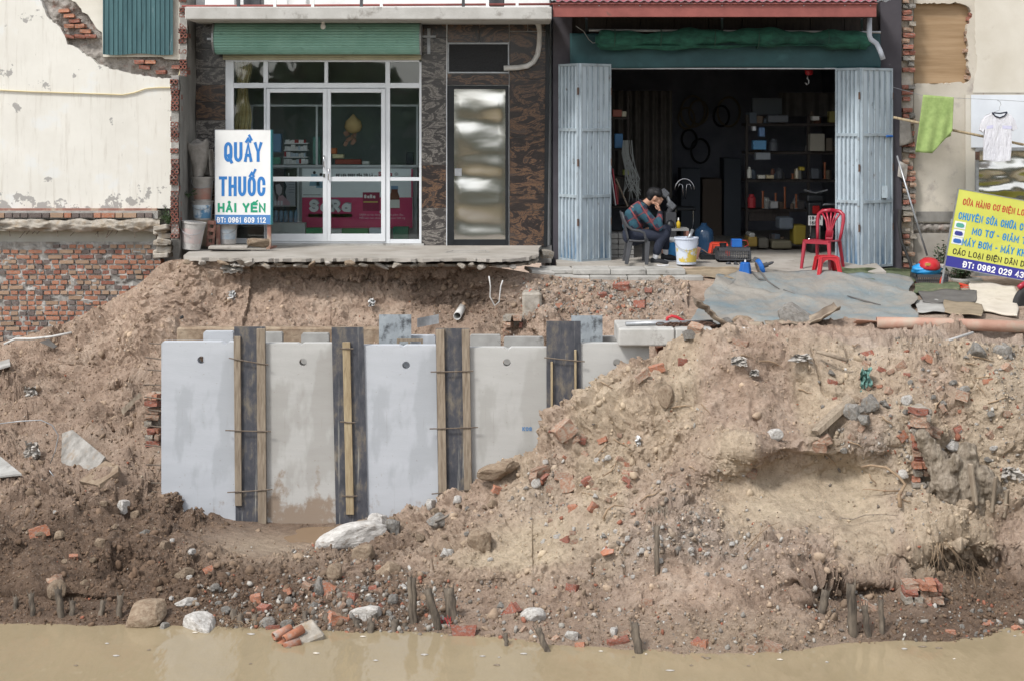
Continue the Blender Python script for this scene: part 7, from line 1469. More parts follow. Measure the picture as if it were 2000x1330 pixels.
lay('rubber_mat', M['rubbermat'], lambda u, v: (1795+115*u+20*v*(1-2*u)*.3, 578+20*v+6*math.sin(u*3.1)*(v-.5)), 40, 14, 'dark rubber mat on the ground under the yellow sign', 'mat', .045, .01, 9, .01)
lay('worn_carpet', M['sackmat'], lambda u, v: (1845+75*u-2*v, 597+24*v+7*u), 30, 14, 'tan carpet piece overlapping the dark rubber mat', 'carpet', .06, .01, 10, .01)
lay('grey_mat', M['concOld'], lambda u, v: (1790+80*u, 592+24*v), 30, 14, 'pale grey mat piece left of the tan carpet', 'mat', .035, .01, 11, .008)
lay('white_board', M['beigeboard'], lambda u, v: (1893+90*u+6*v, 552+58*v+14*u), 20, 20, 'dusty whitish board lying flat beside the steel door', 'board', .03, .008, 12, .02)
rb = MB(); rb.tube([W(x,y,-1.15) for x,y in ((1788,556),(1810,561),(1835,562),(1855,558),(1875,556),(1890,560),(1905,566),(1915,574))], .022, 6); rb.tube([W(x,y,-1.2) for x,y in ((1836,560),(1838,548),(1842,540))], .018, 6); rb.grid(lambda u, v: W(1868+40*u,558+12*v+6*u,-1.3+.02*math.sin(u*20)), 14, 6)
tag(rb.build('orange_strip', M['orange'], base=W(1850,562,-1.15), smooth=True), 'orange red plastic strip wound round the foot of the sign post', 'plastic strip')
# motorbike wheel at the right edge
YW = -2.6; mw = thing('parked_motorbike', 'motorbike at the right edge, only its front wheel in view', 'motorbike', W(2016,632,YW)); cw = W(2016,598,YW); Rw = Euler((math.pi/2,0,.25)).to_matrix()
m = MB(); m.lathe([(.205,-.035),(.235,-.045),(.265,-.03),(.275,0),(.265,.03),(.235,.045),(.205,.035)], 40, cw, Rw); ty = m.build('front_tyre', M['rubber'], mw, smooth=True)
m = MB(); m.tube([cw+Rw@Vector((.19*math.cos(g),.19*math.sin(g),0)) for g in [i*math.pi/16 for i in range(32)]], .018, 8, closed=True); m.build('rim', M['galv'], ty, smooth=True)
for i in range(14): g = i*math.pi/7; m = MB(); m.tube([cw+Rw@Vector((.03*math.cos(g),.03*math.sin(g),.02)), cw+Rw@Vector((.19*math.cos(g+.2),.19*math.sin(g+.2),0))], .003, 4); m.build('spoke', M['chrome'], ty)
m = MB(); m.lathe([(.035,-.06),(.035,.06)], 14, cw, Rw); m.build('hub', M['galv'], ty)
for s in (-1,1): m = MB(); m.tube([cw+Vector((0,s*.08,0)), cw+Vector((.28,s*.08,.75))], .022, 8); m.build('fork', M['chrome'], mw, smooth=True)
m = MB(); m.tube([cw+Rw@Vector((.30*math.cos(g),.30*math.sin(g),0)) for g in [math.radians(20+i*10) for i in range(12)]], .035, 8); m.build('front_fender', M['dred'], mw, smooth=True)
# orange pipe and debris along the crest
m = MB(); m.tube([W(1712,631,-5.0),W(1800,632,-5.05),W(1900,635,-5.1),W(2080,642,-5.15)], .062, 18, cap=False); op = m.build('orange_pipe', M['orangepvc'], base=W(1712,631,-5.0), smooth=True, solid=.008); tag(op, 'long orange plastic pipe lying along the crest at the right', 'pipe')
m = MB(); m.grid(lambda u, v: tuple(W(1712-42*u+4*math.sin(v*12),627+8*u*v-3*u+6*v,-5.0-.06*math.cos(v*3.1))), 14, 8); m.build('split_end', M['orangepvc'], op, smooth=True, solid=.006)
def strip(name, mat, pts, Y, wd, label, cat, curl=.06, thick=.012):
    n = len(pts); P3 = [W(x,y,Y) for x,y in pts]
    def f(u, v):
        s = u*(n-1); i = min(int(s), n-2); t = s-i; p = P3[i].lerp(P3[i+1], t); return (p.x+.012*math.sin(u*31+v*4), Y+wd*(v-.5), p.z+curl*(2*v-1)**2+.015*fb((u*6,v*3,0),1,3,3))
    m = MB(); m.grid(f, 50, 9); o = m.build(name, mat, base=P3[n//2], smooth=True, solid=thick); return tag(o, label, cat)
strip('bark_board', M['bark'], [(1357,594),(1375,605),(1384,612),(1392,622),(1412,636),(1440,642),(1470,646)], -4.9, .34, 'dusty curled fibreboard strip rising at its left end on the mound crest', 'board', .06)
strip('bark_board', M['bark'], [(1500,640),(1540,638),(1575,636),(1605,622),(1636,604)], -4.85, .40, 'long fibreboard strip rising to the right on the mound crest', 'board', .05)
stone_obj('concrete_chunk', W(1558,622,-4.6), (.42,.3,.30), M['stoneG'], 'angular grey concrete chunk on the blue tarpaulin edge', 'rubble', (.3,.4,.2), 1)
stone_obj('concrete_chunk', W(1452,632,-4.7), (.24,.2,.16), M['stoneB'], 'brown mortar chunk behind the curled board', 'rubble', (.1,.2,.5), 4); stone_obj('concrete_chunk', W(1420,630,-4.75), (.12,.1,.12), M['stoneG'], 'small pale chunk beside the brown mortar chunk', 'rubble', (.4,.2,.5), 5)
def pipe(name, label, pts, rpx, mat, cat='pipe', n=14, solid=.007):
    m = MB(); P3 = [W(*p) for p in pts]; k = (DCAM+P3[0].y)/FPX; m.tube(P3, rpx*k, n, cap=False); return tag(m.build(name, mat, base=P3[0], smooth=True, solid=solid), label, cat)
pipe('pipe_stub', 'short dusty pipe with a dark open end on the crest', [(1448,636,-4.95),(1490,637,-5.05)], 7.5, M['bark'])
pipe('red_pipe', 'dusty red pipe piece lying aslant on the crest', [(1500,665,-5.35),(1535,655,-5.3),(1568,645,-5.2)], 6.5, M['redpvc']); pipe('pale_pipe', 'dusty pale pipe lying under the red pipe piece', [(1432,645,-5.1),(1480,652,-5.1),(1520,650,-5.1),(1570,645,-5.05)], 8, M['pvc']); pipe('white_pipe', 'thin white pipe running right along the crest', [(1560,646,-5.0),(1640,646,-5.0),(1720,648,-5.0)], 3.5, M['pvc'])
pipe('steel_pipe', 'straight galvanised pipe resting on the white concrete blocks', [(1222,633,-4.9),(1300,631,-4.85),(1392,629,-4.8)], 3.6, M['galv'])
ch = thing('chain', 'rusty steel chain lying on the white concrete blocks', 'chain', W(1340,640,-4.7)); r3 = random.Random(8)
LK = MB(); LK.tube([(.034*math.cos(g)+(.014 if math.cos(g) > 0 else -.014),.018*math.sin(g),0) for g in [i*math.pi/5 for i in range(10)]], .006, 5, closed=True); LKm = LK.mesh('link'); LKm.materials.append(M['rust'])
for i in range(44): px = 1283+i*2.5+r3.uniform(-2,2); inst(LKm, 'link', ch, Vector((wx(px,-4.75), -4.95+r3.uniform(0,.18), wz(642,-5.12)+.012+r3.uniform(0,.02))), (1.57*(i % 2)+r3.uniform(-.3,.3), r3.uniform(-.2,.2), r3.uniform(-.8,.8)))
m = MB(); m.tube([W(x,y,-4.5) for x,y in ((1302,630),(1304,621),(1312,618),(1322,620),(1330,625),(1338,629))], .018, 8); tag(m.build('red_hook', M['red'], base=W(1310,632,-4.5), smooth=True), 'red lifting hook lying behind the galvanised pipe', 'hook')

# ------------------------------------------------------------------ stones, bricks, stakes and litter on the earth
def on(px, py, h=0): p, n = surf(px, py); return p+n*h, n
def put_stone(px, py, wpx, hpx, mt, label, seed, name='rubble_stone', cat='stone', rot=None, group=None, lift=.08):
    p, n = on(px, py); k = (DCAM+p.y)/FPX; w_, h_ = wpx*k, hpx*k; r = rot or (seed*.3 % .6-.3, seed*.7 % .5-.25, seed*1.7 % 6.28)
    return stone_obj(name, p+n*h_*lift, (w_,w_*.75,h_), M[mt], label, cat, r, seed, group)
for a in [(243,987,34,34,'stoneW','pale boulder on the low left bank',1),(688,1058,135,62,'stoneW','largest white rubble block at the puddle edge',0),(733,1034,56,60,'stoneW','upright white lump on top of the largest rubble block',2),(765,1030,42,38,'stoneG','grey rounded boulder right of the white rubble block',3),(710,1082,48,38,'stoneB','brown boulder below the white rubble block',4),(655,1118,38,44,'stoneB','tall brown stone leaning on the mid bank',5),(758,1112,52,40,'stoneB','earth covered boulder above the bamboo posts',6),(618,1150,28,44,'stoneG','grey upright slab in the mid bank',7),
          (285,1205,94,56,'stoneB','large flat brown rock at the left waterline',2),(392,1222,80,42,'stoneW','broad white rock at the left waterline',5),(318,1224,26,26,'stoneG','small grey rock between the two big waterline rocks',1),(210,1238,44,20,'stoneW','flat pale rock awash left of the big rocks',3),(368,1172,44,18,'stoneW','pale flat stone above the white waterline rock',6),(716,1198,70,30,'stoneW','long whitish rock lying on the bamboo stubs',4),(680,1178,20,22,'stoneG','grey cobble above the long whitish rock',2),(686,1202,20,18,'stoneG','grey cobble at the left end of the long whitish rock',7),(940,1058,60,48,'stoneB','sand covered boulder at the mound foot',3),
          (855,1012,46,30,'stoneG','grey stone at the mound toe beside the panels',6),(842,985,30,26,'stoneW','whitish stone where the mound meets the panels',1),(1046,942,24,22,'stoneW','small white stone on the mound shoulder',5),(895,975,22,18,'stoneW','white chip before the third formwork board',2),(1308,775,34,44,'stoneB','oblong brown stone on the upper mound',4),(1515,850,36,26,'stoneW','angular pale stone above the sand hollow',0),(1667,805,44,38,'stoneG','grey cube of rubble beside the teal rag',3),(1700,790,40,40,'stoneG','grey lump right of the rubble cube',5),(1690,818,40,24,'stoneG','flat grey rubble piece below the rubble cube',1),
          (1760,930,30,20,'stoneW','pale mortar piece on the brick pier',2),(1860,870,30,22,'stoneW','pinkish white stone on the right slope',6),(1775,780,26,20,'stoneW','white stone left of the brick pier top',4),(1905,690,40,30,'stoneG','grey rubble lump near the right crest',7),(1960,690,46,34,'stoneG','grey rubble lump at the far right crest',3),(520,1215,30,22,'stoneG','grey stone at the waterline left of the red tile block',0),(440,1190,24,18,'stoneG','grey stone in the mid left bank toe',5),(610,1180,22,20,'stoneG','dark grey stone near the bamboo stubs',6),(1195,1230,24,20,'stoneW','pale stone at the waterline before the mound',1),(1115,1240,34,20,'stoneW','flat white stone at the mound waterline',3),
          (560,1220,28,18,'stoneG','grey stone behind the red tile block',4),(120,1045,24,20,'stoneB','brown stone on the far left bank',2),(195,1060,30,24,'stoneB','earthy stone on the left bank below the pale boulder',3),(110,1150,36,40,'stoneB','earth lump above the left stakes',0),(325,1065,30,26,'stoneB','tan stone right of the pale boulder',1),(365,1118,40,26,'stoneB','long tan stone in the left bank face',6),(770,1170,28,24,'stoneG','grey stone left of the twin bamboo posts',2),(975,1180,20,14,'stoneG','grey chip beside the leaning brick',7)]: put_stone(*a)
m = MB(); put_stone(975,922,82,30,'stoneB','beige sandbag shaped boulder lying before the fourth panel',4,'boulder','stone',(0,-.25,.1),None,.3)
put_stone(1042,1202,46,34,'stoneW','broken white plastered brick lump at the mound waterline',0,'plaster_lump','rubble',(.2,.1,.2)); put_stone(1185,1080,28,14,'brickO' if False else 'stoneW','pale terracotta tile shard on the mound face',2,'tile_shard','tile',(.6,.1,.3))
def put_brick(px, py, wpx, hpx, ang, mt, label, group=None, name='brick_piece', lift=-.08):
    p, n = on(px, py); k = (DCAM+p.y)/FPX; o = bpy.data.objects.new(name, RNG.choice(RBR)); COL.objects.link(o); o.location = p+n*hpx*k*lift; o.scale = (wpx*k, max(hpx,wpx*.5)*k*.9, hpx*k); o.rotation_euler = (RNG.uniform(-.4,.4), -math.radians(ang), RNG.uniform(-.5,.5))
    o.material_slots[0].link = 'OBJECT'; o.material_slots[0].material = M[mt]; return tag(o, label, 'brick', group)
for a in [(1360,640,26,20,-15,'brickDusty','upright dusty brick beside the second white block'),(1288,680,24,12,12,'brickO','tan orange brick on the crest before the white block'),(1285,716,28,14,15,'brickO','bright orange brick on the upper mound slope'),(1255,730,28,14,35,'brickDusty','dusty brick on the left mound edge'),(1448,670,34,18,-10,'brickDusty','mortar smeared brick on the mound crest'),(1330,705,18,14,0,'brickR','red brick bit on the upper mound'),(1105,838,38,28,35,'brickDusty','large brick pair leaning on the fourth formwork board'),(1112,945,28,28,20,'brickDusty','square brick block on the mound shoulder'),(1100,925,26,16,-10,'brickDusty','brown brick above the square block'),
          (1055,918,34,16,15,'brickDusty','long flat brick on the mound shoulder'),(1040,935,16,26,10,'brickDusty','upright dusty brick on the mound shoulder'),(970,957,22,14,-20,'brickO','orange brick below the sandbag boulder'),(735,1105,10,10,0,'brickO','small orange bit by the earth covered boulder'),(995,1190,34,20,50,'brickR','leaning reddish brick at the mound waterline'),(908,1230,46,26,0,'brickR','big mortar smeared brick block beside the red threads'),(655,1205,22,34,70,'brickO','orange brick standing on end among the stubs'),(640,1148,26,20,-25,'brickO','clean orange brick in the mid bank'),(690,1160,18,18,0,'brickR','red brick bit in the mid bank'),(500,1168,22,24,10,'brickO','orange brick lump in the mid left bank'),(515,1185,24,18,0,'brickR','red brick lump below the orange lump'),
          (530,1225,26,16,0,'brickR','pair of red bricks behind the tile block'),(1365,1255,30,16,10,'brickO','orange brick at the waterline under the cracked bank'),(1205,1250,42,12,10,'brickR','flat red brick at the waterline by the leaning stake'),(1505,1262,34,22,-20,'brickDusty','pink brick at the waterline tip'),(1470,1266,26,14,0,'brickDusty','small pink brick left of the waterline tip'),(1860,1232,20,10,0,'brickO','orange brick bit awash at the far right'),(1930,1215,26,10,5,'brickO','flat orange brick on the far right bank'),(1985,1225,18,14,0,'brickO','orange brick lump at the right edge bank'),
          (1695,1185,20,30,60,'brickDusty','pinkish brick caught in the roots of the cave'),(1265,1175,22,18,0,'brickDusty','brown brick in the bank under the half bamboo'),(1118,1145,24,20,0,'brickR','broken red brick in the lower mound face'),(110,1130,30,20,30,'brickDusty','dusty brick above the left stakes'),(145,1085,16,10,0,'brickO','orange chip on the left bank'),(410,1110,18,14,20,'brickO','orange brick chip on the left bank face'),(80,1035,36,22,10,'brickO','rusty orange brick lump on the far left bank'),(1598,875,26,20,0,'brickDusty','brick cube at the left end of the sand wall'),(1615,862,24,18,30,'brickDusty','brick cube leaning on the first one above the sand wall'),(1470,925,20,16,-20,'brickDusty','brick half sunk in the sand hollow'),
          (1690,690,26,16,10,'brickR','red brown brick on the right crest'),(1925,742,20,10,10,'brickO','bright orange brick chip on the right slope'),(1875,770,24,18,-15,'brickDusty','dusty brick on the right slope'),(1822,840,16,28,70,'brickDusty','upright brick right of the pier'),(1350,650,20,18,0,'stoneG','grey lump behind the dusty brick'),(1210,560,30,12,0,'brickR','red brick in the cliff under the slabs'),(1235,572,28,16,0,'brickDusty','brown brick in the cliff under the slabs'),(1250,590,22,14,0,'brickR','red brick low in the cliff under the slabs'),(1180,575,18,12,0,'brickR','brick bit in the rubble seam of the cliff')]: put_brick(*a)
r4 = random.Random(21)
zones = [((1060,1240),(820,1060),34,'small brick piece lying on the left shoulder of the mound','brick pieces on the mound shoulder',(8,20)),((1620,1990),(690,860),34,'small brick piece lying in the grey rubble of the right slope','brick pieces on the right slope',(8,20)),((430,760),(1140,1225),30,'small brick piece lodged in the middle bank above the waterline','brick pieces in the middle bank',(8,18)),((900,1500),(1225,1262),18,'small brick piece lying at the waterline before the mound','brick pieces at the waterline',(8,20)),((1080,1280),(560,605),16,'small brick piece in the rubble seam of the cliff','brick pieces in the cliff',(7,15))]
for (xa, xb), (ya, yb), n, lb, gp, (s0, s1) in zones:
    for i in range(n):
        s = r4.uniform(s0, s1); put_brick(r4.uniform(xa,xb), r4.uniform(ya,yb), s, s*r4.uniform(.45,.8), r4.uniform(-60,60), r4.choice(['brickO','brickR','brickDusty','brickDusty','brickDusty','brickDusty']), lb, gp)
zones = [((1050,1290),(880,1060),36,'small pale stone scattered on the mound shoulder','pale stones on the mound shoulder','stoneW',(6,15)),((1590,1990),(690,900),44,'small grey stone scattered in the right slope rubble','grey stones on the right slope','stoneG',(8,22)),((400,800),(1130,1228),44,'small grey stone lodged in the middle bank','grey stones in the middle bank','stoneG',(8,20)),((1200,1480),(1040,1130),34,'small stone on the gravelly mound face under the half bamboo','stones on the mound face','stoneW',(6,16)),((20,400),(970,1180),34,'earthy stone scattered over the left bank','stones on the left bank','stoneB',(8,22)),((760,960),(975,1100),26,'stone scattered at the toe of the mound','stones at the mound toe','stoneB',(10,24)),((1750,1990),(1190,1245),24,'small stone on the dark right waterline','stones at the right waterline','stoneG',(6,14))]
for (xa, xb), (ya, yb), n, lb, gp, mt, (s0, s1) in zones:
    for i in range(n):
        s = s0+(s1-s0)*r4.random()**2; put_stone(r4.uniform(xa,xb), r4.uniform(ya,yb), s, s*r4.uniform(.5,.9), mt if r4.random() < .7 else r4.choice(['stoneW','stoneG','stoneB']), lb, r4.randrange(8), group=gp)
for i in range(22):
    px = 372+i*30.5+r4.uniform(-12,12); stone_obj('concrete_crumb', W(px, 511+.016*(px-400)+r4.uniform(-2,5), -2.2+r4.uniform(-.06,.05)), (r4.uniform(.06,.2),.1,r4.uniform(.04,.09)), r4.choice([M['pave'],M['mortarchunk'],M['stoneB']]), 'broken concrete bit clinging under the pavement edge', 'rubble', (r4.uniform(-.4,.4),r4.uniform(-.5,.5),r4.uniform(0,6)), r4.randrange(8), 'concrete bits along the pavement edge')
# brick piers laid bare by the digging: each brick a piece
def pier(label, px, y0, y1, wpx, seed, Yoff=0):
    r = random.Random(seed); p0, _ = surf(px, (y0+y1)/2); Y = p0.y+Yoff; root = thing('brick_pier', label, 'brick pier', W(px, y1, Y)); py = y1
    while py > y0:
        x = px-wpx/2
        while x < px+wpx/2-4:
            w_ = min(r.choice([16,26]), px+wpx/2-x)
            if r.random() < .88: inst(r.choice(RBR), 'brick', root, W(x+w_/2+r.uniform(-2,2), py, Y+r.uniform(-.05,.05)), (r.uniform(-.1,.1),r.uniform(-.1,.1),r.uniform(-.2,.2)), (w_*.95*(DCAM+Y)/FPX,.2,.06), r.choice([M['brickR'],M['brickO'],M['brickDusty'],M['brickDusty'],M['mortarchunk']]))
            x += w_+1
        py -= 13
    m = MB(); pbox(m, px-wpx*.42, px+wpx*.42, y0+6, y1, Y+.03, Y+.3); m.build('mortar_core', M['mortarchunk'], root)
pier('buried brick pier laid bare beside the roots on the right', 1797, 790, 1010, 32, 4, -.02); pier('broken brick pier left of the leftmost concrete panel', 299, 765, 930, 26, 6, -.03); pier('low brickwork stub at the foot of the right undercut', 1800, 1140, 1180, 70, 7, .0); pier('broken brick stub at the cliff foot behind the panels', 1003, 612, 660, 40, 9, -.02)
# stakes of bamboo along the waterline
def stake(px, y0, y1, dx, rpx, label, group=None, mt='bamboo', Yo=-.05, front=True, flat_=False):
    Yw = (HCAM-ZW)*FPX/(y1-YHOR)-DCAM if y1 > 1195 else surf(px, y1)[0].y+Yo; k = (DCAM+Yw)/FPX; p = W(px,y1,Yw); q = W(px+dx,y0,Yw+.06); r = thing('bamboo_stake', label, 'stake', p, group=group)
    n = 6; pts = [p.lerp(q,i/n)+Vector((.006*math.sin(i*2+px),0,0)) for i in range(n+1)]; pts[0] -= (q-p).normalized()*.3; rr = [rpx*k*(1.12 if i in (2,4) else 1) for i in range(n+1)]; m = MB(); m.tube(pts, rr, 10); m.build('cane', M[mt], r, smooth=True)
    for j in range(4): g = j*1.57+px; m = MB(); a = q+Vector((math.cos(g),math.sin(g),0))*rpx*k*.7; m.tube([a-(q-p).normalized()*.05, a+(q-p).normalized()*RNG.uniform(.01,.06)+Vector((math.cos(g)*.02,0,0))], [rpx*k*.35,rpx*k*.08], 5); m.build('split_fibre', M[mt], r)
for a in [(30,1165,1203,1,4,'first bamboo stake from the left edge of the bank'),(66,1158,1208,-6,5,'second bamboo stake from the left edge of the bank'),(121,1150,1211,-8,6.5,'thick bamboo stake third from the left edge'),(140,1172,1209,2,5,'short stake just right of the thick left stake'),(121+2,1165,1210,0,1,'thin reed against the thick left stake')][:4]+[(196,1172,1208,6,5,'leaning stake fifth from the left edge'),(232,1162,1211,3,6,'dark square stake left of the flat brown rock'),(805,1126,1224,-5,5,'left one of the twin upright bamboo posts'),(811,1128,1224,-3,4.5,'right one of the twin upright bamboo posts'),(858,1150,1230,-24,8,'splintered thick stake leaning left beside the twin posts'),(886,1148,1222,-10,10,'split log stake right of the splintered leaning stake'),(1068,1226,1271,-18,6,'leaning stake awash before the white plaster lump'),(990,1236,1260,-4,4,'short dark stake left of the leaning waterline stake'),(1248,1216,1274,-10,8,'mossy split bamboo stake leaning at the mound waterline'),
          (1596,1152,1236,18,8,'bamboo stake leaning right at the cave mouth'),(1666,1140,1249,-4,9,'thick jointed bamboo post in the cave'),(1696,1182,1249,-8,6,'thin bamboo post right of the thick one in the cave'),(1724,1170,1246,-4,5,'rightmost dark stake of the cave'),(1283,1026,1096,0,5,'pale half bamboo standing on the mound face')]: stake(*a)
for i, (px, y0, y1) in enumerate([(455,1190,1218),(470,1200,1222),(500,1200,1222),(595,1194,1220),(612,1204,1222),(638,1198,1224),(670,1200,1224),(698,1208,1228),(724,1212,1234),(735,1202,1226),(770,1210,1232),(790,1216,1228)]): stake(px, y0, y1, r4.uniform(-3,3), r4.uniform(5,8), 'cut bamboo stub at the waterline of the middle bank', 'cut bamboo stubs at the waterline')
# terracotta block awash, floating scraps, red threads
tb = thing('tile_block', 'mortared block of orange hollow tiles lying in the water', 'tile block', W(578,1256,-8.75)); Rt = Euler((.35,-.25,.5)).to_matrix(); ct0 = W(578,1246,-8.7)
m = MB(); m.obox(ct0+Vector((.05,.06,-.02)), (.34,.26,.14), Rt); m.build('mortar_face', M['mortarchunk'], tb, bevel=.02)
for i in range(6): m = MB(); c0 = ct0+Rt@Vector((-.17+(i % 2)*.04+r4.uniform(-.03,.03), -.10+.09*(i//2), -.01+.06*(i % 2))); m.tube([c0-Rt@Vector((r4.uniform(.0,.08),0,0)), c0+Rt@Vector((r4.uniform(.05,.2),r4.uniform(-.03,.03),r4.uniform(-.02,.02)))], .036, 7, cap=False); m.build('hollow_tile', M['brickO'], tb, smooth=True, solid=.012)
for i in range(46):
    px = r4.uniform(20,1990); py = r4.choice([r4.uniform(1222,1245), r4.uniform(1240,1300)]) if px < 900 or px > 1650 else r4.uniform(1262,1310); Yw = (HCAM-ZW)*FPX/(py-YHOR)-DCAM; m = MB(); s = r4.uniform(.012,.04); a = r4.uniform(0,6.28); n = 7
    pts = [(wx(px,Yw)+s*r4.uniform(.6,1.2)*math.cos(a+j*6.28/n), Yw+.7*s*r4.uniform(.6,1.2)*math.sin(a+j*6.28/n)) for j in range(n)]; m.add([(x,y,ZW+.004) for x,y in pts]+[(wx(px,Yw),Yw,ZW+.012)], [(j,(j+1) % n,n) for j in range(n)])
    tag(m.build('floating_scrap', r4.choice([M['rag'],M['beigeboard'],M['bark']]), base=(wx(px,Yw),Yw,ZW)), 'pale scrap floating on the muddy water near the bank', 'scrap', 'scraps floating on the water')
def threads(name, label, px, py, n, ln, spread, mt, seed, r_=.003, down=True, cat='roots'):
    r = random.Random(seed); p, nn = on(px, py, .02); m = MB()
    for i in range(n):
        a = p+Vector((r.uniform(-spread,spread),r.uniform(-.04,.02),r.uniform(-.03,.03))); pts = [a]; d = Vector((r.uniform(-.6,.6),-.5,-1 if down else r.uniform(-.2,1))).normalized()
        for j in range(5): d = (d+Vector((r.gauss(0,.3),r.gauss(0,.2)-.05,-.15))).normalized(); pts.append(pts[-1]+d*ln/5*r.uniform(.6,1.2))
        m.tube(pts, [r_*(1-j*.14) for j in range(6)], 4)
    return tag(m.build(name, M[mt], base=p), label, cat)
threads('red_threads', 'tangle of red threads hanging at the waterline beside the brick block', 868, 1205, 26, .22, .07, 'red', 3, .0025, cat='threads')
threads('dry_roots', 'fine dry roots hanging in the right undercut', 1880, 1095, 26, .4, .16, 'root', 4); threads('dry_roots', 'dry fibres hanging over the cave mouth', 1720, 1160, 22, .3, .12, 'root', 5); threads('dry_roots', 'dark splintered fibres hanging from the ledge above the half bamboo', 1285, 988, 26, .14, .10, 'wood_dead', 6, .006); threads('dry_straw', 'dry straw tufts at the waterline of the middle bank', 470, 1215, 40, .18, .2, 'root', 7, .003, False, 'straw'); threads('dry_straw', 'dry straw tuft left of the tile block', 560, 1208, 24, .14, .1, 'root', 9, .003, False, 'straw'); threads('dry_roots', 'thin roots dangling from the sand lip on the right', 1832, 1060, 12, .35, .08, 'root', 10)
def branch(name, label, pts, r0, mt='root', cat='branch'):
    P3 = []
    for px, py in pts: p, n = on(px, py, .03); P3.append(p)
    ys = [p.y for p in P3]; ymin = min(ys); P3 = [W(px, py, ymin*.6+y*.4-.03) for (px, py), y in zip(pts, ys)]; m = MB(); n = len(P3); m.tube(P3, [r0*(1-.6*i/(n-1)) for i in range(n)], 7); return tag(m.build(name, M[mt], base=P3[0], smooth=True), label, cat)
branch('dry_branch', 'forked pale root in front of the sand wall', [(1758,990),(1756,965),(1768,945),(1755,930),(1730,912),(1700,908),(1683,911)], .022); branch('dry_branch', 'thin level root joining the forked root', [(1760,958),(1730,958),(1700,955),(1685,955)], .009); branch('dry_branch', 'dark thin twig lying in the sand hollow', [(1640,1010),(1665,1014),(1690,1005),(1720,1004),(1755,1006)], .007, 'wood_dead')
branch('dry_branch', 'bare pale stick bowed on the mound face left of the ledge', [(1178,1012),(1186,995),(1200,986),(1220,988)], .014); branch('dry_branch', 'dry straw stalk on the mound face', [(1458,1068),(1480,1045),(1500,1028),(1525,1018)], .006); branch('dry_branch', 'second dry straw stalk crossing the first', [(1455,1085),(1478,1060),(1490,1018)], .006)
pipe('thin_white_rod', 'thin white rod lying aslant on the right crest', [(1770,692,-5.75),(1900,650,-5.3)], 2.2, M['pvc'], 'rod'); pipe('thin_brown_rod', 'thin brown rod sticking out of the middle crest', [(1595,686,-5.75),(1656,704,-5.95)], 3, M['bark'], 'rod'); branch('grey_stick', 'grey stick in the rubble at the mound toe', [(850,1018),(868,1010),(885,1000)], .02, 'stoneG', 'stick')
for i in range(26):
    px, py = r4.uniform(1090,1980), r4.uniform(660,1000); a = r4.uniform(-.9,.9); ln = r4.uniform(18,52); P3 = []
    for t in (0,.35,.7,1): q, n_ = on(px+ln*t*math.cos(a), py+ln*t*math.sin(a), .015); P3.append(q)
    m = MB(); m.tube(P3, [.007,.008,.006,.003], 5); tag(m.build('dry_twig', M['root'], base=P3[0], smooth=True), 'thin dry twig lying flat on the mound', 'twig', 'dry twigs scattered over the mound')
# tree stump and roots on the right
st = thing('tree_stump', 'grey torn tree stump with splayed roots on the right bank', 'stump', W(1900,1030,-6.9)); pS, _ = surf(1880, 960); ys = pS.y-.05; r5 = random.Random(2); sm_b = MB()
for pts, rr in [([(1800,850),(1830,900),(1850,950),(1862,1010)],[.07,.12,.13,.05]),([(1890,880),(1885,940),(1890,1000),(1905,1030)],[.10,.15,.14,.05]),([(1850,950),(1835,985),(1825,1000)],[.10,.08,.03]),([(1900,960),(1915,1000),(1930,1035)],[.10,.08,.03]),([(1880,960),(1878,1010),(1884,1040)],[.09,.07,.02]),([(1920,930),(1950,980),(1965,1010)],[.12,.10,.04]),([(1865,900),(1830,945),(1815,960)],[.07,.06,.03]),([(1940,960),(1935,1005),(1950,1030)],[.08,.06,.02])]:
    limb(sm_b, [W(a,b2,ys+r5.uniform(-.06,.06)) for a, b2 in pts], rr, 10)
sm_b.v = [tuple(Vector(p)-st.location) for p in sm_b.v]; o = sm_b.build('root_mass', M['wood_dead'], st, False, smooth=True); d = o.modifiers.new('r','REMESH'); d.mode = 'VOXEL'; d.voxel_size = .014; d.use_smooth_shade = True
tx = bpy.data.textures.new('stump_grain','CLOUDS'); tx.noise_scale = .07; dm = o.modifiers.new('d','DISPLACE'); dm.texture = tx; dm.strength = .06; dm.mid_level = .5; tx2 = bpy.data.textures.new('stump_fine','CLOUDS'); tx2.noise_scale = .025; dm = o.modifiers.new('d2','DISPLACE'); dm.texture = tx2; dm.strength = .025
for a, b2, c, d2, w_ in ((1968,955,1962,1010,.05),(1895,905,1905,985,.07),(1945,930,1938,1000,.05)): m = MB(); m.bar(W(a,b2,ys-.16), W(c,d2,ys-.14), w_, .03); m.build('split_wood', M['timber'], st, bevel=.006)
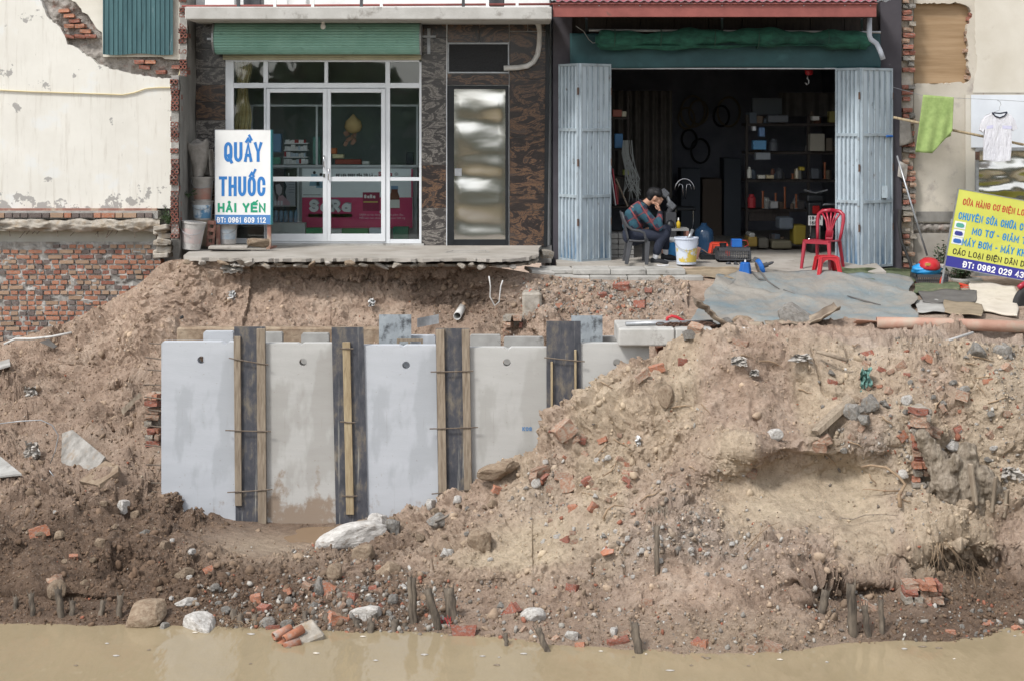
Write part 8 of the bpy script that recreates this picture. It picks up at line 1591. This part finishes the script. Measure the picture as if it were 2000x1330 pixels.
# rags, boards and plastic
def crumple(name, label, px, py, wpx, hpx, mt, seed, cat='rag', depth=.08):
    p, n = on(px, py, .03); k = (DCAM+p.y)/FPX; m = MB()
    def f(u, v):
        q = (u*3.1, v*3.1, seed*3.7); a = fb(q,1.2,4,seed); b2 = fb((q[1],q[0],q[2]+5),1.5,4,seed+1); w_ = 1-.45*abs(v-.5)+.3*a
        return (p.x+(u-.5)*wpx*k*w_+.02*b2, p.y-depth*.4-depth*a, p.z+(.5-v)*hpx*k*(1+.25*b2))
    m.grid(f, 18, 22); return tag(m.build(name, M[mt], base=p, smooth=False), label, cat)
crumple('dirty_rag', 'dirty white rag on the left soil pile', 66, 885, 30, 44, 'rag', 3); crumple('dirty_rag', 'torn white plastic at the mouth of the left hole', 58, 768, 28, 26, 'rag', 5, 'plastic'); crumple('teal_rag', 'teal net rag hanging on the right mound crest', 1688, 745, 22, 56, 'tealrag', 6); crumple('crumpled_paper', 'crumpled white paper on the upper mound', 1442, 703, 34, 16, 'rag', 7, 'paper'); crumple('grey_rag', 'grey cloth half buried on the upper right mound', 1565, 698, 44, 16, 'rag', 8); crumple('plastic_scrap', 'white scrap of plastic on the mound top', 1472, 730, 20, 12, 'rag', 9, 'plastic'); crumple('white_plastic', 'white plastic sheet scrap beside the tree stump', 1967, 925, 40, 30, 'rag', 11, 'plastic'); crumple('cement_bag', 'torn whitish sack sticking out of the cliff under the pavement', 458, 524, 46, 20, 'rag', 12, 'sack'); crumple('plastic_scrap', 'small white scrap on the cliff left of the square board', 727, 592, 14, 14, 'paper', 13, 'plastic'); crumple('plastic_scrap', 'white scrap low on the cliff at the left', 450, 574, 12, 16, 'paper', 14, 'plastic'); crumple('white_chip', 'white plastic chip on the mound left face', 1246, 860, 9, 18, 'paper', 15, 'plastic')
def slabpoly(name, label, pts, mt, cat, dY=-.06, th=.02):
    P3 = []
    for px, py in pts: p, n = on(px, py); P3.append(W(px, py, p.y+dY))
    c = sum(P3, Vector())/len(P3); n = (P3[1]-P3[0]).cross(P3[2]-P3[0]).normalized(); n = -n if n.y > 0 else n; m = MB(); k = len(P3); Q = [p-n*(p-c).dot(n) for p in P3]; fs = [tuple(range(k)), tuple(range(2*k-1,k-1,-1))]+[(i,k+i,k+(i+1) % k,(i+1) % k) for i in range(k)]; m.add([q+n*th*.5 for q in Q]+[q-n*th*.5 for q in Q], fs); return tag(m.build(name, M[mt], base=c), label, cat)
slabpoly('white_board', 'white board lying at the left edge of the soil pile', [(-60,905),(0,890),(42,924),(-30,940)], 'concOld', 'board', -.12); slabpoly('grey_tile_board', 'muddy grey tile panel tilted on the left soil pile', [(128,850),(148,843),(212,896),(150,943),(118,900)], 'stoneG', 'board', -.05); slabpoly('mud_slab', 'earth caked slab below the grey tile panel', [(155,940),(205,900),(232,910),(240,935),(190,945)], 'stoneB', 'slab', -.06, .05)
slabpoly('white_tile', 'white triangular tile shard in front of the tree stump', [(1808,892),(1818,905),(1800,925)], 'paper', 'tile', -.06, .012); slabpoly('timber_plank', 'grey timber plank stuck aslant in the right slope', [(1585,842),(1655,770),(1668,780),(1602,850)], 'timber', 'plank', -.06, .05); slabpoly('terracotta_shard', 'pale orange terracotta shard on the mound face', [(1172,1078),(1182,1070),(1199,1072),(1198,1080),(1178,1086)], 'brickO', 'tile', -.05, .015); slabpoly('timber_plank', 'timber plank stuck between the soil pile and the broken pier', [(236,800),(270,768),(276,774),(244,806)], 'timber', 'plank', -.08, .03)
slabpoly('grey_sheet', 'grey sheet sticking out of the soil at the far left', [(-20,712),(18,700),(20,712),(-10,728)], 'concOld', 'sheet', -.15); slabpoly('grey_sheet', 'thin curled sheet on the left soil pile under the brick wall', [(78,668),(95,662),(112,676),(105,680)], 'rubbermat', 'sheet', -.1)
def wire(name, label, pts, r, mt, Y):
    m = MB(); m.tube([W(x,y,Y) for x, y in pts], r, 6); return tag(m.build(name, M[mt], base=W(*pts[0],Y), smooth=True), label, 'wire')
wire('looped_wire', 'pale looped wire on the left soil pile', [(-10,828),(40,822),(80,820),(102,830),(114,850),(108,880),(98,905)], .006, 'galv', -4.15); wire('looped_wire', 'thin grey wire trailing down to the left bank', [(96,918),(105,930),(118,942),(132,952)], .006, 'galv', -4.75); wire('white_conduit', 'white conduit lying at the foot of the old brick wall', [(8,672),(30,662),(60,662),(100,658),(140,650)], .018, 'pvc', -1.35)
pipe('pvc_stub', 'grey plastic pipe stub sticking out of the cliff', [(905,598,-1.9),(893,618,-2.55)], 7, M['pvc'])
wire('hanging_cable', 'pale cable hanging down the cliff', [(955,540,),(958,560),(957,580),(966,598),(975,590),(978,560),(982,548)], .010, 'pvc', -2.35); wire('hanging_cable', 'thin yellow cable hanging down the cliff right of the pipe stub', [(1038,565),(1028,575),(1030,600),(1036,612)], .006, 'orange', -2.42); wire('dark_cable', 'dark cable sticking out of the left cliff corner', [(318,660),(330,640),(345,628),(358,618)], .022, 'rubber', -2.45)
m = MB(); pbox(m, 1020, 1058, 572, 660, -2.55, -2.2); o = m.build('concrete_post', M['mortarchunk'], base=W(1040,660,-2.4), bevel=.03); tag(o, 'rough concrete post standing in the cliff behind the panels', 'post')
m = MB(); m.grid(lambda u, v: W(815+42*u,622+18*v-8*u,-2.9+.06*math.sin(u*3)), 8, 6); tag(m.build('metal_scrap', M['galv'], base=W(835,640,-2.9), solid=.006), 'pale metal sheet scrap below the pipe stub', 'scrap')
m = MB(); pbox(m, 345, 745, 640, 690, -2.95, -2.8); tag(m.build('old_footing', M['stoneB'], base=W(770,680,-3.0), bevel=.02), 'old concrete footing band along the cliff base', 'footing')

# trees on the far bank behind the camera: they darken the reflections in the glass and the steel door
r7 = np.random.default_rng(5); nl = 6000; V = []; Fq = []
cx = r7.uniform(-34, 34, nl); cx = np.where(r7.random(nl) < .8, np.round(cx/7)*7+r7.normal(0,1.5,nl), cx); cz_ = ZW+.5+(7.5+2*np.sin(cx*.45))*r7.random(nl); cy = -46+r7.normal(0, 1.3, nl); ang = r7.uniform(0, 6.28, (nl, 3))
for i in range(nl):
    e = Euler(ang[i]).to_matrix(); a, b2 = e@Vector((.55,0,0)), e@Vector((0,.36,0)); c = Vector((cx[i], cy[i], cz_[i])); V += [c-a, c-b2, c+a, c+b2]; Fq.append((4*i,4*i+1,4*i+2,4*i+3))
tl = MB(); tl.v = [tuple(v) for v in V]; tl.f = Fq; tl.m = [0]*nl
for x in range(-33, 34, 4): tl.tube([(x,-46,ZW),(x+.3,-46,ZW+5)], [.22,.1], 6)
tl = tl.build('tree_line', M['leaf'], base=(0,-46,ZW)); tag(tl, 'dark green trees on the far bank mirrored in the panes', 'trees'); struct(tl, 'stuff')
fb_ = MB(); fb_.box(-80,80,-75,-44.5,-3.6,ZW+.5); struct(fb_.build('far_bank', M['earth']))
for i, (x, w_, h_, hx) in enumerate([(-21,9,6.5,'C9C2B4'),(-8,8,5.2,'B4AFA6'),(3,7,7.2,'CFC9BA'),(15,10,5.6,'BDB3A2'),(27,8,6.4,'C4C4C0')]):
    hs_ = thing('far_house', ['pale tall house on the far bank, leftmost in the mirrored row','low grey house on the far bank, second in the mirrored row','tall cream house on the far bank, middle of the mirrored row','wide tan house on the far bank, fourth in the mirrored row','white house on the far bank, last in the mirrored row'][i], 'house', (x,-52,ZW+.5))
    m = MB(); m.box(x-w_/2,x+w_/2,-56,-52,ZW+.5,ZW+.5+h_); m.build('wall', flat('far_wall%d' % i, hx, .9), hs_)
    m = MB(); m.prism([(x-w_/2-.4,ZW+.5+h_),(x+w_/2+.4,ZW+.5+h_),(x,ZW+2.4+h_)], -51.6, -56.4); m.build('roof', M['redpvc'], hs_)
    for k in range(3):
        m = MB(); xx = x-w_/2+w_*(k+.5)/3; m.box(xx-.6,xx+.6,-51.97,-51.9,ZW+2,ZW+3.6); m.build('window', M['black'], hs_)
